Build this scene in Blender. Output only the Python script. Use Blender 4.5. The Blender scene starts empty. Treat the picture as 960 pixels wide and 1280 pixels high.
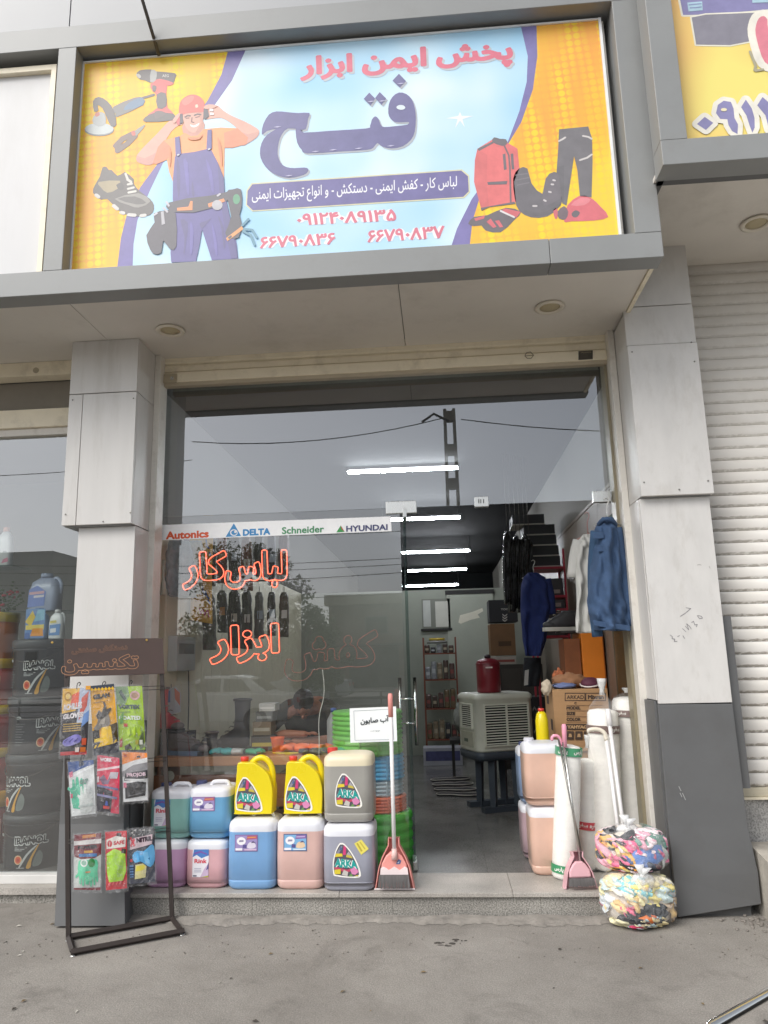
import bpy, bmesh, math, random
import numpy as np
from mathutils import Vector, Matrix
from mathutils.geometry import tessellate_polygon
SC = bpy.context.scene
COL = SC.collection
R = math.radians
random.seed(7)
# ------------------------------------------------------------------ camera, world, sun, exposure
CAM_LOC = Vector((0, 0, 1.5)); PITCH, YAW, ROLL = R(11.276), R(4.137), R(-1.415); FPX = 924.0
def _axes():
    cp, sp, cy, sy = math.cos(PITCH), math.sin(PITCH), math.cos(YAW), math.sin(YAW)
    fwd = Vector((-sy*cp, cy*cp, sp)); right = Vector((cy, sy, 0)); up = right.cross(fwd)
    c, s = math.cos(ROLL), math.sin(ROLL)
    return c*right + s*up, -s*right + c*up, fwd
AX = _axes()
cam = bpy.data.cameras.new('camera'); camo = bpy.data.objects.new('camera', cam); COL.objects.link(camo)
rot = Matrix((AX[0], AX[1], -AX[2])).transposed()
camo.matrix_world = Matrix.Translation(CAM_LOC) @ rot.to_4x4()
cam.sensor_fit = 'VERTICAL'; cam.sensor_height = 36; cam.lens = FPX/1280*36
cam.clip_start = .02; cam.clip_end = 800
SC.camera = camo
w = bpy.data.worlds.new('World'); SC.world = w; w.use_nodes = True
nt = w.node_tree; bg = nt.nodes['Background']
sky = nt.nodes.new('ShaderNodeTexSky'); sky.sky_type = 'NISHITA'; sky.sun_disc = False
SUN_EL, SUN_AZ = R(45), R(220)
sky.sun_elevation = SUN_EL; sky.sun_rotation = SUN_AZ; sky.dust_density = 2.0; sky.air_density = 1.0; sky.ozone_density = 1.0
hsv = nt.nodes.new('ShaderNodeHueSaturation'); hsv.inputs['Saturation'].default_value = .28
nt.links.new(sky.outputs[0], hsv.inputs['Color']); nt.links.new(hsv.outputs[0], bg.inputs[0])
bg.inputs[1].default_value = .13
sl = bpy.data.lights.new('sun', 'SUN'); sl.energy = 1.5; sl.angle = R(40); sl.color = (1, .96, .9)
so = bpy.data.objects.new('sun', sl); COL.objects.link(so)
sd = Vector((math.sin(SUN_AZ)*math.cos(SUN_EL), math.cos(SUN_AZ)*math.cos(SUN_EL), math.sin(SUN_EL)))
so.rotation_euler = sd.to_track_quat('Z', 'Y').to_euler(); so.location = (0, -6, 12)
SC.view_settings.view_transform = 'Standard'; SC.view_settings.look = 'None'; SC.view_settings.gamma = 1
SC.view_settings.exposure = 0.62
try:
    SC.cycles.use_denoising = True; SC.cycles.max_bounces = 10; SC.cycles.transparent_max_bounces = 24
    SC.cycles.sample_clamp_indirect = 4; SC.cycles.caustics_reflective = False; SC.cycles.caustics_refractive = False
except Exception: pass

# ------------------------------------------------------------------ photo geometry helpers
def ray(px, py): return AX[0]*((px-480)/FPX) + AX[1]*(-(py-640)/FPX) + AX[2]
def at(px, py, Y=None, Z=None, X=None):
    d = ray(px, py)
    t = Y/d.y if Y is not None else ((Z-1.5)/d.z if Z is not None else X/d.x)
    return CAM_LOC + d*t
def lin(h):
    if not isinstance(h, str): return tuple(h)
    h = h.lstrip('#'); c = [int(h[i:i+2], 16)/255 for i in (0, 2, 4)]
    return tuple(x/12.92 if x < .04045 else ((x+.055)/1.055)**2.4 for x in c)

# ------------------------------------------------------------------ materials
_MC = {}
def M(name, col, rough=.5, metal=0.0, var=.08, scale=6.0, bump=0.0, bscale=40.0, spec=.5, emit=0.0, dirt=None, dscale=3.0, damt=.5, stretch=None, coat=0.0, sss=0.0, trans=0.0):
    if name in _MC: return _MC[name]
    m = bpy.data.materials.new(name); m.use_nodes = True; n = m.node_tree; P = n.nodes['Principled BSDF']; L = n.links.new
    c = lin(col); P.inputs['Roughness'].default_value = rough; P.inputs['Metallic'].default_value = metal
    P.inputs['Specular IOR Level'].default_value = spec; P.inputs['Coat Weight'].default_value = coat; P.inputs['Coat Roughness'].default_value = .5 if coat == .3 else .1
    if trans: P.inputs['Transmission Weight'].default_value = trans
    if sss:
        P.inputs['Subsurface Weight'].default_value = sss; P.inputs['Subsurface Radius'].default_value = (.05, .05, .05); P.inputs['Subsurface Scale'].default_value = .6
    P.inputs['Base Color'].default_value = (*c, 1)
    if emit:
        P.inputs['Emission Color'].default_value = (*c, 1); P.inputs['Emission Strength'].default_value = emit
    if var or dirt or bump:
        tc = n.nodes.new('ShaderNodeTexCoord'); vec = tc.outputs['Object']
        if stretch:
            mp = n.nodes.new('ShaderNodeMapping'); mp.inputs['Scale'].default_value = stretch; L(vec, mp.inputs[0]); vec = mp.outputs[0]
    if var:
        t = n.nodes.new('ShaderNodeTexNoise'); t.inputs['Scale'].default_value = scale; t.inputs['Detail'].default_value = 6; t.inputs['Roughness'].default_value = .6; L(vec, t.inputs['Vector'])
        rp = n.nodes.new('ShaderNodeValToRGB'); L(t.outputs['Fac'], rp.inputs[0])
        rp.color_ramp.elements[0].position = .3; rp.color_ramp.elements[1].position = .7
        rp.color_ramp.elements[0].color = (*[x*(1-var) for x in c], 1); rp.color_ramp.elements[1].color = (*[min(1, x*(1+var)) for x in c], 1)
        out = rp.outputs[0]
        if dirt:
            t2 = n.nodes.new('ShaderNodeTexNoise'); t2.inputs['Scale'].default_value = dscale; t2.inputs['Detail'].default_value = 8; t2.inputs['Roughness'].default_value = .7; L(vec, t2.inputs['Vector'])
            r2 = n.nodes.new('ShaderNodeMapRange'); r2.inputs[1].default_value = .52; r2.inputs[2].default_value = .75; r2.inputs[4].default_value = damt; L(t2.outputs['Fac'], r2.inputs[0])
            mx = n.nodes.new('ShaderNodeMix'); mx.data_type = 'RGBA'; L(r2.outputs[0], mx.inputs['Factor']); L(out, mx.inputs['A']); mx.inputs['B'].default_value = (*lin(dirt), 1)
            out = mx.outputs['Result']
        L(out, P.inputs['Base Color'])
        rr = n.nodes.new('ShaderNodeMapRange'); rr.inputs[3].default_value = max(.03, rough-.08); rr.inputs[4].default_value = min(1, rough+.08); L(t.outputs['Fac'], rr.inputs[0]); L(rr.outputs[0], P.inputs['Roughness'])
    if bump:
        t3 = n.nodes.new('ShaderNodeTexNoise'); t3.inputs['Scale'].default_value = bscale; t3.inputs['Detail'].default_value = 5; L(vec, t3.inputs['Vector'])
        b = n.nodes.new('ShaderNodeBump'); b.inputs['Strength'].default_value = bump; b.inputs['Distance'].default_value = .01; L(t3.outputs['Fac'], b.inputs['Height']); L(b.outputs[0], P.inputs['Normal'])
    _MC[name] = m; return m
def K(h, rough=.42): return M('print_' + h.strip('#') + ('' if rough == .42 else '_m%d' % int(rough*100)), h, rough, var=.04, scale=20)
def glassmat(name, ior, tint=(.9, .94, .92), dust=0.0):
    m = bpy.data.materials.new(name); m.use_nodes = True; n = m.node_tree; n.nodes.clear(); L = n.links.new
    o = n.nodes.new('ShaderNodeOutputMaterial'); mx = n.nodes.new('ShaderNodeMixShader'); f = n.nodes.new('ShaderNodeFresnel'); f.inputs['IOR'].default_value = ior
    t = n.nodes.new('ShaderNodeBsdfTransparent'); t.inputs[0].default_value = (*tint, 1)
    g = n.nodes.new('ShaderNodeBsdfGlossy'); g.inputs['Roughness'].default_value = 0.0; g.inputs[0].default_value = (.95, .97, 1, 1)
    geo = n.nodes.new('ShaderNodeNewGeometry'); sw = n.nodes.new('ShaderNodeMath'); sw.operation = 'SUBTRACT'; sw.inputs[0].default_value = 1; L(geo.outputs['Backfacing'], sw.inputs[1])
    ml = n.nodes.new('ShaderNodeMath'); ml.operation = 'MULTIPLY'; L(f.outputs[0], ml.inputs[0]); L(sw.outputs[0], ml.inputs[1])
    L(ml.outputs[0], mx.inputs[0]); L(t.outputs[0], mx.inputs[1]); L(g.outputs[0], mx.inputs[2]); L(mx.outputs[0], o.inputs[0])
    if dust:      # a film of street dust on the outer face, smeared by wiping
        df = n.nodes.new('ShaderNodeBsdfDiffuse'); df.inputs[0].default_value = (.8, .78, .74, 1); m2 = n.nodes.new('ShaderNodeMixShader')
        tc = n.nodes.new('ShaderNodeTexCoord'); mp = n.nodes.new('ShaderNodeMapping'); mp.inputs['Scale'].default_value = (1.2, 1, .5); mp.inputs['Rotation'].default_value = (0, R(25), 0); L(tc.outputs['Object'], mp.inputs[0])
        no = n.nodes.new('ShaderNodeTexNoise'); no.inputs['Scale'].default_value = 2.2; no.inputs['Detail'].default_value = 7; no.inputs['Roughness'].default_value = .65; L(mp.outputs[0], no.inputs[0])
        mr = n.nodes.new('ShaderNodeMapRange'); mr.inputs[1].default_value = .3; mr.inputs[2].default_value = .7; mr.inputs[3].default_value = dust*.6; mr.inputs[4].default_value = dust*1.4; L(no.outputs['Fac'], mr.inputs[0])
        m3 = n.nodes.new('ShaderNodeMath'); m3.operation = 'MULTIPLY'; L(mr.outputs[0], m3.inputs[0]); L(sw.outputs[0], m3.inputs[1])
        L(m3.outputs[0], m2.inputs[0]); L(mx.outputs[0], m2.inputs[1]); L(df.outputs[0], m2.inputs[2]); L(m2.outputs[0], o.inputs[0])
    return m
def filmmat(name, alpha=.25, col=(.9, .9, .92), rough=.18, sc=22, bs=.6):
    m = bpy.data.materials.new(name); m.use_nodes = True; n = m.node_tree; P = n.nodes['Principled BSDF']
    P.inputs['Base Color'].default_value = (*col, 1); P.inputs['Roughness'].default_value = rough; P.inputs['Alpha'].default_value = alpha
    t = n.nodes.new('ShaderNodeTexNoise'); t.inputs['Scale'].default_value = sc; t.inputs['Detail'].default_value = 3; t.inputs['Distortion'].default_value = 1.5
    tc = n.nodes.new('ShaderNodeTexCoord'); n.links.new(tc.outputs['Object'], t.inputs['Vector'])
    b = n.nodes.new('ShaderNodeBump'); b.inputs['Strength'].default_value = bs; b.inputs['Distance'].default_value = .012; n.links.new(t.outputs['Fac'], b.inputs['Height']); n.links.new(b.outputs[0], P.inputs['Normal'])
    r = n.nodes.new('ShaderNodeMapRange'); r.inputs[1].default_value = .42; r.inputs[2].default_value = .75; r.inputs[3].default_value = alpha*.55; r.inputs[4].default_value = min(1, alpha*2.2); n.links.new(t.outputs['Fac'], r.inputs[0]); n.links.new(r.outputs[0], P.inputs['Alpha'])
    return m

# ------------------------------------------------------------------ mesh builder
class MB:
    def __init__(s): s.v = []; s.f = []; s.m = []; s.s = []
    def add(s, vs, fs, mi=0, sm=False):
        o = len(s.v); s.v += [tuple(v) for v in vs]
        for f in fs: s.f.append(tuple(i+o for i in f)); s.m.append(mi); s.s.append(sm)
        return s
    def box(s, x0, x1, y0, y1, z0, z1, mi=0):
        v = [(x, y, z) for z in (z0, z1) for y in (y0, y1) for x in (x0, x1)]
        return s.add(v, [(0, 2, 3, 1), (4, 5, 7, 6), (0, 1, 5, 4), (2, 6, 7, 3), (0, 4, 6, 2), (1, 3, 7, 5)], mi)
    def obox(s, o, U, V, W, mi=0):      # box from corner o and three edge vectors
        o, U, V, W = Vector(o), Vector(U), Vector(V), Vector(W)
        v = [o + U*a + V*b + W*c for c in (0, 1) for b in (0, 1) for a in (0, 1)]
        return s.add(v, [(0, 2, 3, 1), (4, 5, 7, 6), (0, 1, 5, 4), (2, 6, 7, 3), (0, 4, 6, 2), (1, 3, 7, 5)], mi)
    def loft(s, rings, mi=0, sm=True, cap0=True, cap1=True, closed=True, mis=None):
        n = len(rings[0]); vs = [p for r in rings for p in r]; o = len(s.v)
        s.v += [tuple(v) for v in vs]
        for k in range(len(rings)-1):
            for i in range(n if closed else n-1):
                j = (i+1) % n
                s.f.append((o+k*n+i, o+k*n+j, o+(k+1)*n+j, o+(k+1)*n+i)); s.m.append(mis[k] if mis else mi); s.s.append(sm)
        if cap0: s.f.append(tuple(o+i for i in reversed(range(n)))); s.m.append(mis[0] if mis else mi); s.s.append(False)
        if cap1: s.f.append(tuple(o+(len(rings)-1)*n+i for i in range(n))); s.m.append(mis[-1] if mis else mi); s.s.append(False)
        return s
    def tube(s, pts, r, n=8, mi=0, closed=False, sm=True, flat=1.0):
        pts = [Vector(p) for p in pts]; N = len(pts); rs = r if isinstance(r, (list, tuple)) else [r]*N
        rings = []; prev = None
        for i, p in enumerate(pts):
            a = pts[(i-1) % N] if (closed or i) else p; b = pts[(i+1) % N] if (closed or i < N-1) else p
            t = (b-a)
            t = t.normalized() if t.length > 1e-9 else Vector((0, 0, 1))
            if prev is None:
                u = t.cross(Vector((0, 0, 1)))
                if u.length < .05: u = t.cross(Vector((1, 0, 0)))
            else: u = prev - t*prev.dot(t)
            if u.length < 1e-6: u = t.orthogonal()
            u.normalize(); prev = u; v = t.cross(u)
            rings.append([p + (u*math.cos(2*math.pi*k/n) + v*math.sin(2*math.pi*k/n)*flat)*rs[i] for k in range(n)])
        if closed: rings.append(rings[0]); return s.loft(rings, mi, sm, False, False)
        return s.loft(rings, mi, sm)
    def lathe(s, prof, n=20, o=(0, 0, 0), mi=0, mis=None, sm=True, sy=1.0):
        o = Vector(o)
        return s.loft([[o + Vector((r*math.cos(2*math.pi*k/n), r*sy*math.sin(2*math.pi*k/n), z)) for k in range(n)] for r, z in prof], mi, sm, mis=mis)
    def prism(s, loop, th, fr, mi=0, sm=False):     # 2-D loop (u, v) on a frame, w from 0 to -th
        a = [fr(u, v, 0) for u, v in loop]; b = [fr(u, v, -th) for u, v in loop]
        return s.loft([b, a], mi, sm)
    def grid(s, fn, nu, nv, mi=0, sm=True):
        o = len(s.v)
        for j in range(nv+1):
            for i in range(nu+1): s.v.append(tuple(fn(i/nu, j/nv)))
        for j in range(nv):
            for i in range(nu):
                a = o+j*(nu+1)+i; s.f.append((a, a+1, a+nu+2, a+nu+1)); s.m.append(mi); s.s.append(sm)
        return s
    def ell(s, c, r, nu=12, nv=8, mi=0, f=None):
        c = Vector(c); r = r if isinstance(r, (tuple, list)) else (r, r, r)
        rings = []
        for j in range(1, nv):
            th = math.pi*j/nv
            ring = []
            for i in range(nu):
                ph = 2*math.pi*i/nu
                d = Vector((math.sin(th)*math.cos(ph), math.sin(th)*math.sin(ph), -math.cos(th)))
                k = f(d) if f else 1.0
                ring.append(c + Vector((d.x*r[0], d.y*r[1], d.z*r[2]))*k)
            rings.append(ring)
        return s.loft(rings, mi, True)
    def ob(s, name, mats, parent=None, bevel=0.0, seg=2, world=True, subsurf=0, kind=None, solid=0.0):
        me = bpy.data.meshes.new(name)
        vs = s.v
        if parent is not None and world:
            inv = WM(parent).inverted(); vs = [tuple(inv @ Vector(v)) for v in vs]
        me.from_pydata(vs, [], s.f)
        mats = mats if isinstance(mats, (list, tuple)) else [mats]
        for m in mats: me.materials.append(m)
        me.polygons.foreach_set('material_index', s.m); me.polygons.foreach_set('use_smooth', s.s); me.update()
        o = bpy.data.objects.new(name, me); COL.objects.link(o)
        if parent is not None: o.parent = parent
        if bevel:
            b = o.modifiers.new('bevel', 'BEVEL'); b.width = bevel; b.segments = seg; b.limit_method = 'ANGLE'; b.angle_limit = R(40); b.harden_normals = False
        if solid:
            b = o.modifiers.new('solid', 'SOLIDIFY'); b.thickness = solid; b.offset = 0
        if subsurf:
            b = o.modifiers.new('sub', 'SUBSURF'); b.levels = subsurf; b.render_levels = subsurf
        if kind: o['kind'] = kind
        return o
def WM(o):
    m = o.matrix_basis.copy(); p = o.parent
    while p is not None: m = p.matrix_basis @ m; p = p.parent
    return m
def tag(o, label, cat, group=None):
    o['label'] = label; o['category'] = cat
    if group: o['group'] = group
    return o
def thing(name, label, cat, loc=(0, 0, 0), rz=0.0, group=None, rot=None):
    o = bpy.data.objects.new(name, None); COL.objects.link(o); o.empty_display_size = .1
    o.location = loc; o.rotation_euler = rot if rot else (0, 0, rz)
    return tag(o, label, cat, group)
def kids(o): return [c for c in list(bpy.data.objects) if c.parent == o]
def dup(root, loc=None, rz=None, label=None, group=None, parent=None):
    c = root.copy(); COL.objects.link(c)
    if parent is not None: c.parent = parent
    if loc is not None: c.location = loc
    if rz is not None: c.rotation_euler = (0, 0, rz)
    if label: c['label'] = label
    if group: c['group'] = group
    for k in root.children: dup(k, parent=c)
    return c
def rrect(w, d, r, n=4, cx=0.0, cy=0.0):
    pts = []; r = min(r, w/2-1e-4, d/2-1e-4)
    for (sx, sy, a0) in ((1, 1, 0), (-1, 1, 90), (-1, -1, 180), (1, -1, 270)):
        for k in range(n+1):
            a = R(a0 + 90*k/n); pts.append((cx+sx*(w/2-r)+r*math.cos(a), cy+sy*(d/2-r)+r*math.sin(a)))
    return pts
def smoothloop(pts, k=3):     # closed Catmull-Rom
    out = []; n = len(pts)
    for i in range(n):
        p0, p1, p2, p3 = [np.array(pts[(i+j) % n], float) for j in (-1, 0, 1, 2)]
        for q in range(k):
            t = q/k
            out.append(tuple(.5*((2*p1)+(-p0+p2)*t+(2*p0-5*p1+4*p2-p3)*t*t+(-p0+3*p1-3*p2+p3)*t**3)))
    return out
def spline(pts, k=4):         # open Catmull-Rom
    pts = [Vector(p) for p in pts]; P = [pts[0]*2-pts[1]] + pts + [pts[-1]*2-pts[-2]]; out = []
    for i in range(1, len(P)-2):
        for q in range(k):
            t = q/k
            out.append(.5*((2*P[i])+(P[i+1]-P[i-1])*t+(2*P[i-1]-5*P[i]+4*P[i+1]-P[i+2])*t*t+(3*P[i]-P[i-1]-3*P[i+1]+P[i+2])*t**3))
    return out + [pts[-1]]
class Fr:                      # a plane: origin, U (right), V (up), N (towards the viewer)
    def __init__(s, o, U, V): s.o = Vector(o); s.U = Vector(U).normalized(); s.V = Vector(V).normalized(); s.N = s.U.cross(s.V)
    def __call__(s, u, v, w=0.0): return s.o + s.U*u + s.V*v + s.N*w
    def px(s, x, y):
        d = ray(x, y); t = (s.o-CAM_LOC).dot(s.N)/d.dot(s.N); q = CAM_LOC + d*t - s.o
        return (q.dot(s.U), q.dot(s.V))

# ------------------------------------------------------------------ lettering
_FORMS = {'ا': (0xFE8D, 2), 'آ': (0xFE81, 2), 'ب': (0xFE8F, 4), 'پ': (0xFB56, 4), 'ت': (0xFE95, 4), 'ج': (0xFE9D, 4), 'ح': (0xFEA1, 4), 'خ': (0xFEA5, 4), 'د': (0xFEA9, 2), 'ر': (0xFEAD, 2), 'ز': (0xFEAF, 2), 'س': (0xFEB1, 4), 'ش': (0xFEB5, 4), 'ص': (0xFEB9, 4), 'ع': (0xFEC9, 4), 'ف': (0xFED1, 4), 'ک': (0xFB8E, 4), 'ل': (0xFEDD, 4), 'م': (0xFEE1, 4), 'ن': (0xFEE5, 4), 'ه': (0xFEE9, 4), 'و': (0xFEED, 2), 'ی': (0xFBFC, 4)}
def shape(txt):
    out = []
    for i, c in enumerate(txt):
        if c not in _FORMS: out.append(c); continue
        p = i > 0 and txt[i-1] in _FORMS and _FORMS[txt[i-1]][1] == 4
        q = i < len(txt)-1 and txt[i+1] in _FORMS and _FORMS[c][1] == 4
        out.append(chr(_FORMS[c][0] + (3 if p and q else 1 if p else 2 if q else 0)))
    return ''.join(reversed(out))
_TL = {}
def textloops(txt, fa=False, sp=1.0):
    key = (txt, fa, sp)
    if key in _TL: return _TL[key]
    c = bpy.data.curves.new('tmp', 'FONT'); c.body = shape(txt) if fa else txt; c.fill_mode = 'NONE'; c.resolution_u = 3; c.space_character = sp
    o = bpy.data.objects.new('tmp', c); COL.objects.link(o); bpy.context.view_layer.update()
    me = bpy.data.meshes.new_from_object(o.evaluated_get(bpy.context.evaluated_depsgraph_get()))
    V = [v.co.to_2d() for v in me.vertices]; nb = {}
    for e in me.edges:
        a, b = e.vertices; nb.setdefault(a, []).append(b); nb.setdefault(b, []).append(a)
    seen = set(); loops = []
    for a in range(len(V)):
        if a in seen or a not in nb: continue
        lp = [a]; seen.add(a); cur = a
        while True:
            nx = [b for b in nb[cur] if b not in seen]
            if not nx: break
            cur = min(nx) if len(lp) == 1 else nx[0]; seen.add(cur); lp.append(cur)
        if len(lp) > 2: loops.append(np.array([V[i][:] for i in lp]))
    bpy.data.objects.remove(o); bpy.data.curves.remove(c); bpy.data.meshes.remove(me)
    A = np.concatenate(loops); mn = A.min(0); mx = A.max(0)
    loops = [l-mn for l in loops]
    _TL[key] = (loops, mx-mn); return _TL[key]
def sdf(loops=(), strokes=(), h=.02, pad=.3):
    pts = np.concatenate([np.asarray(l, float) for l in loops] + [np.asarray(s[0], float) for s in strokes])
    mn = pts.min(0)-pad; mx = pts.max(0)+pad
    nx, ny = int((mx[0]-mn[0])/h)+2, int((mx[1]-mn[1])/h)+2
    xs = mn[0]+np.arange(nx)*h; ys = mn[1]+np.arange(ny)*h
    D = np.full((ny, nx), 9.0); Wn = np.zeros((ny, nx), np.int16); S = np.full((ny, nx), 9.0)
    def seg(a, b, D, mx_):
        x0, x1 = min(a[0], b[0])-mx_, max(a[0], b[0])+mx_; y0, y1 = min(a[1], b[1])-mx_, max(a[1], b[1])+mx_
        i0, i1 = np.searchsorted(xs, (x0, x1)); j0, j1 = np.searchsorted(ys, (y0, y1))
        X, Y = xs[i0:i1][None, :], ys[j0:j1][:, None]
        d = b-a; L2 = (d*d).sum()+1e-12
        t = np.clip(((X-a[0])*d[0]+(Y-a[1])*d[1])/L2, 0, 1)
        return np.hypot(X-a[0]-t*d[0], Y-a[1]-t*d[1]), t, (slice(j0, j1), slice(i0, i1))
    for l in loops:
        l = np.asarray(l, float)
        for a, b in zip(l, np.roll(l, -1, 0)):
            q, _, sl_ = seg(a, b, D, pad); D[sl_] = np.minimum(D[sl_], q)
            if a[1] != b[1]:
                j0, j1 = np.searchsorted(ys, (min(a[1], b[1]), max(a[1], b[1])))
                if j1 > j0:
                    xc = a[0]+(ys[j0:j1]-a[1])/(b[1]-a[1])*(b[0]-a[0])
                    Wn[j0:j1] += np.where(xs[None, :] < xc[:, None], 1 if b[1] > a[1] else -1, 0).astype(np.int16)
    F = np.where(Wn != 0, -D, D)
    for pl, r in strokes:
        pl = np.asarray(pl, float); rr = r if isinstance(r, (list, tuple)) else [r]*len(pl)
        for i in range(len(pl)-1):
            q, t, sl_ = seg(pl[i], pl[i+1], S, pad+max(rr)); S[sl_] = np.minimum(S[sl_], q-(rr[i]+(rr[i+1]-rr[i])*t))
    return np.minimum(F, S), xs, ys
def contour(F, xs, ys, d=0.0, tol=.004):
    G = F-d; ny, nx = G.shape; ins = G < 0; link = {}
    def vert(j, i, hor):
        if hor: a, b = G[j, i], G[j, i+1]; t = a/(a-b); return (xs[i]+t*(xs[i+1]-xs[i]), ys[j])
        a, b = G[j, i], G[j+1, i]; t = a/(a-b); return (xs[i], ys[j]+t*(ys[j+1]-ys[j]))
    code = ins[:-1, :-1]*1 + ins[:-1, 1:]*2 + ins[1:, 1:]*4 + ins[1:, :-1]*8
    T = {1: [(3, 0)], 2: [(0, 1)], 3: [(3, 1)], 4: [(1, 2)], 5: [(3, 0), (1, 2)], 6: [(0, 2)], 7: [(3, 2)], 8: [(2, 3)], 9: [(2, 0)], 10: [(0, 1), (2, 3)], 11: [(2, 1)], 12: [(1, 3)], 13: [(1, 0)], 14: [(0, 3)]}
    for j, i in zip(*np.nonzero((code > 0) & (code < 15))):
        e = ((j, i, 1), (j, i+1, 0), (j+1, i, 1), (j, i, 0))
        for a, b in T[int(code[j, i])]: link[e[a]] = e[b]
    loops = []
    while link:
        s0 = next(iter(link)); lp = []; k = s0
        while k in link: lp.append(vert(*k)); k = link.pop(k)
        if len(lp) > 5: loops.append(simp(np.array(lp), tol))
    return [l for l in loops if len(l) > 2]
def simp(P, tol):
    n = len(P); keep = np.zeros(n, bool); k = int(np.argmax(((P-P[0])**2).sum(1))); keep[0] = keep[k] = True
    st = [(0, k), (k, n)]
    while st:
        a, b = st.pop()
        if b-a < 2: continue
        A = P[a]; B = P[b % n]; d = B-A; L = np.hypot(*d)+1e-12; q = P[a+1:b]
        dist = np.abs((q[:, 0]-A[0])*d[1]-(q[:, 1]-A[1])*d[0])/L
        i = int(np.argmax(dist))
        if dist[i] > tol: keep[a+1+i] = True; st += [(a, a+1+i), (a+1+i, b)]
    return P[keep]
def textout(txt, fa=False, d=.02, h=.02, sp=1.0, tol=.005):
    """outlines of a text at distance d outside its letters, in units of the font size"""
    loops, size = textloops(txt, fa, sp)
    return contour(*sdf(loops, h=h, pad=abs(d)+3*h), d=d, tol=tol), size
def inside(pt, P):
    x, y = pt; P = np.asarray(P, float); Q = np.roll(P, -1, 0)
    c = ((P[:, 1] > y) != (Q[:, 1] > y))
    with np.errstate(divide='ignore', invalid='ignore'): xc = P[:, 0]+(y-P[:, 1])/(Q[:, 1]-P[:, 1])*(Q[:, 0]-P[:, 0])
    return int((c & (x < xc)).sum()) % 2 == 1
def nest(loops):               # groups of one outer loop and its holes
    loops = [l for l in loops if len(l) > 2]
    if len(loops) == 1: return [loops]
    cont = [[j for j in range(len(loops)) if j != i and inside(loops[i][0], loops[j])] for i in range(len(loops))]
    out = {i: [loops[i]] for i in range(len(loops)) if len(cont[i]) % 2 == 0}
    for i in range(len(loops)):
        if len(cont[i]) % 2:
            for j in cont[i]:
                if len(cont[j]) == len(cont[i])-1: out[j].append(loops[i]); break
    return list(out.values())
class Print:                    # flat print: coloured layers 0.5 mm apart on a plane, one mesh
    def __init__(s, fr, w0=.0006, dw=.0004): s.fr = fr; s.mb = MB(); s.mats = []; s.w = w0; s.dw = dw
    def mi(s, mat):
        if mat not in s.mats: s.mats.append(mat)
        return s.mats.index(mat)
    def fill(s, loops, mat, up=True):
        if up: s.w += s.dw
        mat = K(mat) if isinstance(mat, str) else mat
        for grp in nest(loops):
            L = [[Vector((float(u), float(v), 0)) for u, v in l] for l in grp]
            tris = tessellate_polygon(L); flat = [p for l in L for p in l]
            vs = [s.fr(p.x, p.y, s.w) for p in flat]; fs = []
            for t in tris:
                a, b, c = [flat[i] for i in t]
                fs.append(t if (b-a).cross(c-a).z > 0 else (t[0], t[2], t[1]))
            s.mb.add(vs, fs, s.mi(mat))
        return s
    def poly(s, pts, mat, smooth=0): return s.fill([smoothloop(pts, smooth) if smooth else pts], mat)
    def rect(s, u0, v0, u1, v1, mat): return s.fill([[(u0, v0), (u1, v0), (u1, v1), (u0, v1)]], mat)
    def disc(s, u, v, r, mat, n=20, sy=1.0): return s.fill([[(u+r*math.cos(2*math.pi*k/n), v+r*sy*math.sin(2*math.pi*k/n)) for k in range(n)]], mat)
    def pxp(s, pts, mat, smooth=0, z=1.0, ox=0.0, oy=0.0):      # outline read off the photograph, laid on this plane
        return s.poly([s.fr.px(ox+x/z, oy+y/z) for x, y in pts], mat, smooth)
    def text(s, txt, mat, box, fa=False, d=.0, h=.025, sp=1.0, shear=0.0, up=True, quad=None, tol=.006):
        """text fitted to box (u0, v0, u1, v1), or to a quad of four corners (lower left, lower right, upper right, upper left)"""
        loops, size = textout(txt, fa, d, h, sp, tol)
        A = np.concatenate(loops); mn = A.min(0); mx = A.max(0)
        if box is not None:
            u0, v0, u1, v1 = box; quad = ((u0, v0), (u1, v0), (u1, v1), (u0, v1))
        q = [np.array(c, float) for c in quad]; out = []
        for l in loops:
            t = (l-mn)/(mx-mn); a = t[:, :1]; b = t[:, 1:]
            a = a + shear*(b-.5)
            out.append(q[0]*(1-a)*(1-b)+q[1]*a*(1-b)+q[2]*a*b+q[3]*(1-a)*b)
        return s.fill(out, mat, up)
    def ptext(s, txt, mat, quad, **k): return s.text(txt, mat, None, quad=[s.fr.px(*p) for p in quad], **k)
    def stroke(s, lines, mat, r, h=None, px=False):
        st = [([s.fr.px(*p) for p in l] if px else l, r) for l in lines]
        h = h or r*.6
        return s.fill(contour(*sdf(strokes=st, h=h, pad=r*2+2*h), tol=r*.15), mat)
    def ob(s, name, parent, world=True): return s.mb.ob(name, s.mats, parent, world=world)
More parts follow.
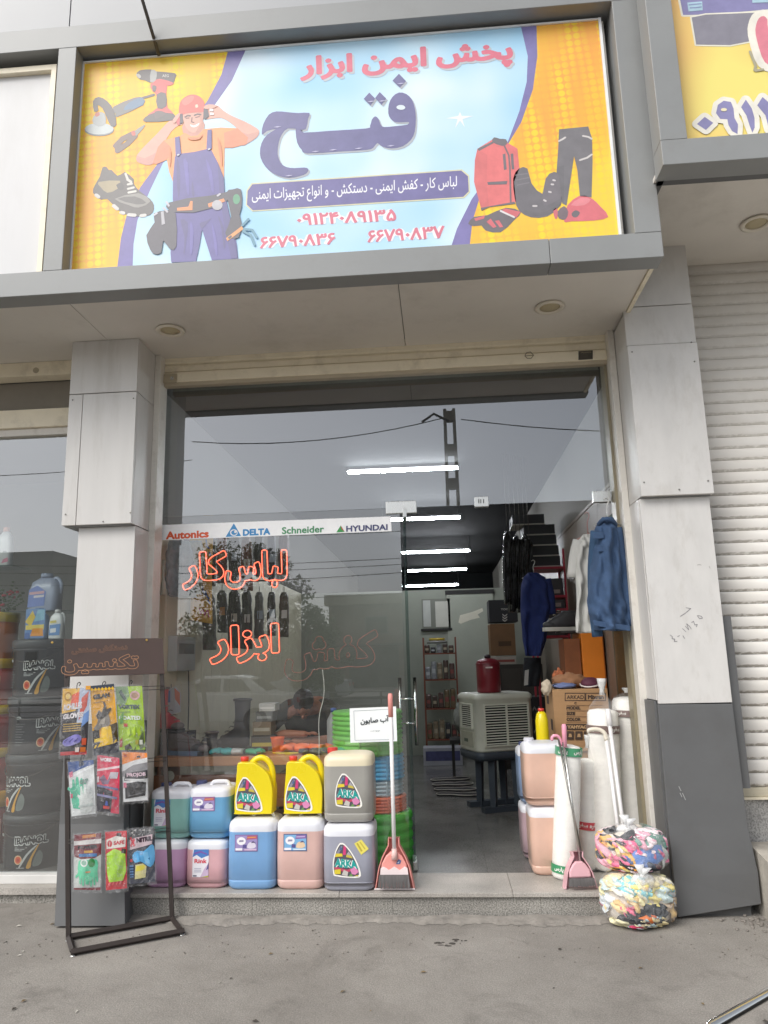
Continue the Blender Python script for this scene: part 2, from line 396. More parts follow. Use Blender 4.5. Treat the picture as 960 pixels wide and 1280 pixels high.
# ------------------------------------------------------------------ setting: ground, road, street
def ground_mat():
    m = bpy.data.materials.new('pavement'); m.use_nodes = True; n = m.node_tree; P = n.nodes['Principled BSDF']; L = n.links.new
    tc = n.nodes.new('ShaderNodeTexCoord')
    def noise(s, d=8, r=.6, dist=0):
        t = n.nodes.new('ShaderNodeTexNoise'); t.inputs['Scale'].default_value = s; t.inputs['Detail'].default_value = d; t.inputs['Roughness'].default_value = r; t.inputs['Distortion'].default_value = dist; L(tc.outputs['Object'], t.inputs['Vector']); return t.outputs['Fac']
    def ramp(f, p0, c0, p1, c1):
        r = n.nodes.new('ShaderNodeValToRGB'); L(f, r.inputs[0]); e = r.color_ramp.elements; e[0].position = p0; e[1].position = p1; e[0].color = (*c0, 1); e[1].color = (*c1, 1); return r.outputs[0]
    def mix(f, a, b, mode='MIX'):
        x = n.nodes.new('ShaderNodeMix'); x.data_type = 'RGBA'; x.blend_type = mode
        if isinstance(f, float): x.inputs['Factor'].default_value = f
        else: L(f, x.inputs['Factor'])
        L(a, x.inputs['A'])
        if isinstance(b, tuple): x.inputs['B'].default_value = (*b, 1)
        else: L(b, x.inputs['B'])
        return x.outputs['Result']
    base = ramp(noise(.9, 8, .65), .32, (.222, .207, .190), .68, (.36, .340, .315))
    fine = ramp(noise(140, 4, .8), .3, (.55, .55, .55), .72, (1.38, 1.37, 1.34))
    c = mix(1.0, base, fine, 'MULTIPLY')
    v = n.nodes.new('ShaderNodeTexVoronoi'); v.inputs['Scale'].default_value = 75; L(tc.outputs['Object'], v.inputs['Vector'])
    c = mix(ramp(v.outputs['Distance'], .0, (.5, .5, .5), .11, (0, 0, 0)), c, (.4, .38, .36))
    st = ramp(noise(2.3, 9, .75, .6), .54, (0, 0, 0), .74, (.6, .6, .6)); c = mix(st, c, (.10, .092, .085))
    st2 = ramp(noise(9, 6, .7), .72, (0, 0, 0), .80, (.35, .35, .35)); c = mix(st2, c, (.09, .083, .078))
    dust = ramp(noise(.55, 5, .5, .3), .5, (0, 0, 0), .75, (.45, .45, .45)); c = mix(dust, c, (.33, .305, .275))
    # hairline cracks
    wp = n.nodes.new('ShaderNodeTexNoise'); wp.inputs['Scale'].default_value = 1.6; wp.inputs['Detail'].default_value = 6; L(tc.outputs['Object'], wp.inputs[0])
    ad = n.nodes.new('ShaderNodeMix'); ad.data_type = 'RGBA'; ad.inputs['Factor'].default_value = .35; L(tc.outputs['Object'], ad.inputs['A']); L(wp.outputs['Color'], ad.inputs['B'])
    ve = n.nodes.new('ShaderNodeTexVoronoi'); ve.feature = 'DISTANCE_TO_EDGE'; ve.inputs['Scale'].default_value = 1.5; L(ad.outputs['Result'], ve.inputs['Vector'])
    ck = ramp(ve.outputs['Distance'], 0.001, (.42, .42, .42), .006, (0, 0, 0)); ckm = ramp(noise(1.3, 3), .54, (0, 0, 0), .62, (1, 1, 1))
    c = mix(mix(1.0, ck, ckm, 'MULTIPLY'), c, (.07, .064, .058))
    L(c, P.inputs['Base Color']); P.inputs['Roughness'].default_value = .9; P.inputs['Specular IOR Level'].default_value = .25
    b = n.nodes.new('ShaderNodeBump'); b.inputs['Strength'].default_value = .55; b.inputs['Distance'].default_value = .006; L(noise(110, 6, .75), b.inputs['Height'])
    b2 = n.nodes.new('ShaderNodeBump'); b2.inputs['Strength'].default_value = .5; b2.inputs['Distance'].default_value = .02; L(noise(5, 6, .6), b2.inputs['Height']); L(b.outputs[0], b2.inputs['Normal']); L(b2.outputs[0], P.inputs['Normal'])
    return m
def granite(name, lo, hi, scale=130, rough=.45):
    m = bpy.data.materials.new(name); m.use_nodes = True; n = m.node_tree; P = n.nodes['Principled BSDF']; L = n.links.new
    tc = n.nodes.new('ShaderNodeTexCoord'); t = n.nodes.new('ShaderNodeTexNoise'); t.inputs['Scale'].default_value = scale; t.inputs['Detail'].default_value = 3; t.inputs['Roughness'].default_value = .8; L(tc.outputs['Object'], t.inputs[0])
    t2 = n.nodes.new('ShaderNodeTexNoise'); t2.inputs['Scale'].default_value = 3; t2.inputs['Detail'].default_value = 6; L(tc.outputs['Object'], t2.inputs[0])
    r = n.nodes.new('ShaderNodeValToRGB'); e = r.color_ramp.elements; e[0].position = .36; e[1].position = .62; e[0].color = (*lo, 1); e[1].color = (*hi, 1); L(t.outputs['Fac'], r.inputs[0])
    mr = n.nodes.new('ShaderNodeMapRange'); mr.inputs[1].default_value = .3; mr.inputs[2].default_value = .7; mr.inputs[3].default_value = .72; mr.inputs[4].default_value = 1.15; L(t2.outputs['Fac'], mr.inputs[0])
    x = n.nodes.new('ShaderNodeMix'); x.data_type = 'RGBA'; x.blend_type = 'MULTIPLY'; x.inputs['Factor'].default_value = 1; L(r.outputs[0], x.inputs['A']); L(mr.outputs[0], x.inputs['B']); L(x.outputs['Result'], P.inputs['Base Color'])
    P.inputs['Roughness'].default_value = rough; return m
PAVE = ground_mat()
def structure(name, mb, m, **k): o = mb.ob(name, m, **k); o['kind'] = 'structure'; return o
g = MB().grid(lambda u, v: (-60+120*u, -5+65*v, 0), 2, 2, sm=False); structure('ground', g, PAVE)
ASPH = M('asphalt', (.06, .06, .062), .9, var=.25, scale=1.2, bump=.4, bscale=90)
structure('road', MB().box(-150, 150, -24, -5.0, -.6, -.25), ASPH)
structure('far_pavement', MB().box(-150, 150, -150, -24.004, -.6, -.12), M('far_pavement', (.2, .19, .175), .9, var=.2, scale=.6))
kb = MB()
for i in range(60): kb.box(-60+2*i+.01, -58+2*i-.01, -5.004, -4.85, -.5, .012)
structure('kerb', kb, M('kerb_concrete', (.3, .29, .28), .85, var=.15))

# the cement skirting smeared along the foot of the step
rs = random.Random(3)
def skirt(u, v):
    x = -2.0+3.05*u; y0 = 4.73; wd = .10+.016*math.sin(9*u)+.012*math.sin(31*u+1)+.012*math.sin(83*u+2)+.009*math.sin(171*u)+.006*math.sin(367*u)
    return (x, y0-wd*v, .018*(1-v**2)+.004*math.sin(40*u+9*v)*(1-v)+.002)
structure('cement_skirt', MB().grid(skirt, 260, 6), M('cement_skirt', (.27, .25, .225), .95, var=.2, scale=14, dirt=(.13, .12, .11), dscale=9, damt=.6, bump=.6, bscale=60))
# raised concrete apron of the next unit, on the right
CONC = M('old_concrete', (.42, .39, .34), .92, var=.18, scale=5, dirt=(.15, .14, .125), dscale=4, damt=.55, bump=.5, bscale=50)
def apron_side():
    mb = MB(); prof = [(4.95, .36), (4.86, .365), (4.55, .315), (4.2, .25), (3.6, .14), (3.0, .02), (2.9, 0)]
    for i in range(len(prof)-1):
        (y0, z0), (y1, z1) = prof[i], prof[i+1]
        for j in range(4):
            xa = [1.785, 2.4, 3.5, 5.0, 7.0][j]; xb = [1.785, 2.4, 3.5, 5.0, 7.0][j+1]
            mb.add([(xa, y0, z0), (xb, y0, z0), (xb, y1, z1), (xa, y1, z1)], [(3, 2, 1, 0)])
        mb.add([(1.785, y0, z0), (1.785, y1, z1), (1.785, y1, -.05), (1.785, y0, -.05)], [(0, 1, 2, 3)])
    return mb
structure('concrete_apron', apron_side(), CONC)
# rubble and grit in the corner beside the loose panel
gb = MB()
for i in range(70):
    x = rs.gauss(1.72, .09); y = rs.gauss(4.66, .07) - abs(x-1.72)*.2; r = rs.uniform(.004, .014)
    gb.ell((x, y, r*.4), (r, r*rs.uniform(.6, 1.2), r*.7), 5, 4)
for i in range(160):
    x = rs.uniform(-2.6, 1.8); y = rs.uniform(4.1, 4.62); r = rs.uniform(.002, .006)
    gb.ell((x, y, r*.5), (r, r, r*.7), 5, 3)
structure('loose_grit', gb, M('grit', (.22, .2, .18), .9, var=.3, scale=30))['kind'] = 'stuff'

lt = MB(); rs2 = random.Random(9)
for i in range(46):
    x, y = rs2.uniform(-2.6, 1.9), rs2.uniform(3.2, 4.66); a = rs2.uniform(0, 6.28); s_ = rs2.uniform(.006, .018); c_, n_ = math.cos(a), math.sin(a)
    lt.add([(x-c_*s_, y-n_*s_, .004), (x+n_*s_*.5, y-c_*s_*.5, .009), (x+c_*s_, y+n_*s_, .004), (x-n_*s_*.5, y+c_*s_*.5, .007)], [(0, 1, 2, 3)], rs2.randrange(3))
structure('litter', lt, [M('dry_leaf', '#7a6a4f', .9, var=.2), M('paper_scrap', '#bdb9b0', .8), M('dark_scrap', '#4a453f', .9)])['kind'] = 'stuff'
st_ = MB()
for (px_, py_, n_) in ((548, 1180, 8), (566, 1178, 5)):
    for i in range(n_):
        p_ = at(px_+rs2.gauss(0, 7), py_+rs2.gauss(0, 1.6), Z=0); st_.ell((p_.x, p_.y, .001), (rs2.uniform(.008, .022), rs2.uniform(.005, .014), .002), 8, 4)
structure('oil_spots', st_, M('oil_spot', '#45403b', .7))['kind'] = 'stuff'
# ------------------------------------------------------------------ the shop building
WHITE = M('white_cladding', '#d0cecb', .42, var=.035, scale=2.5, dirt='#a8a298', dscale=2.2, damt=.38, stretch=(3.5, 3.5, .45))
WHITE2 = M('worn_white_cladding', '#d1cfcc', .45, var=.05, scale=7, dirt='#b3aea6', dscale=5, damt=.55, stretch=(1.5, 1.5, .6))
GREY = M('grey_cladding', '#8d8f8f', .4, var=.05, scale=2.0, dirt='#7b7873', dscale=3, damt=.3)
DGREY = M('dark_grey_cladding', '#616263', .45, var=.06, scale=3.0, dirt='#55534f', dscale=2.5, damt=.4)
LGREY = M('upper_grey_panels', '#9fa1a4', .4, var=.03, scale=1.5)
SOFF = M('soffit_panels', '#d9d4cc', .5, var=.05, scale=1.5, dirt='#8f877a', dscale=1.2, damt=.35)
CREAM = M('cream_steel', '#efe5cd', .45, var=.05, scale=5, dirt='#9b8f77', dscale=6, damt=.4)
FRAME = M('white_steel_frame', '#dcd8d0', .45, var=.06, scale=9, dirt='#9d9488', dscale=9, damt=.55)
DARK = M('dark_gap', '#2b2a29', .7)
SCREW = M('screw_head', '#77746f', .5, .6)
B = tag(thing('shop_building', 'grey and white clad shop building with open glass front under the big banner', 'building', (0, 4.75, 0)), 'grey and white clad shop building with open glass front under the big banner', 'building')
def part(name, mb, m, parent=None, **k): return mb.ob(name, m, parent or B, **k)
def bx(*a): return MB().box(*a)
# upper wall of wide panels
xj = [-9, -5.6, at(88, 20, Y=4.03).x, at(637, 5, Y=4.03).x, 3.3, 6.5, 9]
upper = part('upper_wall', bx(-9, 9, 4.05, 9, 5.60, 9.0), DGREY)
for i in range(6):
    for z0, z1 in ((5.58, 6.9), (6.905, 8.3)):
        part('cladding_panel', bx(xj[i]+.004, xj[i+1]-.004, 4.025, 4.049, z0, z1), LGREY, upper)
# canopy frame of grey bars
can = part('canopy', bx(-9, 1.32, 4.2, 5.0, 3.77, 5.59), DGREY)
x687 = at(687, 310, Y=4).x
for name, a in (('canopy_bar', (-9, -4.2, 4.0, 4.14, 3.735, 3.893)), ('canopy_bar', (-4.196, x687-.0015, 4.0, 4.14, 3.735, 3.893)), ('canopy_bar', (x687+.0015, 1.363, 4.001, 4.14, 3.735, 3.893)),
                ('canopy_bar', (-9, 1.363, 4.0, 4.2, 5.49, 5.656)), ('canopy_bar', (1.212, 1.363, 4.0, 4.2, 3.894, 5.489)), ('canopy_bar', (-2.357, -2.236, 4.0, 4.2, 3.894, 5.489)), ('canopy_bar', (-6.4, -6.28, 4.0, 4.2, 3.894, 5.489))):
    part(name, bx(*a), GREY, can, bevel=.003)
for a in ((-9, -5.5), (-5.495, -2.262), (-2.257, x687-.9), (x687-.895, 1.318)):
    part('soffit_panel', bx(a[0], a[1], 4.141, 5.12, 3.75, 3.768), SOFF, can)
part('soffit_trim', bx(1.32, 1.345, 4.13, 4.76, 3.738, 3.80), CREAM, can)
LAMPRING = M('downlight_ring', '#dcd5c6', .35); LAMPLENS = M('downlight_lens', '#b7ab8c', .4)
def downlight(px, py, Z, parent):
    p = at(px, py, Z=Z)
    o = MB().lathe([(.066, -.001), (.095, -.004), (.098, -.012), (.082, -.018), (.066, -.012), (.066, 0)], 28, (p.x, p.y, Z)).ob('downlight', LAMPRING, parent)
    MB().lathe([(.0, -.010), (.03, -.0105), (.066, -.008), (.066, .0)], 24, (p.x, p.y, Z)).ob('lamp_lens', LAMPLENS, o)
    return o
downlight(213, 412, 3.75, B); downlight(687, 383, 3.75, B); downlight(-260, 440, 3.75, B)
# left pillar: projecting box above, flush shaft below, grey kicked-out plinth panel
pl = part('pillar', bx(-2.50, -2.045, 4.725, 5.04, 2.44, 3.75), DGREY)
zj = at(130, 491, Y=4.7).z; xs_ = at(100, 560, Y=4.7).x
for a in ((-2.511, -2.032, 4.70, 4.724, zj+.003, 3.748), (xs_+.002, -2.032, 4.70, 4.724, 2.432, zj-.003), (-2.511, xs_-.002, 4.70, 4.724, 2.432, zj-.003)):
    part('cladding_panel', bx(*a), WHITE, pl, bevel=.002)
for a in ((-2.044, -2.031, 4.7245, 5.04, zj+.003, 3.748), (-2.044, -2.031, 4.7245, 5.04, 2.432, zj-.003), (-2.511, -2.501, 4.7245, 5.04, 2.432, 3.748)):
    part('cladding_panel', bx(*a), WHITE, pl, bevel=.002)
part('underside_panel', bx(-2.5, -2.045, 4.7245, 5.04, 2.425, 2.44), GREY, pl)
sh = part('pillar_shaft', bx(-2.41, -2.042, 4.785, 5.06, 0, 2.424), DGREY)
zg = at(120, 905, Y=4.76).z
part('cladding_panel', bx(-2.42, -2.026, 4.76, 4.784, zg, 2.424), WHITE, sh, bevel=.002)
part('cladding_panel', bx(-2.0415, -2.026, 4.785, 5.05, zg, 2.424), WHITE, sh, bevel=.002)
kp = MB(); P0 = [at(66, 1162, Z=.0), at(160, 1160, Z=.0)]
xL, xR = P0[0].x, -1.905
kp.loft([[(-2.425, 4.745, zg-.004), (-2.02, 4.745, zg-.004), (-2.02, 4.77, zg-.004), (-2.425, 4.77, zg-.004)],
         [(-2.40, 4.69, .55), (-1.99, 4.69, .55), (-1.99, 4.77, .55), (-2.40, 4.77, .55)],
         [(xL, 4.56, .012), (xR, 4.57, .012), (xR-.03, 4.77, .012), (xL, 4.77, .012)]], 0, False)
part('plinth_panel', kp, DGREY, sh, bevel=.002)
part('plinth_panel', bx(-2.02, -1.99, 4.79, 5.06, .14, zg), DGREY, sh)
# right pillar
pr = part('pillar', bx(1.315, 1.74, 4.735, 5.04, 2.49, 4.2), DGREY)
zr1 = at(820, 430, Y=4.7).z; zr0 = at(815, 383, Y=4.72).z
for a, m in (((1.303, 1.752, 4.70, 4.734, 2.478, zr1-.003), WHITE2), ((1.303, 1.752, 4.712, 4.734, zr1+.003, zr0-.003), WHITE2), ((1.34, 1.752, 4.714, 4.734, zr0+.003, 4.21), WHITE2),
             ((1.303, 1.3145, 4.7345, 5.04, 2.478, 3.73), WHITE), ((1.7405, 1.752, 4.7345, 4.97, 2.478, 4.2), WHITE)):
    part('cladding_panel', bx(*a), m, pr, bevel=.002)
part('underside_panel', bx(1.315, 1.74, 4.7345, 5.04, 2.472, 2.49), GREY, pr)
sr = part('pillar_shaft', bx(1.312, 1.72, 4.78, 5.06, 0, 2.471), DGREY)
zg2 = at(860, 879, Y=4.755).z
part('cladding_panel', bx(1.303, 1.737, 4.752, 4.779, zg2, 2.471), WHITE2, sr, bevel=.002)
part('cladding_panel', bx(1.299, 1.3115, 4.78, 5.04, zg2+.02, 2.471), WHITE, sr)
kp = MB(); zz = zg2-.004
kp.loft([[(1.296, 4.75, zz), (1.737, 4.75, zz-.004), (1.737, 4.775, zz-.004), (1.296, 4.775, zz)],
         [(1.291, 4.745, .5), (1.745, 4.748, .48), (1.745, 4.775, .48), (1.291, 4.775, .5)],
         [(1.29, 4.73, .22), (1.77, 4.74, .24), (1.77, 4.775, .24), (1.29, 4.775, .22)],
         [(1.288, 4.715, .012), (1.765, 4.735, .075), (1.765, 4.775, .075), (1.288, 4.775, .012)]], 0, False)
part('plinth_panel', kp, DGREY, sr, bevel=.003)
part('plinth_panel', bx(1.282, 1.2955, 4.775, 5.03, .01, zg2+.015), DGREY, sr)
zs1 = at(905, 770, Y=4.80).z; zs0 = at(930, 985, Y=4.80).z
part('edge_strip', bx(1.742, 1.80, 4.79, 4.96, zs0, zs1), DGREY, sr)
for (x, z, y, p) in [(at(q[0], q[1], Y=4.7).x, at(q[0], q[1], Y=4.7).z, 4.698, pl) for q in ((91, 500), (167, 498), (82, 643), (163, 641), (129, 652))] + [(at(q[0], q[1], Y=4.7).x, at(q[0], q[1], Y=4.7).z, 4.698, pr) for q in ((790, 440), (864, 428), (868, 452), (805, 603), (885, 601), (849, 612))]:
    s_ = MB().lathe([(0, 0), (.0055, .0), (.0045, .003)], 8).ob('screw', SCREW, p, world=False)
    s_.rotation_euler = (R(90), 0, 0); s_.location = WM(p).inverted() @ Vector((x, y, z))
# pencilled note on the right pillar
pn = Print(Fr((0, 4.7515, 0), (1, 0, 0), (0, 0, 1)))
sc = lambda l: [(820+x/6.4, 700+y/6.4) for x, y in l]
pn.stroke([sc(l) for l in ([(195, 450), (235, 425), (278, 388), (240, 382)], [(112, 600), (130, 612), (128, 630), (150, 632), (145, 652), (168, 650)], [(172, 612), (188, 605)], [(215, 605), (228, 628)], [(212, 548), (240, 575)], [(235, 530), (262, 560), (245, 510), (268, 530), (282, 552)], [(285, 500), (300, 490), (310, 520), (330, 515), (322, 535)], [(330, 445), (348, 470), (372, 465), (362, 450), (336, 444)])], K('#77757a'), .0016, px=True)
pn.stroke([sc(l) for l in ([(330, 40), (345, 36), (360, 40)], [(425, 50), (432, 66)])], K('#a7a4a0'), .002, px=True)
pn.ob('pencil_note', sr)
scu = Print(Fr((0, 4.7385, 0), (1, 0, 0), (0, 0, 1)))
scu.stroke([[(760+x/2.665, 680+y/2.665) for x, y in l] for l in ([(236, 808), (243, 822)], [(248, 830), (258, 852)], [(240, 830), (246, 842)])], K('#a8a8a8'), .0022, px=True)
scu.ob('scratch', sr)
# step: granite risers and slabs
GRA = granite('step_granite', (.10, .095, .085), (.46, .44, .40), 120, .6); GRT = granite('tread_granite', (.27, .25, .225), (.50, .47, .43), 170, .5)
GRF = granite('floor_granite', (.11, .11, .107), (.24, .235, .225), 150, .22)
stp = part('step', bx(-2.02, 1.29, 4.775, 5.2, -.05, .112), CONC)
x423 = at(424, 1118, Y=4.73).x
for a, b in ((-1.95, -1.2), (-1.198, -.35), (-.348, .52), (.522, 1.285)): part('riser_slab', bx(a, b, 4.75, 4.774, -.02, .113), GRA, stp)
for a, b in ((-2.0, x423-.001), (x423+.001, .36), (.362, 1.285)): part('tread_slab', bx(a, b, 4.728, 5.145, .115, .14), GRT, stp, bevel=.003)
# shop floor tiles
fl = part('shop_floor', bx(-2.15, 1.42, 5.2, 19, 0, .125), CONC)
me0 = None
for i in range(6):
    for j in range(10):
        x0, y0 = -2.12+i*.59, 5.147+j*.6
        o = part('floor_tile', bx(x0+.001, x0+.589, y0+.001, y0+.599, .126, .138+((i*7+j*3) % 3)*.0004), GRF, fl)
part('floor_screed', bx(-2.12, 1.42, 11.15, 19, .1255, .137), GRF, fl)
# inside: walls, dark ceiling, partition
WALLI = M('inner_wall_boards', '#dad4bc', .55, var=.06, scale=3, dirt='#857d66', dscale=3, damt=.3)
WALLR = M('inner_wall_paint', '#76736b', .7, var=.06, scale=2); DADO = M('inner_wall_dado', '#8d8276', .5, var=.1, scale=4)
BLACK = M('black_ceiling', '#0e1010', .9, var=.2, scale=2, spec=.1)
il = part('inner_wall', bx(-2.35, -2.09, 5.16, 19, 0, 3.75), M('upper_wall_painted_shade', '#4f4d48', .8, var=.06, scale=2))  # dark base colour carries the shade of the unlit upper wall
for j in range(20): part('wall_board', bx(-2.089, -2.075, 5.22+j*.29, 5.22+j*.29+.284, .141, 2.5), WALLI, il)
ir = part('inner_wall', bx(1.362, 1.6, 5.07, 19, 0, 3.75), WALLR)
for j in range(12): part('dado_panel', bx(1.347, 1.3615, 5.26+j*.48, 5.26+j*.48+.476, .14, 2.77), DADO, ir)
part('trim_rail', bx(1.34, 1.3615, 5.26, 11, 2.772, 2.80), DADO, ir)
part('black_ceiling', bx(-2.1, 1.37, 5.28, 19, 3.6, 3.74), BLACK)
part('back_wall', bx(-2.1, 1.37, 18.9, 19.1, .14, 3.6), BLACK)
PART = M('partition_board', '#8c9186', .6, var=.08, scale=2)
pt = part('partition', bx(-2.1, 1.36, 11.06, 11.14, .14, 2.5), PART)
dr = part('partition_door', bx(.1, .78, 11.03, 11.058, .16, 2.42), M('pale_door', '#a3a89b', .5, var=.05))
part('door_rail', bx(.08, .80, 11.02, 11.057, 2.42, 2.48), DARK)
Print(Fr((0, 11.028, 0), (1, 0, 0), (0, 0, 1))).pxp([(573, 778), (575, 769), (590, 765), (603, 760), (604, 764), (597, 768), (600, 772), (588, 775), (576, 780)], K('#d8d5c4')).ob('torn_paper', dr)
# white frames either side, inner channel
for a in ((-2.03, -1.985, 5.0, 5.14), (1.256, 1.30, 5.0, 5.14)): part('frame_post', bx(a[0], a[1], a[2], a[3], .14, 3.75), FRAME, bevel=.003)
part('inner_channel', bx(1.235, 1.2555, 5.1, 5.22, .14, 3.6), M('olive_channel', '#8d856f', .4, var=.1, scale=6))
part('inner_channel', bx(1.30, 1.345, 5.1, 5.22, .14, 3.75), DARK)
part('inner_channel', bx(-2.06, -2.031, 5.1, 5.22, .14, 3.75), DARK)
# glass: transom, window, open door leaf
GLASS = glassmat('shop_glass', 2.75, (.97, .99, .98), dust=.026); GLASSD = glassmat('door_glass', 1.7, (.72, .78, .76))
zt = 2.562
part('transom_pane', bx(-2.03, 1.255, 5.19, 5.20, zt+.002, 3.62), GLASS)
part('window_pane', bx(-2.03, -.262, 5.19, 5.20, .142, zt), glassmat('window_glass', 2.3, (.985, .995, .99), dust=.03))
STEEL = M('brushed_steel', '#c9c9c6', .28, .9, var=.05, scale=30, stretch=(1, 1, .1)); CHROME = M('chrome', '#d8d8d6', .15, 1.0, var=0)
leaf = MB().obox((-.232, 5.20, .155), (-.045, .70, 0), (.0095, .0006, 0), (0, 0, 2.39)).ob('door_leaf', GLASSD, B)
for z0, z1 in ((.148, .20), (2.49, 2.555)):
    part('patch_fitting', MB().obox((-.24, 5.17, z0), (-.012, .19, 0), (.028, .002, 0), (0, 0, z1-z0)), STEEL, leaf, bevel=.003)
hy = (5.20+.60)
for sx in (-.062, .054):
    hx = -.232-.038+sx
    part('handle', MB().tube([(hx, hy, .86), (hx, hy, 1.36)], .014, 12), CHROME, leaf)
for z in (1.02, 1.2): part('handle_bolt', MB().tube([(-.332, hy, z), (-.215, hy, z)], .009, 10), CHROME, leaf)
def plate(pxa, pxb, y=5.175):
    a, b = at(*pxa, Y=y), at(*pxb, Y=y); return bx(a.x, b.x, y, y+.045, b.z, a.z)
part('pivot_plate', plate((482, 627), (521, 641)), STEEL, bevel=.004)
part('pivot_plate', plate((593, 621), (611, 633)), STEEL, bevel=.003)
part('pivot_plate', plate((741, 614), (765, 627)), STEEL, bevel=.003)
lk = [p for p in B.children if p.name.startswith('pivot_plate')]
kq = Print(Fr((0, 5.1745, 0), (1, 0, 0), (0, 0, 1)))
for x in (598.5, 601, 604.5): kq.pxp([(x-.6, 624), (x+.6, 624), (x+.6, 629), (x-.6, 629)], '#3a3a3a')
kq.ob('keyhole', lk[1])
right_leaf = MB().obox((1.325, 5.24, .155), (.006, .72, 0), (.0095, .0, 0), (0, 0, 2.39)).ob('door_leaf', GLASSD, B)
# roller shutter rolled up above the glass
rsn = thing('roller_shutter', 'cream roller shutter rolled up under the soffit above the shop glass', 'roller shutter', (-.37, 5.08, 3.56))
zb = 3.56
prof = [(0, 0), (-.012, .012), (-.014, .05), (-.006, .066), (0, .07)]
for k in range(3):
    mb = MB(); z = zb+.075+.071*k
    mb.loft([[(x, 5.09+a*(1.0), z+b) for a, b in prof] + [(x, 5.11, z+.07), (x, 5.11, z)] for x in (-1.984, 1.255)], 0, False)
    mb.ob('slat', CREAM, rsn)
bx(-1.984, 1.255, 5.065, 5.115, zb-.002, zb+.074).ob('bottom_bar', CREAM, rsn, bevel=.004)
bx(-1.984, 1.255, 5.075, 5.125, zb-.03, zb-.003).ob('bottom_lip', M('cream_lip', '#b9ad97', .5, var=.08), rsn)
pr_ = Print(Fr((0, 5.0645, 0), (1, 0, 0), (0, 0, 1)))
pr_.pxp([(723, 439), (741, 438), (741, 449), (723, 450)], '#4a453d')
pr_.ptext('GALVANIZED', '#a89c80', ((726, 441.5), (739, 441), (739, 439.5), (726, 440)), h=.06)
pr_.ob('maker_plate', rsn); pr_ = Print(Fr((0, 5.0645, 0), (1, 0, 0), (0, 0, 1)))
pr_.stroke([[(656, 445), (658, 441), (663, 440), (667, 444), (664, 448), (659, 448), (656, 445)], [(656, 445), (667, 444)]], '#8d836d', .0028, px=True)
pr_.ob('round_stamp', rsn)
lk_ = MB(); a, b = at(203, 468, Y=5.06), at(221, 478, Y=5.06); lk_.box(a.x, b.x, 5.058, 5.066, b.z, a.z); lk_.ob('lock_plate', M('old_lock', '#b5ab95', .4, .5), rsn, bevel=.003)
lkc = at(215, 473, Y=5.057)
lk2 = MB().tube([(lkc.x, 5.05, lkc.z), (lkc.x, 5.058, lkc.z)], .013, 14).ob('lock_cylinder', STEEL, rsn)
# ------------------------------------------------------------------ left neighbour's shop front (same building)
LB = thing('neighbour_shop', 'cream framed neighbouring shop front filled with paint and oil pails on the left', 'shop front', (-4, 5.1, 0))
def lp(name, mb, m, **k): return mb.ob(name, m, LB, **k)
lp('header_bar', bx(-9, -2.515, 5.0, 5.12, 3.64, 3.749), CREAM, bevel=.003)
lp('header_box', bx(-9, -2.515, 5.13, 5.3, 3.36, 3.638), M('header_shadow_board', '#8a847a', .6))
lp('transom_bar', bx(-9, -2.46, 5.06, 5.16, 3.26, 3.40), CREAM, bevel=.003)
lp('transom_bar', bx(-9, -2.46, 5.09, 5.16, 3.205, 3.259), FRAME, bevel=.002)
lp('window_pane', bx(-9, -2.43, 5.13, 5.14, .15, 3.204), GLASS)
lp('bottom_frame', bx(-9, -2.43, 5.08, 5.16, .10, .155), M('white_sill', '#d9d8d5', .4, var=.05), bevel=.003)
lp('sill_slab', bx(-9, -2.43, 4.99, 5.2, .06, .099), GRT)
lp('plinth', bx(-9, -2.43, 5.02, 5.2, -.05, .059), GRA)
lp('side_post', bx(-2.46, -2.43, 5.05, 5.16, .155, 3.205), FRAME)
lp('floor', bx(-9, -2.36, 5.2, 8.2, .02, .10), GRF)
lp('back_wall', bx(-9, -2.36, 8.0, 8.2, .1, 3.7), M('neighbour_back_wall', '#8e8f88', .7, var=.1, scale=2))
lp('ceiling', bx(-9, -2.36, 5.3, 8.2, 3.6, 3.74), M('neighbour_ceiling', '#77776f', .7))
lq = at(45, 463, Y=4.999)
MB().tube([(lq.x, 4.995, lq.z), (lq.x, 5.003, lq.z)], .022, 18).ob('lock_escutcheon', M('old_lock2', '#bcb199', .45, .3), LB)
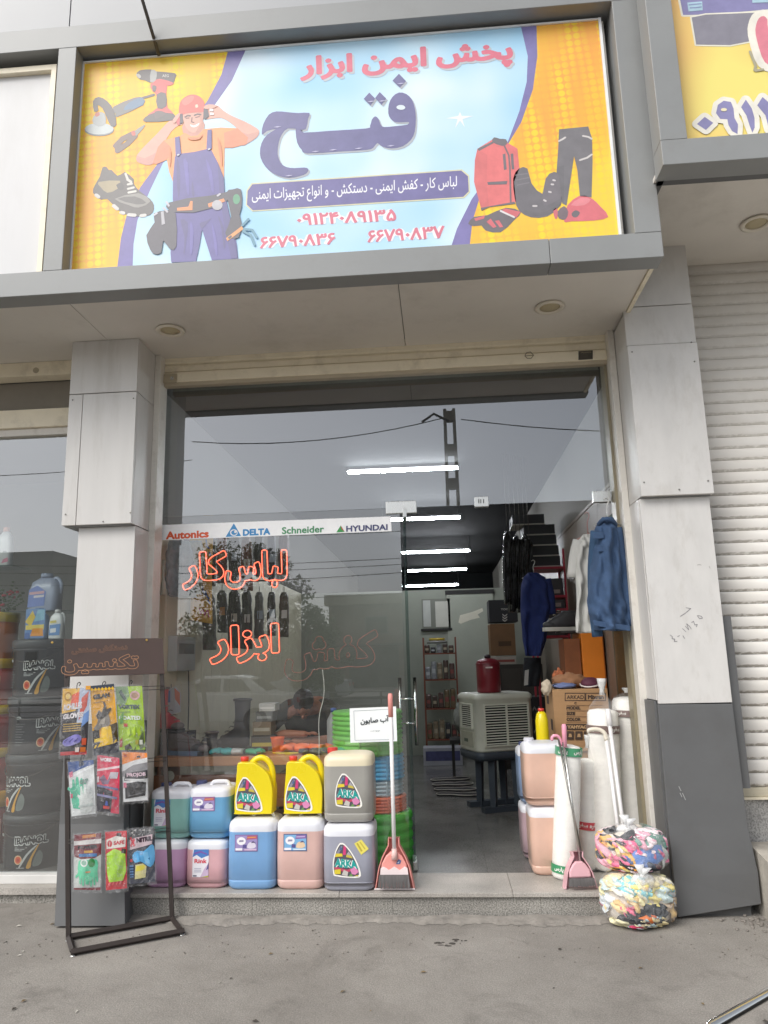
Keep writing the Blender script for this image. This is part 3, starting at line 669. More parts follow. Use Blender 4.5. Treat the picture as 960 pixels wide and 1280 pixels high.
# ------------------------------------------------------------------ right neighbour's shutter and canopy
RS = thing('roller_shutter', 'closed cream roller shutter with grimy slats at the right edge', 'roller shutter', (3.6, 5.0, .6))
zlo, zhi = .655, 4.2
SL = M('shutter_slat', '#d3ccbf', .5, var=.05, scale=4, dirt='#a39a8b', dscale=7, damt=.5)
def slat_mat():
    m = bpy.data.materials.new('grimy_slat'); m.use_nodes = True; n = m.node_tree; P = n.nodes['Principled BSDF']; L = n.links.new
    tc = n.nodes.new('ShaderNodeTexCoord'); sx = n.nodes.new('ShaderNodeSeparateXYZ'); L(tc.outputs['Object'], sx.inputs[0])
    mp = n.nodes.new('ShaderNodeMapping'); mp.inputs['Scale'].default_value = (26, 26, 60); oi = n.nodes.new('ShaderNodeObjectInfo')
    ad = n.nodes.new('ShaderNodeVectorMath'); ad.operation = 'ADD'; L(tc.outputs['Object'], ad.inputs[0]); L(oi.outputs['Location'], ad.inputs[1]); L(ad.outputs[0], mp.inputs[0])
    t = n.nodes.new('ShaderNodeTexNoise'); t.inputs['Scale'].default_value = 1; t.inputs['Detail'].default_value = 7; t.inputs['Roughness'].default_value = .8; L(mp.outputs[0], t.inputs[0])
    # grime lies in the groove at the foot of every slat
    gz = n.nodes.new('ShaderNodeMapRange'); gz.inputs[1].default_value = .038; gz.inputs[2].default_value = .012; L(sx.outputs['Z'], gz.inputs[0])
    mu = n.nodes.new('ShaderNodeMath'); mu.operation = 'MULTIPLY'; L(gz.outputs[0], mu.inputs[0]); L(t.outputs['Fac'], mu.inputs[1])
    # more grime lower on the shutter
    lz = n.nodes.new('ShaderNodeSeparateXYZ'); L(oi.outputs['Location'], lz.inputs[0]); lr = n.nodes.new('ShaderNodeMapRange'); lr.inputs[1].default_value = 3.4; lr.inputs[2].default_value = 1.6; lr.inputs[3].default_value = .25; lr.inputs[4].default_value = 1; L(lz.outputs['Z'], lr.inputs[0])
    rp = n.nodes.new('ShaderNodeMapRange'); rp.inputs[1].default_value = .40; rp.inputs[2].default_value = .52; L(mu.outputs[0], rp.inputs[0])
    m2 = n.nodes.new('ShaderNodeMath'); m2.operation = 'MULTIPLY'; L(rp.outputs[0], m2.inputs[0]); L(lr.outputs[0], m2.inputs[1])
    m3 = n.nodes.new('ShaderNodeMath'); m3.operation = 'MULTIPLY'; m3.inputs[1].default_value = .7; L(m2.outputs[0], m3.inputs[0])
    t2 = n.nodes.new('ShaderNodeTexNoise'); t2.inputs['Scale'].default_value = 3; t2.inputs['Detail'].default_value = 6; L(ad.outputs[0], t2.inputs[0])
    r2 = n.nodes.new('ShaderNodeValToRGB'); L(t2.outputs['Fac'], r2.inputs[0]); e = r2.color_ramp.elements; e[0].position = .35; e[1].position = .65; e[0].color = (*lin('#e8e4dd'), 1); e[1].color = (*lin('#f2efea'), 1)
    x = n.nodes.new('ShaderNodeMix'); x.data_type = 'RGBA'; L(m3.outputs[0], x.inputs['Factor']); L(r2.outputs[0], x.inputs['A']); x.inputs['B'].default_value = (*lin('#8b8073'), 1)
    L(x.outputs['Result'], P.inputs['Base Color']); P.inputs['Roughness'].default_value = .5; return m
SLM = slat_mat()
pitch = .0805; sp_ = [(x_*.8, z_*.0805/.1125) for x_, z_ in [(0, .0), (-.003, .004), (-.012, .014), (-.0155, .034), (-.0155, .062), (-.012, .084), (-.006, .097), (-.002, .1015), (-.002, .1095)]]
mb = MB().loft([[(x, a, b) for a, b in sp_] + [(x, .012, .0776), (x, .012, 0)] for x in (1.80, 5.6)], 0, True, closed=True)
s0 = mb.ob('slat', SLM, RS, world=False); s0.location = (-3.6, 0, .07)
for k in range(1, 44):
    c = s0.copy(); COL.objects.link(c); c.location = (-3.6, 0, .07+pitch*k)
bx(1.80, 5.6, 4.97, 5.03, .615, .668).ob('bottom_bar', M('shutter_bottom_bar', '#c5bda8', .5, dirt='#7d7464', dscale=12, damt=.6), RS, bevel=.004)
RN = thing('neighbour_canopy', 'projecting grey canopy box with yellow sign above the closed shutter', 'canopy', (3.6, 4, 4.18))
def rp_(name, mb, m, **k): return mb.ob(name, m, RN, **k)
rp_('canopy_bar', bx(1.343, 6, 3.8, 3.95, 4.182, 4.338), GREY, bevel=.003)
rp_('canopy_bar', bx(1.343, 1.492, 3.8, 3.95, 4.3385, 6.4), GREY, bevel=.003)
rp_('backing', bx(1.36, 6, 3.951, 4.02, 4.20, 6.4), DGREY)
rp_('side_panel', bx(1.364, 1.40, 3.951, 4.9, 4.20, 5.6), DGREY)
rp_('soffit_panel', bx(1.345, 6, 3.951, 5.1, 4.205, 4.23), SOFF)
downlight(945, 278, 4.205, RN)
rw = thing('plinth_wall', 'low speckled granite plinth under the closed shutter at far right', 'wall', (3.6, 5, .3))
bx(1.79, 5.6, 4.98, 5.1, .2, .60).ob('granite_facing', granite('pale_granite', (.2, .195, .19), (.52, .51, .49), 90, .6), rw)
bx(1.79, 5.6, 4.95, 5.1, .601, .6145).ob('capping', CREAM, rw)
# stay rod above the banner
p0, p1 = at(199, 70, Y=4.07), at(178, 0, Y=3.86); d = (p1-p0)
MB().tube([p0, p0+d*1.9], .011, 10).ob('stay_rod', M('dark_rod', '#5c5955', .5, .4))
tag(bpy.data.objects['stay_rod'], 'thin dark metal rod rising from the top edge of the banner', 'rod')
# ------------------------------------------------------------------ the banner over the shop
def banner_mat(name, kind):
    m = bpy.data.materials.new(name); m.use_nodes = True; n = m.node_tree; P = n.nodes['Principled BSDF']; L = n.links.new
    tc = n.nodes.new('ShaderNodeTexCoord')
    def noise(s, d=3):
        t = n.nodes.new('ShaderNodeTexNoise'); t.inputs['Scale'].default_value = s; t.inputs['Detail'].default_value = d; L(tc.outputs['Object'], t.inputs[0]); return t.outputs['Fac']
    def ramp(f, *st):
        r = n.nodes.new('ShaderNodeValToRGB'); L(f, r.inputs[0]); e = r.color_ramp.elements
        while len(e) < len(st): e.new(.5)
        for q, (p, c) in zip(e, st): q.position = p; q.color = (*lin(c), 1)
        return r.outputs[0]
    if kind == 'sky':
        c = ramp(noise(1.1, 2), (.32, '#9fd0ee'), (.5, '#c3e2f4'), (.66, '#e6f1f8'))
    else:
        base = ramp(noise(.9, 1), (.35, '#f0a648'), (.5, '#f2b63f'), (.65, '#f3cf4a')) if kind == 'yellow' else ramp(noise(1.6, 1), (.35, '#f0be72'), (.5, '#efcf75'), (.65, '#efe07c'))
        if kind == 'yellow':
            mp = n.nodes.new('ShaderNodeMapping'); mp.inputs['Rotation'].default_value = (0, R(4), 0); L(tc.outputs['Object'], mp.inputs[0])
            v = n.nodes.new('ShaderNodeTexVoronoi'); v.voronoi_dimensions = '2D'; v.inputs['Randomness'].default_value = .05; v.inputs['Scale'].default_value = 20
            sx = n.nodes.new('ShaderNodeSeparateXYZ'); L(mp.outputs[0], sx.inputs[0]); cx = n.nodes.new('ShaderNodeCombineXYZ'); L(sx.outputs['X'], cx.inputs['X']); L(sx.outputs['Z'], cx.inputs['Y']); L(cx.outputs[0], v.inputs['Vector'])
            d = n.nodes.new('ShaderNodeMapRange'); d.inputs[1].default_value = .5; d.inputs[2].default_value = .38; L(v.outputs['Distance'], d.inputs[0])
            # columns of dots: some stronger than others
            mp2 = n.nodes.new('ShaderNodeMapping'); mp2.inputs['Scale'].default_value = (9, 0, 1.2); L(mp.outputs[0], mp2.inputs[0])
            t = n.nodes.new('ShaderNodeTexNoise'); t.inputs['Scale'].default_value = 1; t.inputs['Detail'].default_value = 1; L(mp2.outputs[0], t.inputs[0])
            d2 = n.nodes.new('ShaderNodeMapRange'); d2.inputs[1].default_value = .42; d2.inputs[2].default_value = .68; d2.inputs[3].default_value = .08; d2.inputs[4].default_value = .95; L(t.outputs['Fac'], d2.inputs[0])
            mu = n.nodes.new('ShaderNodeMath'); mu.operation = 'MULTIPLY'; L(d.outputs[0], mu.inputs[0]); L(d2.outputs[0], mu.inputs[1])
            x = n.nodes.new('ShaderNodeMix'); x.data_type = 'RGBA'; L(mu.outputs[0], x.inputs['Factor']); L(base, x.inputs['A']); x.inputs['B'].default_value = (*lin('#f4d92e'), 1); base = x.outputs['Result']
        c = base
    L(c, P.inputs['Base Color']); P.inputs['Roughness'].default_value = .3; P.inputs['Coat Weight'].default_value = .3; P.inputs['Coat Roughness'].default_value = .5; P.inputs['Roughness'].default_value = .42; return m
BN = thing('banner_sign', 'wide printed banner with a worker in blue overalls and large navy Persian lettering', 'sign', (-.55, 4.1, 3.89))
zb0, zb1 = 3.875, 5.452
bx(-2.228, 1.146, 4.103, 4.19, zb0, zb1).ob('light_box', M('banner_backing', '#d5d8d9', .5), BN)
bx(-2.236, -2.2285, 4.092, 4.19, zb0, zb1+.012).ob('edge_trim', M('white_trim', '#eceeef', .3), BN)
bx(1.1465, 1.162, 4.090, 4.19, zb0, zb1+.012).ob('edge_trim', M('white_trim', '#eceeef', .3), BN)
bx(-2.228, 1.146, 4.092, 4.19, zb1+.0005, zb1+.012).ob('edge_trim', M('white_trim', '#eceeef', .3), BN)
bx(1.164, 1.185, 4.13, 4.198, zb0, zb1+.02).ob('side_channel', FRAME, BN)
F1 = Fr((0, 4.1025, 0), (1, 0, 0), (0, 0, 1))
_K0 = K
def K(h, rough=.3):        # print colours with a pale glare veil mixed in, under a glossy laminate
    l = lin(h); l = tuple(x*.80+g*.20 for x, g in zip(l, (.62, .62, .65)))
    return M('vinyl_' + h.strip('#'), l, .42, var=.10, scale=11, coat=.3)
NAVY = '#3e3a86'; PUR = '#5d50a3'
p = Print(F1, .0003, .0001)
p.rect(-2.2275, zb0, 1.1455, zb1, banner_mat('banner_sky_print', 'sky'))
YEL = banner_mat('banner_yellow_print', 'yellow')
c1 = lambda *a: [(80+x*.375, 20+y*.375) for x, y in a]
c2 = lambda *a: [(420+x/2.1818, 20+y/2.1818) for x, y in a]
def clampP(pr, pts): return [(min(1.1454, max(-2.2274, u)), min(zb1-.0002, max(zb0+.0002, v))) for u, v in [pr.fr.px(*q) for q in pts]]
p.fill([clampP(p, c1((50, 140), (552, 110), (525, 195), (480, 280), (400, 395), (320, 482), (255, 570), (210, 660), (190, 740), (178, 860), (0, 880)))], YEL)
p.fill([clampP(p, c1((546, 110), (605, 105), (560, 215), (500, 300), (430, 390), (330, 490), (285, 585), (245, 680), (232, 760), (228, 860), (175, 860), (190, 740), (210, 660), (255, 570), (320, 482), (400, 395), (480, 280), (525, 195)))], PUR)
p.fill([clampP(p, c2((543, 20), (730, 0), (800, 650), (355, 660), (368, 560), (385, 490), (440, 390), (500, 290), (535, 200), (548, 110)))], YEL)
p.fill([clampP(p, c2((504, 20), (546, 15), (549, 110), (537, 200), (505, 290), (445, 390), (395, 485), (372, 560), (362, 660), (305, 660), (330, 580), (370, 500), (420, 430), (470, 340), (500, 260), (520, 180), (523, 110)))], PUR)
p.pxp([(575, 147-7), (577, 145), (592, 145), (578, 149), (581, 159), (575, 151), (569, 160), (572, 149), (558, 148), (573, 145)], '#f4f9fc')
p.ob('background_print', BN)
# large word
fa1 = [(217, 372), (222, 348), (245, 355), (262, 375), (400, 366), (600, 353), (622, 340), (632, 305), (650, 287), (668, 300), (682, 335), (702, 345), (760, 340), (826, 332), (834, 318), (800, 319), (760, 318), (735, 300), (722, 270), (725, 220), (745, 180), (780, 157), (820, 165), (850, 195), (866, 240), (872, 300), (866, 370), (845, 415), (800, 450), (740, 462), (690, 452), (662, 432), (640, 458), (600, 470), (450, 479), (280, 489), (250, 470), (225, 430)]
fa2 = [(32, 372), (40, 330), (70, 278), (112, 260), (170, 264), (230, 269), (292, 268), (284, 300), (272, 356), (230, 357), (175, 352), (142, 384), (124, 430), (118, 490), (135, 540), (165, 563), (210, 569), (262, 566), (286, 574), (276, 597), (240, 612), (180, 622), (120, 610), (70, 580), (35, 535), (22, 490), (30, 435), (60, 388), (110, 356), (60, 366), (36, 386)]
dots = [[(780, 55), (818, 95), (785, 130), (745, 92)], [(618, 158), (650, 190), (625, 228), (588, 192)], [(675, 155), (710, 190), (685, 225), (650, 188)]]
q = Print(F1, .0016, .0002)
cz = lambda pts, dx=0, dy=0: [(320+(x+dx)/4.364, 80+(y+dy)/4.364) for x, y in pts]
for l in [fa1, fa2]: q.fill([[q.fr.px(*s) for s in smoothloop(cz(l, 9, 9), 2)]], '#a7aeb8', up=False)
for l in dots: q.pxp(cz(l, 9, 9), '#a7aeb8')
for l in [fa1, fa2]: q.fill([[q.fr.px(*s) for s in smoothloop(cz(l), 2)]], NAVY, up=False); q.w += .0003
for l in dots: q.pxp(cz(l), NAVY)
q.pxp(cz([(765, 238), (780, 226), (805, 228), (815, 242), (800, 252), (778, 250)]), '#dcebf2', 2)
for x, y in ((118, 345), (325, 480), (420, 471), (560, 463), (735, 449), (180, 612), (790, 110), (628, 208), (688, 205)):
    q.pxp(cz([(x-22, y+2), (x, y-4), (x+22, y-3), (x, y+4)]), '#b9b6da')
q.ob('brand_lettering', BN)
# headline, strap line, telephone numbers
q = Print(F1, .0016, .0002)
t2 = lambda *a: [(370+x/3.4286, 40+y/3.4286) for x, y in a]
for txt, a in (('ابزار', ((18, 212), (243, 196), (243, 90), (18, 106))), ('ایمن', ((282, 192), (560, 172), (560, 62), (282, 82))), ('پخش', ((600, 168), (930, 150), (930, 40), (600, 60)))):
    q.ptext(txt, '#b9c3cb', t2(*[(x+9, y+8) for x, y in a]), fa=True, d=.045, h=.03, up=False)
q.w += .0004
for txt, a in (('ابزار', ((18, 212), (243, 196), (243, 90), (18, 106))), ('ایمن', ((282, 192), (560, 172), (560, 62), (282, 82))), ('پخش', ((600, 168), (930, 150), (930, 40), (600, 60)))):
    q.ptext(txt, '#dd4a6c', t2(*a), fa=True, d=.045, h=.03, up=False)
q.ob('headline_lettering', BN)
q = Print(F1, .0014, .0002)
t3 = lambda *a: [(300+x/3.2, 205+y/3.2) for x, y in a]
bar = [(50, 82), (885, 27), (912, 50), (915, 110), (893, 132), (52, 186), (28, 163), (31, 108)]
bo = [(46, 77), (888, 22), (917, 46), (920, 113), (897, 137), (50, 191), (23, 166), (26, 105)]
q.pxp(t3(*bo), '#d9d6a8'); q.pxp(t3(*bar), '#4a3f92')
q.ptext('لباس کار - کفش ایمنی - دستکش - و انواع تجهیزات ایمنی', '#f1f1f5', t3((48, 166), (868, 112), (868, 48), (48, 102)), fa=True, d=.012, h=.028)
q.ob('strap_line', BN)
q = Print(F1, .0014, .0002)
for txt, a in (('۰۹۱۲۴۰۸۹۱۳۵', ((228, 248), (625, 228), (625, 180), (228, 200))), ('۶۶۷۹۰۸۳۶', ((80, 340), (382, 322), (382, 274), (80, 292))), ('۶۶۷۹۰۸۳۷', ((510, 316), (818, 297), (818, 246), (510, 266)))):
    q.ptext(txt, '#f6f7fa', t3(*a), d=.12, h=.03, up=False)
q.w += .0004
for txt, a in (('۰۹۱۲۴۰۸۹۱۳۵', ((228, 248), (625, 228), (625, 180), (228, 200))), ('۶۶۷۹۰۸۳۶', ((80, 340), (382, 322), (382, 274), (80, 292))), ('۶۶۷۹۰۸۳۷', ((510, 316), (818, 297), (818, 246), (510, 266)))):
    q.ptext(txt, '#d8506f', t3(*a), d=.03, h=.025, up=False)
q.ob('telephone_numbers', BN)
# printed worker
q = Print(F1, .0016, .00012)
W_ = lambda pts, mat, sm=2: q.pxp(pts, mat, sm, z=5.333, ox=160, oy=110)
SK = '#e3a48e'; OV = '#4a3f94'; BK = '#35303d'
W_([(370, 160), (345, 165), (300, 200), (255, 240), (190, 310), (110, 390), (60, 450), (60, 490), (100, 510), (150, 515), (190, 480), (205, 430), (240, 370), (290, 290), (340, 250), (370, 240)], SK)
W_([(505, 130), (540, 110), (600, 120), (640, 155), (700, 190), (780, 225), (860, 270), (876, 295), (860, 330), (800, 370), (760, 385), (700, 330), (740, 290), (680, 230), (620, 200), (560, 205), (510, 205)], SK)
W_([(60, 450), (110, 470), (190, 430), (200, 440), (190, 485), (150, 515), (100, 510), (62, 490)], '#d18f7d')
W_([(740, 290), (800, 310), (872, 290), (860, 330), (800, 370), (760, 385), (710, 330)], '#d39583')
W_([(375, 230), (368, 300), (420, 330), (470, 318), (507, 278), (500, 220)], '#cf8d78')
W_([(380, 300), (350, 320), (240, 350), (200, 395), (165, 505), (190, 510), (260, 480), (275, 560), (300, 625), (640, 625), (645, 400), (700, 400), (790, 375), (800, 330), (750, 300), (730, 270), (620, 265), (505, 275), (465, 318), (420, 322)], '#f39a45', 0)
W_([(200, 395), (240, 350), (290, 400), (270, 470), (190, 510), (165, 505)], '#ea7f49', 0)
W_([(640, 300), (730, 270), (800, 330), (790, 375), (700, 398), (645, 400)], '#ee8350', 0)
W_([(372, 170), (374, 230), (395, 275), (430, 300), (470, 290), (495, 255), (503, 200), (500, 150)], SK)
W_([(470, 165), (500, 150), (503, 200), (495, 255), (470, 290), (450, 296), (485, 235)], '#cf8f7a')
W_([(415, 243), (440, 252), (477, 234), (468, 254), (442, 265), (422, 260)], '#f3efe9')
q.stroke([[(160+x/5.333, 110+y/5.333) for x, y in l] for l in ([(382, 195), (398, 186), (415, 188)], [(445, 184), (465, 176), (485, 180)])], '#4a2f2a', .006, px=True)
q.stroke([[(160+x/5.333, 110+y/5.333) for x, y in l] for l in ([(388, 204), (408, 202)], [(452, 198), (476, 193)], [(428, 200), (424, 228), (440, 232)])], '#7d4a40', .004, px=True)
W_([(345, 185), (342, 125), (360, 80), (400, 52), (440, 46), (480, 60), (508, 95), (514, 150), (500, 162), (440, 165), (385, 172)], '#e8503d')
W_([(360, 90), (400, 60), (440, 56), (430, 90), (380, 120)], '#ef7461')
W_([(450, 115), (465, 112), (468, 130), (452, 134)], '#f8cfb4')
W_([(340, 178), (365, 172), (370, 235), (345, 242)], BK, 0); W_([(318, 195), (345, 180), (345, 250), (325, 236)], '#d6404b')
W_([(505, 140), (530, 133), (542, 190), (518, 212), (503, 205)], BK, 0)
for x, y in ((545, 150), (548, 176)): W_([(x, y-10), (x+26, y-8), (x+26, y+8), (x, y+8)], '#ece7e8', 0)
W_([(505, 130), (540, 112), (600, 122), (560, 140), (520, 142)], SK)
W_([(300, 215), (340, 170), (350, 178), (330, 215), (310, 240)], SK)
W_([(355, 440), (440, 430), (550, 405), (600, 500), (640, 600), (645, 700), (690, 900), (725, 1040), (735, 1140), (560, 1150), (495, 945), (480, 1040), (455, 1158), (290, 1165), (285, 1100), (310, 860), (300, 740), (302, 600), (315, 460)], OV, 0)
for pts_ in ([(330, 470), (350, 560), (345, 720), (335, 725), (325, 560)], [(430, 620), (445, 700), (440, 730), (425, 700)], [(350, 880), (400, 900), (395, 1000), (380, 1100), (372, 1100), (378, 990)], [(600, 850), (640, 930), (650, 1060), (640, 1065), (625, 950)], [(480, 905), (520, 890), (560, 870), (530, 905), (495, 940)]): W_(pts_, '#40367f')
for pts_ in ([(370, 480), (400, 500), (410, 700), (395, 700), (380, 560)], [(520, 470), (560, 560), (575, 690), (560, 690), (535, 560)], [(420, 890), (440, 960), (430, 1100), (415, 1100), (415, 960)], [(560, 900), (590, 1000), (600, 1110), (585, 1110), (570, 1000)]): W_(pts_, '#5a4fa8')
for pts_ in ([(270, 390), (290, 430), (285, 520), (278, 520), (275, 430)], [(600, 330), (625, 400), (630, 520), (620, 500), (605, 400)], [(400, 330), (470, 335), (500, 310), (480, 345), (420, 350)]): W_(pts_, '#dd7f3a')
W_([(600, 500), (640, 600), (645, 700), (690, 900), (735, 1140), (690, 1142), (640, 900), (610, 680)], '#3f3583', 0)
W_([(315, 335), (345, 325), (356, 445), (320, 456)], OV, 0); W_([(532, 285), (560, 280), (560, 408), (525, 416)], OV, 0)
W_([(265, 770), (400, 738), (560, 720), (690, 690), (702, 735), (560, 805), (440, 835), (290, 832), (255, 795)], BK, 0)
W_([(125, 985), (180, 900), (175, 840), (260, 820), (320, 840), (325, 1060), (280, 1075), (237, 1020), (225, 1100), (180, 1110), (150, 1080)], BK)
W_([(655, 705), (700, 680), (755, 680), (760, 790), (745, 850), (760, 910), (740, 1000), (680, 1005), (650, 970), (690, 860)], BK)
W_([(330, 803), (405, 795), (418, 758), (433, 758), (432, 818), (330, 822)], '#ef8c3c', 0); W_([(535, 775), (640, 740), (650, 760), (540, 800)], '#ee8d42', 0)
W_([(597+36*math.cos(a), 785+34*math.sin(a)) for a in [k*.45 for k in range(14)]], '#b9b7bc', 0)
W_([(725+24*math.cos(a), 745+34*math.sin(a)) for a in [k*.45 for k in range(14)]], '#3f9a6a', 0)
W_([(655, 1005), (760, 925), (772, 945), (665, 1025)], '#e99a45', 0); W_([(668, 1000), (690, 985), (697, 997), (675, 1013)], BK, 0)
W_([(222, 830), (240, 825), (250, 910), (228, 918)], '#b5b3ba', 0)
q.stroke([[(160+x/5.333, 110+y/5.333) for x, y in l] for l in ([(770, 960), (820, 985), (845, 1050)], [(775, 945), (830, 950), (860, 1000)], [(765, 920), (805, 878)])], '#4a8ea6', .008, px=True)
q.stroke([[(160+x/5.333, 110+y/5.333) for x, y in l] for l in ([(180, 850), (195, 840)], [(240, 805), (265, 830)], [(260, 765), (275, 790)], [(600, 722), (615, 712)], [(340, 450), (335, 452)], [(545, 412), (540, 414)])], '#c9c6cf', .007, px=True)
q.ob('printed_worker', BN)
# printed tools
def tool(name, z, ox, oy, items):
    q = Print(F1, .0016, .00012)
    for it in items:
        if it[0] == 's': q.stroke([[(ox+x/z, oy+y/z) for x, y in l] for l in it[1]], it[2], it[3], px=True)
        elif it[0] == 't': q.ptext(it[1], it[2], [(ox+x/z, oy+y/z) for x, y in it[3]], d=.02, h=.05)
        else: q.pxp(it[0], it[1], it[2] if len(it) > 2 else 2, z=z, ox=ox, oy=oy)
    q.ob(name, BN)
a4 = (6.4, 100, 80); DK = '#4b423f'; RD = '#df4b46'; GY = '#a9aaa6'
tool('printed_drill', *a4, [([(565, 155), (690, 150), (692, 230), (702, 350), (752, 405), (600, 442), (545, 405), (622, 350), (606, 240), (580, 220)], RD), ([(450, 90), (480, 52), (570, 45), (600, 60), (760, 75), (764, 110), (742, 165), (700, 172), (640, 140), (560, 150), (520, 132), (480, 125)], DK), ([(590, 140), (640, 120), (745, 150), (738, 168), (700, 176), (600, 165)], RD), ([(570, 50), (615, 65), (605, 135), (562, 146)], GY), ([(448, 88), (470, 80), (490, 100), (475, 118)], '#b8b3a8'), ([(615, 245), (685, 235), (692, 340), (622, 356)], DK), ([(580, 175), (612, 180), (605, 220), (585, 218)], DK), ([(520, 430), (600, 392), (750, 400), (742, 452), (525, 466)], DK), ([(600, 385), (650, 378), (690, 400), (640, 430), (600, 440)], '#5d4a47'), ('t', 'AEG', '#d8d3cc', ((660, 108), (712, 108), (712, 85), (660, 85)))])
tool('printed_grinder', *a4, [('s', [[(500, 275), (590, 248)]], DK, .010), ([(265, 345), (440, 270), (505, 275), (507, 330), (300, 425), (285, 400)], '#6b6864'), ([(350, 372), (400, 305), (500, 268), (507, 332)], '#4d7396'), ([(155+118*math.cos(k*.4), 530+48*math.sin(k*.4)) for k in range(16)], '#7f8686', 0), ([(155+115*math.cos(k*.4), 520+46*math.sin(k*.4)) for k in range(16)], '#c3cccb', 0), ([(105, 300), (150, 265), (220, 300), (275, 380), (292, 490), (250, 500), (215, 430), (180, 355), (142, 330), (148, 372), (115, 382)], DK), ([(108, 425), (150, 388), (200, 400), (207, 480), (150, 502), (105, 472)], '#a9aead'), ([(120, 400), (150, 385), (160, 410), (130, 425)], '#c1502f')])
tool('printed_pliers', *a4, [('s', [[(288, 655), (340, 600), (430, 556)], [(302, 695), (380, 640), (440, 578)]], '#6a5044', .020), ([(425, 548), (515, 487), (512, 510), (452, 575)], '#8e918c'), ([(410, 545), (440, 540), (445, 570), (420, 575)], '#d0503c')])
tool('printed_safety_shoe', *a4, [([(180, 830), (212, 825), (232, 850), (255, 850), (300, 895), (350, 870), (366, 868), (430, 920), (432, 960), (480, 1020), (560, 1080), (592, 1130), (582, 1190), (520, 1222), (400, 1212), (320, 1182), (220, 1082), (170, 1087), (105, 1032), (120, 970), (160, 900)], '#4e4843'), ([(150, 945), (320, 935), (300, 1000), (220, 1032), (165, 985)], '#a59468'), ([(280, 1080), (470, 1035), (565, 1100), (470, 1150), (390, 1130)], '#8f8b84'), ([(300, 1080), (440, 1060), (530, 1110), (450, 1125)], '#54504c'), ([(290, 970), (340, 950), (350, 1000), (320, 1010)], '#3a3532'), ('s', [[(365, 880), (385, 930)], [(380, 925), (410, 945)], [(385, 965), (415, 960)], [(385, 1000), (430, 990)], [(390, 1030), (445, 1020)]], '#d9d5cc', .008), ('s', [[(130, 1050), (150, 1065)], [(270, 1135), (300, 1160)], [(330, 1190), (350, 1195)], [(390, 1208), (440, 1212)], [(490, 1216), (520, 1212)]], '#d5d2cc', .012)])
a5 = (4.8, 580, 140)
tool('printed_trousers', *a5, [([(570, 105), (745, 88), (768, 160), (771, 300), (765, 512), (695, 506), (680, 350), (660, 265), (640, 400), (615, 562), (590, 550), (555, 360), (565, 220)], '#4f4a4f', 0), ('s', [[(570, 175), (590, 165), (607, 154)], [(714, 145), (745, 150), (765, 162)], [(695, 290), (740, 275), (766, 256)]], '#cfc9c5', .006), ([(560, 330), (600, 320), (600, 540), (590, 548)], '#433e43', 0)])
tool('printed_jacket', *a5, [([(80, 222), (180, 160), (250, 180), (320, 220), (332, 340), (300, 420), (312, 542), (150, 567), (105, 592), (60, 420), (65, 290)], '#e4504d', 0), ([(60, 420), (65, 290), (80, 222), (140, 260), (135, 420), (150, 567), (105, 592)], '#d94946', 0), ([(180, 153), (215, 162), (252, 165), (258, 192), (230, 205), (170, 182)], '#4b4148'), ([(80, 222), (172, 178), (178, 188), (90, 235)], '#4b4148', 0), ([(232, 255), (248, 250), (256, 345), (240, 350)], '#4b3e45', 0), ([(279, 252), (295, 250), (301, 345), (286, 345)], '#4b3e45', 0), ([(140, 422), (260, 415), (256, 435), (143, 438)], '#4b3e45', 0), ([(100, 577), (300, 540), (310, 552), (152, 572), (105, 594)], '#4b3e45', 0), ('s', [[(240, 200), (268, 260), (275, 330), (280, 540)]], '#5b3a40', .005)])
tool('printed_boots', *a5, [([(295, 400), (330, 340), (380, 340), (405, 430), (470, 492), (490, 400), (540, 360), (590, 390), (600, 470), (580, 560), (500, 627), (400, 632), (330, 592), (305, 520)], '#453e45'), ([(490, 400), (540, 362), (590, 392), (598, 470), (575, 520), (500, 560), (470, 540)], '#524850'), ('s', [[(310, 380), (380, 370)], [(312, 410), (388, 395)], [(320, 440), (390, 425)]], '#655d63', .004), ('s', [[(535, 410), (545, 412)], [(525, 435), (535, 436)], [(510, 480), (520, 482)], [(480, 530), (490, 535)], [(415, 565), (435, 565)]], '#cfc8c8', .006), ('s', [[(370, 600), (430, 615), (500, 608), (570, 560)]], '#3a3339', .010)])
tool('printed_gloves', *a5, [([(25, 670), (60, 630), (140, 620), (250, 575), (342, 600), (300, 650), (220, 722), (130, 712), (105, 682), (60, 686)], '#43353c'), ([(60, 640), (125, 622), (120, 640), (70, 655)], '#d8404c', 0), ([(240, 578), (340, 600), (315, 635), (225, 598)], '#d4414c', 0), ([(135, 660), (160, 640), (195, 690), (175, 697)], '#d8404c', 0), ([(185, 655), (210, 650), (235, 690), (215, 694)], '#d8404c', 0), ('s', [[(220, 595), (300, 632)]], '#e3dedd', .006)])
tool('printed_helmet', *a5, [([(600, 657), (620, 562), (690, 505), (760, 515), (820, 570), (866, 630), (780, 652), (640, 657)], '#dc4855'), ([(640, 560), (700, 515), (760, 525), (720, 560)], '#e5717a'), ([(560, 600), (600, 565), (625, 600), (610, 645), (570, 640)], '#5b3c46'), ([(645, 610), (670, 590), (695, 605), (680, 630), (655, 632)], '#4a3a42'), ([(535, 590), (560, 580), (560, 635), (545, 640)], '#cf4351')])
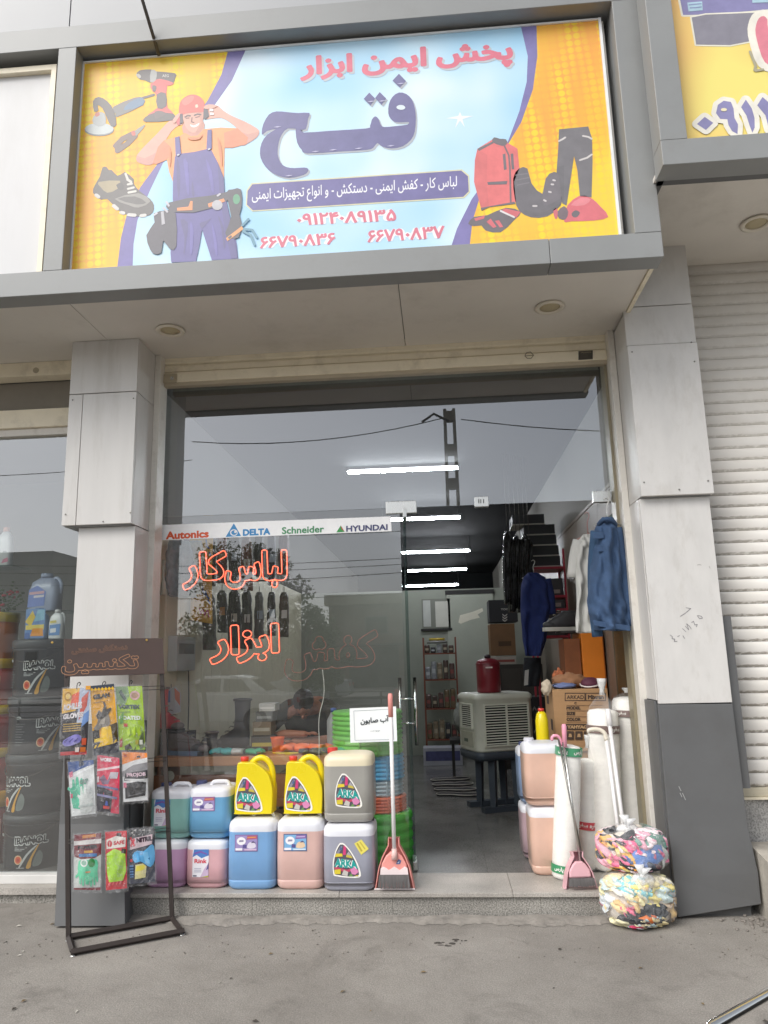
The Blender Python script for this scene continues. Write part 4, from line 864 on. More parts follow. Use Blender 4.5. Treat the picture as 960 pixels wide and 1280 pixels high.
# blank sign panel of the shop on the left
bs = thing('blank_sign', 'blank pale grey sign panel left of the big banner', 'sign', (-4.3, 4.1, 3.9))
bx(-6.278, -2.44, 4.105, 4.19, 3.88, 5.40).ob('panel', M('pale_sign_face', '#cfcfd0', .45, var=.04, scale=3, dirt='#b5b3b0', dscale=2, damt=.3, stretch=(1, 1, .25)), bs)
bx(-6.278, -2.438, 4.07, 4.19, 5.401, 5.44).ob('top_trim', CREAM, bs); bx(-2.439, -2.405, 4.07, 4.19, 3.88, 5.44).ob('side_trim', CREAM, bs)
# neighbour's yellow sign
ns = thing('yellow_sign', 'yellow sign with navy Persian digits on the canopy at the right edge', 'sign', (3.5, 3.95, 4.34))
bx(1.493, 6, 3.90, 3.95, 4.34, 6.4).ob('panel', M('sign_backing', '#d8d2b8', .5), ns)
F2 = Fr((0, 3.8995, 0), (1, 0, 0), (0, 0, 1))
q = Print(F2, .0004); q.rect(1.4935, 4.3405, 5.99, 6.39, banner_mat('sign_yellow_print', 'plain'))
n7 = lambda *a: [(830+x/6.737, x2/6.737) for x, x2 in a]
def halo(pts, mat, col, d, sm=2):
    L_ = [np.array([q.fr.px(*s) for s in smoothloop(n7(*pts), sm)])]
    q.fill(contour(*sdf(L_, h=.006, pad=d+.02), d=d, tol=.001), mat); q.fill(L_, col)
halo([(100, -200), (135, 0), (160, 128), (350, 125), (715, 95), (1100, 60), (1100, -200)], '#ece8d2', '#6a64a3', .012, 1)
halo([(232, 150), (270, 378), (555, 382), (720, 350), (1000, 330), (1000, 100), (350, 126)], '#ece8d2', '#6c6878', .010, 1)
for b_ in ([(195, 25), (320, 15), (325, 90), (205, 100)], [(740, -10), (1000, -30), (1000, 20), (742, 28)]): q.pxp(n7(*b_), '#9fc6d8')
q.stroke([n7((210, 45), (250, 40), (310, 35)), n7((220, 70), (260, 68), (312, 62))], '#6b7fb0', .004, px=True)
halo([(770, 300), (772, 220), (795, 160), (835, 140), (868, 170), (876, 250), (960, 240), (1010, 400), (960, 540), (876, 550), (820, 480)], '#f1ecdc', '#e0667c', .045)
q.stroke([n7((722, 440), (745, 500), (770, 560), (760, 595)), n7((770, 600), (830, 590))], '#a49c74', .008, px=True)
dg = [[(340, 990), (412, 1040), (350, 1100), (275, 1050)], [(435, 960), (450, 890), (500, 855), (560, 865), (582, 920), (590, 1000), (620, 1055), (615, 1135), (570, 1110), (540, 1060), (530, 1010), (470, 1008)], [(685, 846), (735, 920), (758, 1000), (760, 1080), (740, 1125), (715, 1060), (690, 980), (645, 910)], [(825, 825), (876, 870), (960, 880), (990, 830), (1000, 930), (900, 960), (905, 1100), (880, 1100), (850, 980), (780, 895)]]
for d_ in dg: halo(d_, '#f1ecdc', '#6f6aa8', .028, 1)
q.pxp(n7(*[(500+26*math.cos(k*.5), 932+14*math.sin(k*.5)) for k in range(13)]), '#efe3b4')
q.ob('sign_print', ns)

K = _K0
# ------------------------------------------------------------------ jerry cans and jugs on the step
PLA = M('empty_plastic', '#dfe0e6', .38, var=.05, scale=8, sss=.3); CAPB = M('dark_blue_cap', '#4a5078', .4)
def label_art(pr, kind, u0, v0, u1, v1):
    w, h = u1-u0, v1-v0; U = lambda a: u0+a*w; V = lambda b: v0+b*h
    P_ = lambda pts, c, s=0: pr.poly([(U(a), V(b)) for a, b in pts], c, s)
    if kind == 'rink':
        P_([(0, 0), (1, 0), (1, 1), (0, 1)], '#eceaf0'); P_([(0, .72), (.25, .80), (.55, .68), (1, .78), (1, 1), (.08, 1)], '#4d7fc4'); P_([(.1, .88), (.5, .95), (.9, .84), (.9, .80), (.5, .88), (.1, .82)], '#7d5aa8')
        P_([(1, .0), (1, .5), (.72, .28), (.5, 0)], '#c9b3cf'); P_([(.85, .25), (1, .55), (1, .3)], '#5b5a8a'); P_([(.55, 0), (1, .06), (1, 0)], '#b3b54a')
        pr.text('Rink', '#d94a5a', (U(.12), V(.50), U(.88), V(.66)), d=.03, h=.06)
        for k in range(3): P_([(.12, .30-.06*k), (.55, .30-.06*k), (.55, .325-.06*k), (.12, .325-.06*k)], '#b9b9c9')
        P_([(.05, .03), (.28, .03), (.28, .07), (.05, .07)], '#55556e')
    elif kind in ('mauve', 'blue'):
        f, b = ('#8b6aa0', '#9d8fc0') if kind == 'mauve' else ('#49618f', '#7fb2dc')
        P_([(0, 0), (1, 0), (1, 1), (0, 1)], f); P_([(.03, .05), (.97, .05), (.97, .95), (.03, .95)], b)
        P_([(.5, .70), (.97, .74), (.97, .95), (.55, .95)], '#b0607a' if kind == 'mauve' else '#8a6aa8'); P_([(.55, .80), (.92, .82), (.92, .88), (.55, .86)], '#e0a050' if kind == 'mauve' else '#c9b6d8')
        P_([(.28+.20*math.cos(k*.42), .62+.24*math.sin(k*.42)) for k in range(15)], '#f0eef2'); P_([(.18, .56), (.38, .58), (.38, .68), (.2, .68)], '#8f8aa6')
        P_([(.55, .2), (.8, .18), (.93, .3), (.85, .52), (.66, .55), (.56, .4)], '#dcd6e4' if kind == 'mauve' else '#e6c9a8', 2); P_([(.7, .5), (.8, .62), (.93, .5), (.85, .52)], '#4f466e')
        P_([(.03, .06), (.33, .06), (.33, .20), (.03, .20)], '#efedf3'); P_([(.42, .06), (.95, .06), (.95, .15), (.42, .15)], '#d4bcd6' if kind == 'mauve' else '#cfe0ee'); P_([(.34, .22), (.5, .2), (.52, .4), (.36, .42)], '#5d5590')
    elif kind == 'arka':
        sh = [(.30, 1.0), (.42, .98), (.66, .76), (.88, .44), (1.0, .14), (.94, .02), (.6, .01), (.1, .06), (.01, .14), (.0, .45), (.1, .78), (.24, .98)]
        P_(sh, '#f4f2ec', 2); ins = [(.5+(a-.5)*.89-.015, .47+(b-.47)*.91) for a, b in sh]
        P_(ins, '#59555f', 2)
        P_([(.12, .70), (.30, .92), (.36, .90), (.20, .66)], '#8f8d98'); P_([(.36, .66), (.40, .93), (.49, .88), (.47, .66)], '#d0437a'); P_([(.5, .68), (.58, .76), (.70, .60), (.6, .58)], '#a9a5ad'); P_([(.24, .80), (.30, .92), (.34, .80)], '#4d6a94')
        P_([(.08, .60), (.36, .62), (.34, .70), (.12, .70)], '#e2cc3f', 1); P_([(.48, .60), (.72, .56), (.66, .64), (.5, .67)], '#c9b84f')
        P_([(.06, .34), (.5, .24), (.86, .34), (.88, .28), (.5, .16), (.06, .26)], '#c04a66'); P_([(.62, .24), (.8, .34), (.93, .18), (.8, .10), (.68, .12)], '#d98ab6', 1)
        P_([(.06, .12), (.28, .12), (.28, .26), (.06, .24)], '#d8c63a'); P_([(.32, .1), (.52, .06), (.55, .18), (.4, .24)], '#c6c2bb', 1); P_([(.55, .05), (.72, .06), (.66, .14)], '#6d9a58'); P_([(.76, .06), (.9, .06), (.9, .1)], '#d8c63a')
        q_ = [(U(.06), V(.32)), (U(.90), V(.27)), (U(.84), V(.50)), (U(.10), V(.58))]
        pr.text('ARKA', '#f4f4f0', None, quad=q_, d=.12, h=.04, up=True); pr.text('ARKA', '#1f9c96', None, quad=q_, d=.05, h=.04, up=True)
def jerry_can(label, x0, x1, y0, z0, z1, liquid, level=.82, depth=.26, art=None, box=None, cap=(-.3, .25), capm=None, handle=True, plastic=None, group='plastic jerry cans', sticker=False, rz=0.0, rough=.33):
    w, h = x1-x0, z1-z0; hh = h-(.022 if handle else .004)
    t = thing('jerry_can', label, 'jerry can', ((x0+x1)/2, y0+depth/2, z0), rz, group)
    LQ = M('liquid_' + liquid.strip('#'), liquid, rough, var=.08, scale=4, sss=.35, coat=.25)
    EM = plastic or PLA
    r = min(.055, w*.2); mb = MB()
    lv = [(0, -.045), (.006, -.022), (.022, -.004), (.05, 0), (hh*.125, 0), (hh*.13, -.004), (hh*.142, -.004), (hh*.147, 0), (hh*.5, .002), (hh*level, 0), (hh*level+.0005, 0), (hh*.9, -.001), (hh*.945, -.010), (hh*.975, -.035), (hh*.993, -.07), (hh, -.11)]
    rings = [[(x, y, z) for x, y in rrect(w+s, depth+s, r)] for z, s in lv]
    mis = [0 if z < hh*level+.0002 else 1 for z, s in lv[:-1]]
    mb.loft(rings, mis=mis); mb.ob('body', [LQ, EM], t, world=False)
    # cap with ribs, seated on the shoulder
    cx, cy = cap[0]*w, cap[1]*depth; cm = capm or CAPB
    cp = MB(); n = 20
    prof = [(.030, hh-.035), (.030, hh-.012), (.033, hh-.010), (.033, hh+.014), (.029, hh+.018), (.0, hh+.018)]
    cp.loft([[(cx+(rr*(1+(.05 if k % 2 else 0)))*math.cos(2*math.pi*k/n), cy+(rr*(1+(.05 if k % 2 else 0)))*math.sin(2*math.pi*k/n), z) for k in range(n)] for rr, z in prof], sm=False)
    cp.ob('cap', cm, t, world=False)
    if handle:
        a, b = (-.02*w, .36*w) if cap[0] < 0 else (-.36*w, .02*w)
        MB().tube(spline([(a-.012, -.03, hh-.012), (a, -.03, hh+.012), (a+.02, -.03, hh+.020), (b-.02, -.03, hh+.020), (b, -.03, hh+.012), (b+.012, -.03, hh-.012)], 3), .0115, 10).ob('handle', EM, t, world=False)
    if art:
        pr = Print(Fr((0, -depth/2-.0025, 0), (1, 0, 0), (0, 0, 1)), .0002, .00025)
        u0, v0, u1, v1 = box; label_art(pr, art, -w/2+u0*w, v0*h, -w/2+u1*w, v1*h)
        pr.ob('label', t, world=False)
        if sticker:
            pr = Print(Fr((0, -depth/2-.0025, 0), (1, 0, 0), (0, 0, 1)), .0002)
            c = lambda pts, m: pr.poly([(-w/2+a*w, b*h) for a, b in pts], m)
            c([(.62, .71), (.76, .77), (.90, .63), (.75, .54)], '#e6d968'); c([(.66, .71), (.69, .72), (.78, .60), (.75, .59)], '#b9a83f'); c([(.72, .73), (.74, .74), (.84, .63), (.82, .62)], '#c2b34b')
            pr.ob('sticker', t, world=False)
    return t
def canx(xa, xb, Y): return at(xa, 1060, Y=Y).x, at(xb, 1060, Y=Y).x
ZT = .14
def zat(y, Y, x=300): return at(x, y, Y=Y).z
za = zat(1049, 4.82)
x0, x1 = canx(180, 231, 4.82); jerry_can('lilac pink can, bottom left of the four stacked cans, behind the glove rack', x0, x1, 4.83, ZT, za, '#c89fc4', .80, handle=False)
x0, x1 = canx(231.5, 283, 4.82); jerry_can('pale pink can with white Rink label, below the small blue can', x0, x1, 4.82, ZT, za, '#dcaeb4', .80, .27, 'rink', (.19, .24, .58, .80), handle=False)
x0, x1 = canx(184, 236, 4.84); jerry_can('teal green can on top of the lilac can, half hidden by the glove rack', x0, x1, 4.84, za+.001, zat(981, 4.84), '#8fc0b8', .80, .26, 'rink', (.14, .24, .52, .74), cap=(-.3, .1))
x0, x1 = canx(233, 285.5, 4.83); jerry_can('small blue can with mauve label on top of the pale pink can', x0, x1, 4.83, za+.001, zat(979, 4.83), '#6fa9d0', .80, .27, 'mauve', (.12, .50, .66, .76), cap=(-.36, .1))
x0, x1 = canx(283.5, 344, 4.79); jerry_can('large blue can with mauve label carrying the left yellow jug', x0, x1, 4.79, ZT, zat(1020, 4.79), '#7fabd8', .82, .29, 'mauve', (.17, .52, .64, .745))
x0, x1 = canx(344.5, 404, 4.79); jerry_can('large peach coloured can with pale blue label carrying the right yellow jug', x0, x1, 4.79, ZT, zat(1020, 4.79), '#dbb8b0', .82, .29, 'blue', (.17, .52, .66, .75))
x0, x1 = canx(403, 467.5, 4.755); zb_ = zat(1031, 4.76)
jerry_can('grey violet can with ARKA label and yellow sticker at the bottom of its stack', x0, x1, 4.755, ZT, zb_, '#a3a5b3', .82, .29, 'arka', (.20, .20, .74, .72), cap=(.36, .1), capm=M('black_cap', '#2e2f38', .4), handle=False, sticker=True)
x0, x1 = canx(404, 467, 4.775)
jerry_can('grey can with cream shoulder and ARKA label on top of the violet can', x0, x1, 4.775, zb_+.001, zat(944, 4.775), '#a4a29c', .82, .28, 'arka', (.25, .21, .79, .71), cap=(-.40, .30), capm=M('red_cap', '#d0433e', .4), plastic=M('cream_plastic', '#e0d5b8', .4, var=.03), handle=False)
YJ = M('yellow_plastic', '#ead41c', .3, var=.04, scale=5, coat=.2); REDC = M('red_screw_cap', '#d8453a', .35)
def yellow_jug(label, pxo, zbase, Y):
    sc_ = 6.4; ox, oy = 280, 930
    base = at(pxo, 1022, Y=Y); k = Y/FPX/math.cos(PITCH)*1.02; th = .14
    f = lambda x, y: ((x-230)/sc_*k, (604-y)/sc_*k)
    t = thing('oil_jug', label, 'jug', (base.x, Y+th/2, zbase), 0, 'yellow jugs on the cans')
    fr = Fr((0, -th/2, 0), (1, 0, 0), (0, 0, 1))
    body = [(105, 604), (350, 604), (370, 590), (376, 500), (374, 420), (352, 345), (320, 300), (270, 262), (225, 240), (178, 240), (112, 240), (104, 300), (98, 380), (89, 500), (91, 590)]
    pts = [f(*p) for p in body][::1]
    pts = pts if sum((a[0]*b[1]-b[0]*a[1]) for a, b in zip(pts, pts[1:]+pts[:1])) > 0 else pts[::-1]
    MB().prism(smoothloop(pts, 2), th, fr).ob('body', YJ, t, world=False, bevel=.022, seg=4)
    hp = [(200, 250), (232, 224), (272, 214), (312, 230), (345, 270), (360, 330), (358, 400), (350, 450)]
    MB().tube(spline([(f(*p)[0], 0, f(*p)[1]) for p in hp], 3), .019, 12).ob('handle', YJ, t, world=False)
    a = f(143, 240); MB().lathe([(.024, a[1]-.02), (.024, a[1]+.004), (.026, a[1]+.005), (.026, a[1]+.027), (.022, a[1]+.030), (0, a[1]+.030)], 20, (a[0], 0, 0)).ob('cap', REDC, t, world=False)
    pr = Print(Fr((0, -th/2-.001, 0), (1, 0, 0), (0, 0, 1)), .0002, .00025)
    l0, l1 = f(100, 590), f(302, 342); label_art(pr, 'arka', l0[0], l0[1], l1[0], l1[1]); pr.ob('label', t, world=False)
    return t
zj1 = zat(1020, 4.79)-.003
yellow_jug('left of the two yellow ARKA jugs, standing on the large blue can', 316, zj1, 4.85)
yellow_jug('right of the two yellow ARKA jugs, standing on the peach coloured can', 378.5, zj1, 4.85)

# ------------------------------------------------------------------ glove rack
RK = M('dark_brown_steel', '#3b3431', .45, .2, var=.08, scale=10)
RO = Vector((-2.144, 4.37, .02)); RT = Vector((-2.324, 4.496, 1.667)); RU = Vector((math.cos(.562965), math.sin(.562965), 0)); RW = .570; RD = .2545
RN_ = Vector((RU.y, -RU.x, 0))
rk = thing('display_rack', 'dark steel display rack with brown Persian header leaning beside the step, hung with work gloves', 'display rack', tuple(RO - Vector((0, 0, .02))))
def rbar(name, a, b, t=.024, m=RK): return MB().tube([a, b], t*.707, 4, sm=False).ob(name, m, rk)
V_ = (RT-RO); BLp, BRp = RO, RO+RU*RW; FLp, FRp = RO+RN_*RD, RO+RU*RW+RN_*RD
rbar('upright', BLp, RT); rbar('upright', BRp, RT+RU*RW)
ex = RU*.012
rbar('base_bar', BLp-ex, BRp+ex); rbar('base_bar', FLp-ex, FRp+ex); rbar('base_bar', BLp+RN_*.012, FLp-RN_*.012); rbar('base_bar', BRp+RN_*.012, FRp-RN_*.012)
for q_ in (BLp, BRp, FLp, FRp): MB().lathe([(.0, 0), (.016, .0), (.016, .004), (.005, .006), (.005, .012)], 12, (q_.x, q_.y, 0)).ob('levelling_foot', STEEL, rk)
FRk = Fr(RO + RN_*.014, RU, V_)          # the plane of the uprights' front
def rkpt(px, py, w=0.0): u, v = FRk.px(px, py); return FRk(u, v, w)
VL = V_.length
hb0, hb1 = FRk.px(82, 846)[1], VL+.005
MB().obox(FRk(-.014, hb0, .004), RU*(RW+.028), FRk.V*(hb1-hb0), FRk.N*-.012).ob('header_board', M('brown_header_board', '#5a4a45', .5, var=.06, scale=6, dirt='#4a3c38', dscale=5), rk, bevel=.001)
q = Print(FRk, .0046, .0003)
HC = K('#c8946e')
def outline_text(pr, txt, quad, d0, r, mat, h=.025):
    loops, size = textout(txt, True, d0, h); L_ = []
    qd = [np.array(pr.fr.px(*c) if len(c) == 2 else c, float) for c in quad]
    for l in loops:
        t = l/size; a = t[:, :1]; b = t[:, 1:]
        m = qd[0]*(1-a)*(1-b)+qd[1]*a*(1-b)+qd[2]*a*b+qd[3]*(1-a)*b
        L_.append(np.vstack([m, m[:1]]))
    st = [(m, r) for m in L_]
    pr.fill(contour(*sdf(strokes=st, h=r*.8, pad=r*4), tol=r*.2), mat)
h6 = lambda *a: [(80+x/6.857, 780+y/6.857) for x, y in a]
outline_text(q, 'تکنسین', h6((98, 428), (740, 378), (740, 226), (98, 276)), .035, .0016, HC)
outline_text(q, 'دستکش صنعتی', h6((188, 252), (655, 200), (655, 140), (188, 192)), .03, .0010, K('#9a735c'))
q.ob('header_lettering', rk)
for (xa, ya) in ((84, 158.5), (822, 100)):
    c = h6((xa if xa > 100 else 25, ya))[0]; s_ = MB().lathe([(0, 0), (.008, 0), (.006, .003)], 10).ob('screw', M('brass_screw', '#c9a55c', .35, .8), rk, world=False)
    s_.location = WM(rk).inverted() @ rkpt(c[0], c[1], .006); s_.rotation_euler = FRk.N.to_track_quat('Z', 'Y').to_euler()
WIRE = M('wire', '#57534f', .4, .6)
for (yl, yr) in ((862.5, 851), (867, 855.5), (956, 941), (960.5, 945.5), (1049, 1031), (1053, 1035)):
    a, b = FRk.px(84, yl), FRk.px(203, yr); vm = (a[1]+b[1])/2
    MB().tube([FRk(0, vm, .002), FRk(RW, vm, .002)], .0022, 6).ob('hanging_wire', WIRE, rk)
# glove packets
FILM = filmmat('clear_bag_film', .13, (.92, .92, .94), .07, 26, 1.6)
class Quad:
    def __init__(s, pr, px): s.pr = pr; s.q = [np.array(pr.fr.px(*p)) for p in px]     # TL TR BR BL
    def m(s, a, b): TL, TR, BR, BL = s.q; return tuple((BL*(1-a)+BR*a)*(1-b) + (TL*(1-a)+TR*a)*b)
    def P(s, pts, c, sm=0): s.pr.poly([s.m(*p) for p in (smoothloop(pts, sm) if sm else pts)], c)
    def T(s, txt, c, a0, b0, a1, b1, slant=0.0, fa=False, d=.03): s.pr.text(txt, c, None, quad=[s.m(a0, b0), s.m(a1, b0+slant), s.m(a1, b1+slant), s.m(a0, b1)], fa=fa, d=d, h=.05)
def glove_art(Q, ca, cb, w, h, col, up=1):      # flat printed hand
    H = [(-.30, -.5), (-.34, 0), (-.5, .12), (-.44, .22), (-.28, .12), (-.26, .42), (-.16, .44), (-.13, .14), (-.08, .5), (.03, .5), (.05, .14), (.12, .45), (.22, .43), (.20, .12), (.29, .34), (.37, .30), (.32, -.1), (.30, -.5)]
    Q.P([(ca+x*w, cb+y*h*up) for x, y in H], col, 2)
def pack(label, px, draw, hook=True, film=True, edge=.0):
    TL, TR, BR, BL = px; cx = sum(p[0] for p in px)/4; cy = sum(p[1] for p in px)/4
    top = ((TL[0]+TR[0])/2, (TL[1]+TR[1])/2); c = rkpt(*top, .012)
    t = thing('glove_packet', label, 'glove packet', tuple(c), 0, 'glove packets on the rack')
    off = .016; fr = Fr(RO + RN_*.014 + FRk.N*off, RU, V_)
    pr = Print(fr, .0003, .0004); Q = Quad(pr, px); draw(Q)
    pm = MB(); rr = random.Random(label); ph = rr.uniform(0, 6); TLm, TRm, BRm, BLm = Q.q
    def puffz(u, v):
        b_ = (v-(BLm[1]+BRm[1])/2)/((TLm[1]+TRm[1])/2-(BLm[1]+BRm[1])/2); uL, uR = BLm[0]+(TLm[0]-BLm[0])*b_, BRm[0]+(TRm[0]-BRm[0])*b_; a_ = (u-uL)/(uR-uL)
        e_ = max(0, 1-(2*a_-1)**4)*max(0, 1-(2*b_-1)**4)
        return e_*(.010+.004*math.sin(5*a_+ph)*math.sin(6*b_+ph)+.0012*math.sin(13*a_+9*b_+ph)+.0010*math.sin(-11*a_+17*b_+2*ph))
    def pouch(sgn):
        def fn(a, b):
            u, v = Q.m(.0+a*1.0, b); puff = (1-(2*a-1)**4)*(1-(2*b-1)**6)
            return fr(u, v, (-.004 - .012*puff) if sgn < 0 else (-.0009))
        return fn
    pm.grid(pouch(1), 4, 6); pm.grid(pouch(-1), 6, 8); pm.ob('pouch', M('pouch_plastic', '#cfd2d6', .3, var=.05), t)
    pc_ = pr.ob('printed_card', t); bm = bmesh.new(); bm.from_mesh(pc_.data)
    for _ in range(5):
        lg = [e_ for e_ in bm.edges if e_.calc_length() > .010]
        if not lg: break
        bmesh.ops.subdivide_edges(bm, edges=lg, cuts=1); bmesh.ops.triangulate(bm, faces=[f_ for f_ in bm.faces if len(f_.verts) > 4])
    wm = WM(pc_); wi = wm.inverted()
    for v_ in bm.verts:
        p_ = wm @ v_.co - fr.o; u, v = p_.dot(fr.U), p_.dot(fr.V); v_.co = wi @ (wm @ v_.co + fr.N*puffz(u, v))
    bm.normal_update(); bm.to_mesh(pc_.data); bm.free(); pc_.data.polygons.foreach_set('use_smooth', [True]*len(pc_.data.polygons))
    if film:
        fm = MB()
        def fn(a, b):
            aa, bb = -.05+a*1.10, -.05+b*1.08
            u, v = Q.m(aa, bb); e = max(0, 1-(2*a-1)**6)*max(0, 1-(2*b-1)**8)
            wv = .003*math.sin(9*a+ph+4*b)+.0025*math.sin(17*b+3*a+ph)
            return fr(u+.002*math.sin(23*b+ph), v+.002*math.sin(19*a+ph), .0055+puffz(u, v)+abs(wv)*e)
        fm.grid(fn, 18, 30); fm.ob('clear_bag', FILM, t)
    if hook:
        hp = [(0, -.012, .004), (0, .010, .006), (.004, .026, .004), (.014, .034, 0), (.022, .026, -.002), (.014, .014, -.002)]
        MB().tube(spline([Vector(c) + RU*a + FRk.V*b + FRk.N*w_ for a, b, w_ in hp], 3), .0026, 6).ob('hook', M('black_hook', '#1f1d1d', .4), t)
    return t
_K1 = K
def K(h, rough=.2): return M('packet_' + h.strip('#'), h, .22, var=.06, scale=30, coat=.25)
def d1(Q):
    Q.P([(0, 0), (1, 0), (1, 1), (0, 1)], '#2f2a2e'); Q.P([(0, .62), (.5, .66), (.62, 1), (0, 1)], '#e8b84a', 0); Q.P([(.3, .75), (.65, .7), (.6, .95), (.35, .9)], '#e2603f', 1); Q.P([(.55, .45), (1, .5), (1, 1), (.62, 1)], '#b9c4d8'); Q.P([(.62, .5), (.9, .72), (.95, .95), (.7, .85)], '#d2553f', 1); Q.P([(.72, .4), (1, .5), (1, .66), (.8, .6)], '#6f8fc4', 1)
    Q.P([(.2+.13*math.cos(k*.42), .88+.07*math.sin(k*.42)) for k in range(15)], '#b98b3a'); Q.P([(.2+.09*math.cos(k*.42), .88+.045*math.sin(k*.42)) for k in range(15)], '#e5c56a')
    Q.T('ACHILLES', '#d8d4d8', .04, .66, .72, .76, .03, d=.06); Q.T('GLOVES', '#e6e1e3', .05, .53, .78, .61, .03, d=.06)
    for k in range(4): Q.P([(.06, .45-.035*k), (.72, .46-.035*k), (.72, .475-.035*k), (.06, .465-.035*k)], '#b59445')
    Q.P([(0, 0), (1, 0), (1, .06), (0, .05)], '#c23a3c'); Q.P([(.1, .22), (.5, .3), (.75, .27), (.7, .18), (.3, .13), (.1, .15)], '#7f78c2', 2)
    for k in range(3): Q.P([(.12+.18*k, .2), (.26+.18*k, .25), (.28+.18*k, .235), (.15+.18*k, .18)], '#4b4490')
    Q.P([(.55, .04), (.7, .04), (.7, .11), (.55, .11)], '#ecdcd6'); Q.P([(.74, .04), (.95, .04), (.95, .11), (.74, .11)], '#e07a3a'); Q.P([(.78, .14), (.95, .14), (.95, .24), (.78, .24)], '#d25a3a'); Q.P([(.82, .97), (1, .97), (1, 1.03), (.82, 1.03)], '#e9a53a')
def d2(Q):
    Q.P([(0, 0), (1, 0), (1, 1), (0, 1)], '#e8aa1c'); Q.P([(0, .0), (1, .0), (1, .16), (0, .11)], '#272a36'); Q.P([(.0, .36), (.28, .40), (.28, .14), (0, .10)], '#2f2a22'); Q.P([(.72, .42), (1, .45), (1, .17), (.75, .16)], '#4a3d1a')
    for k in range(6): Q.P([(.02+.16*k, .105+.008*k), (.10+.16*k, .11+.008*k), (.16+.16*k, .155+.008*k), (.08+.16*k, .15+.008*k)], '#efc52a')
    Q.P([(.25, .12), (.8, .14), (.74, .40), (.38, .42)], '#ecc22a'); Q.P([(.05, .19), (.4, .2), (.36, .25), (.06, .24)], '#e7c433', 1)
    Q.P([(.05, .39), (.2, .46), (.3, .58), (.5, .62), (.68, .58), (.72, .48), (.66, .41), (.4, .40), (.22, .36)], '#7d766b', 2); Q.P([(.18, .58), (.3, .66), (.42, .62), (.52, .72), (.48, .78), (.58, .76), (.62, .66), (.78, .68), (.82, .66), (.66, .58), (.4, .52), (.22, .53)], '#48423a', 1); Q.P([(.5, .76), (.54, .70), (.60, .72), (.56, .78)], '#3a332c')
    Q.P([(.25, .44), (.4, .52), (.55, .54), (.5, .45)], '#a59d90', 1)
    Q.T('GILAN', '#2a2620', .10, .82, .78, .895, .02, d=.07); Q.P([(.1, .765), (.7, .785), (.7, .795), (.1, .775)], '#7a5a1a'); Q.P([(0, .98), (1, .98), (1, 1.04), (0, 1.03)], '#39414f')
    for k in range(7): Q.P([(k/7, .97), (k/7+.07, 1.0), (k/7+.14, .97), (k/7+.07, .94)], '#eebc2c')
def d3(Q):
    Q.P([(0, 0), (1, 0), (1, 1), (0, 1)], '#a3c627'); Q.P([(0, .72), (.3, .7), (.5, .85), (.45, 1), (0, 1)], '#7f9a72'); Q.P([(.1, .9), (.3, .76), (.38, .8), (.2, .95)], '#4d5f56', 1); Q.P([(.7+.19*math.cos(k*.42), .85+.075*math.sin(k*.42)) for k in range(15)], '#d4a7a6'); Q.P([(.7+.13*math.cos(k*.42), .85+.045*math.sin(k*.42)) for k in range(15)], '#b08a6a')
    Q.T('VORTEX', '#4a5c54', .06, .64, .86, .71, -.01, d=.08); Q.T('COATED', '#dfe6da', .05, .47, .86, .535, -.01, d=.05); Q.P([(.1, .58), (.5, .585), (.5, .6), (.1, .595)], '#7e9a3a')
    Q.P([(.22, .36), (.36, .36), (.36, .41), (.22, .41)], '#c8452f'); Q.P([(.1, .52), (.25, .6), (.2, .42), (.08, .40)], '#5c9a35', 1); Q.P([(.72, .12), (.95, .30), (.97, .05), (.8, .0)], '#5a6a3f', 1); Q.P([(.2, .06), (.4, .1), (.5, .02), (.22, 0)], '#3b3322', 1); Q.P([(.02, .14), (.14, .2), (.12, .05), (.02, .04)], '#a84c3a', 1)
    Q.P([(.62, .08), (.74, .08), (.74, .15), (.62, .15)], '#b9b03a'); Q.P([(.78, .08), (.9, .08), (.9, .15), (.78, .15)], '#e3e6da')
    for k in range(3): Q.P([(.3+.2*k, .30), (.42+.2*k, .36), (.44+.2*k, .24), (.34+.2*k, .2)], '#b6d63f', 1)
def d4(Q):
    Q.P([(0, 0), (1, 0), (1, 1), (0, 1)], '#e4e7e6'); Q.P([(0, .76), (.55, .86), (1, .92), (1, 1), (0, 1)], '#3f5a94'); Q.P([(0, .72), (.6, .84), (1, .9), (1, .87), (.6, .80), (0, .68)], '#f3f5f6'); Q.P([(.42, .9), (.62, .92), (.6, 1.0), (.44, 1.0)], '#27324a')
    glove_art(Q, .34, .42, .85, .55, '#5fc3a0'); glove_art(Q, .62, .30, .8, .5, '#d9dedb'); Q.P([(.02, .50), (.18, .55), (.36, .44), (.2, .3), (.05, .36)], '#43b48f', 1)
    Q.P([(.02, .8), (.16, .82), (.16, .72), (.03, .7)], '#e0829a', 1); Q.P([(.02, .4), (.1, .41), (.1, .33), (.02, .33)], '#d8607c', 1); Q.T('GRIP', '#7f9a90', .4, .56, .75, .64, .03, d=.06)
    Q.P([(.3, .14), (.9, .16), (.88, .2), (.3, .18)], '#c6cfcc')
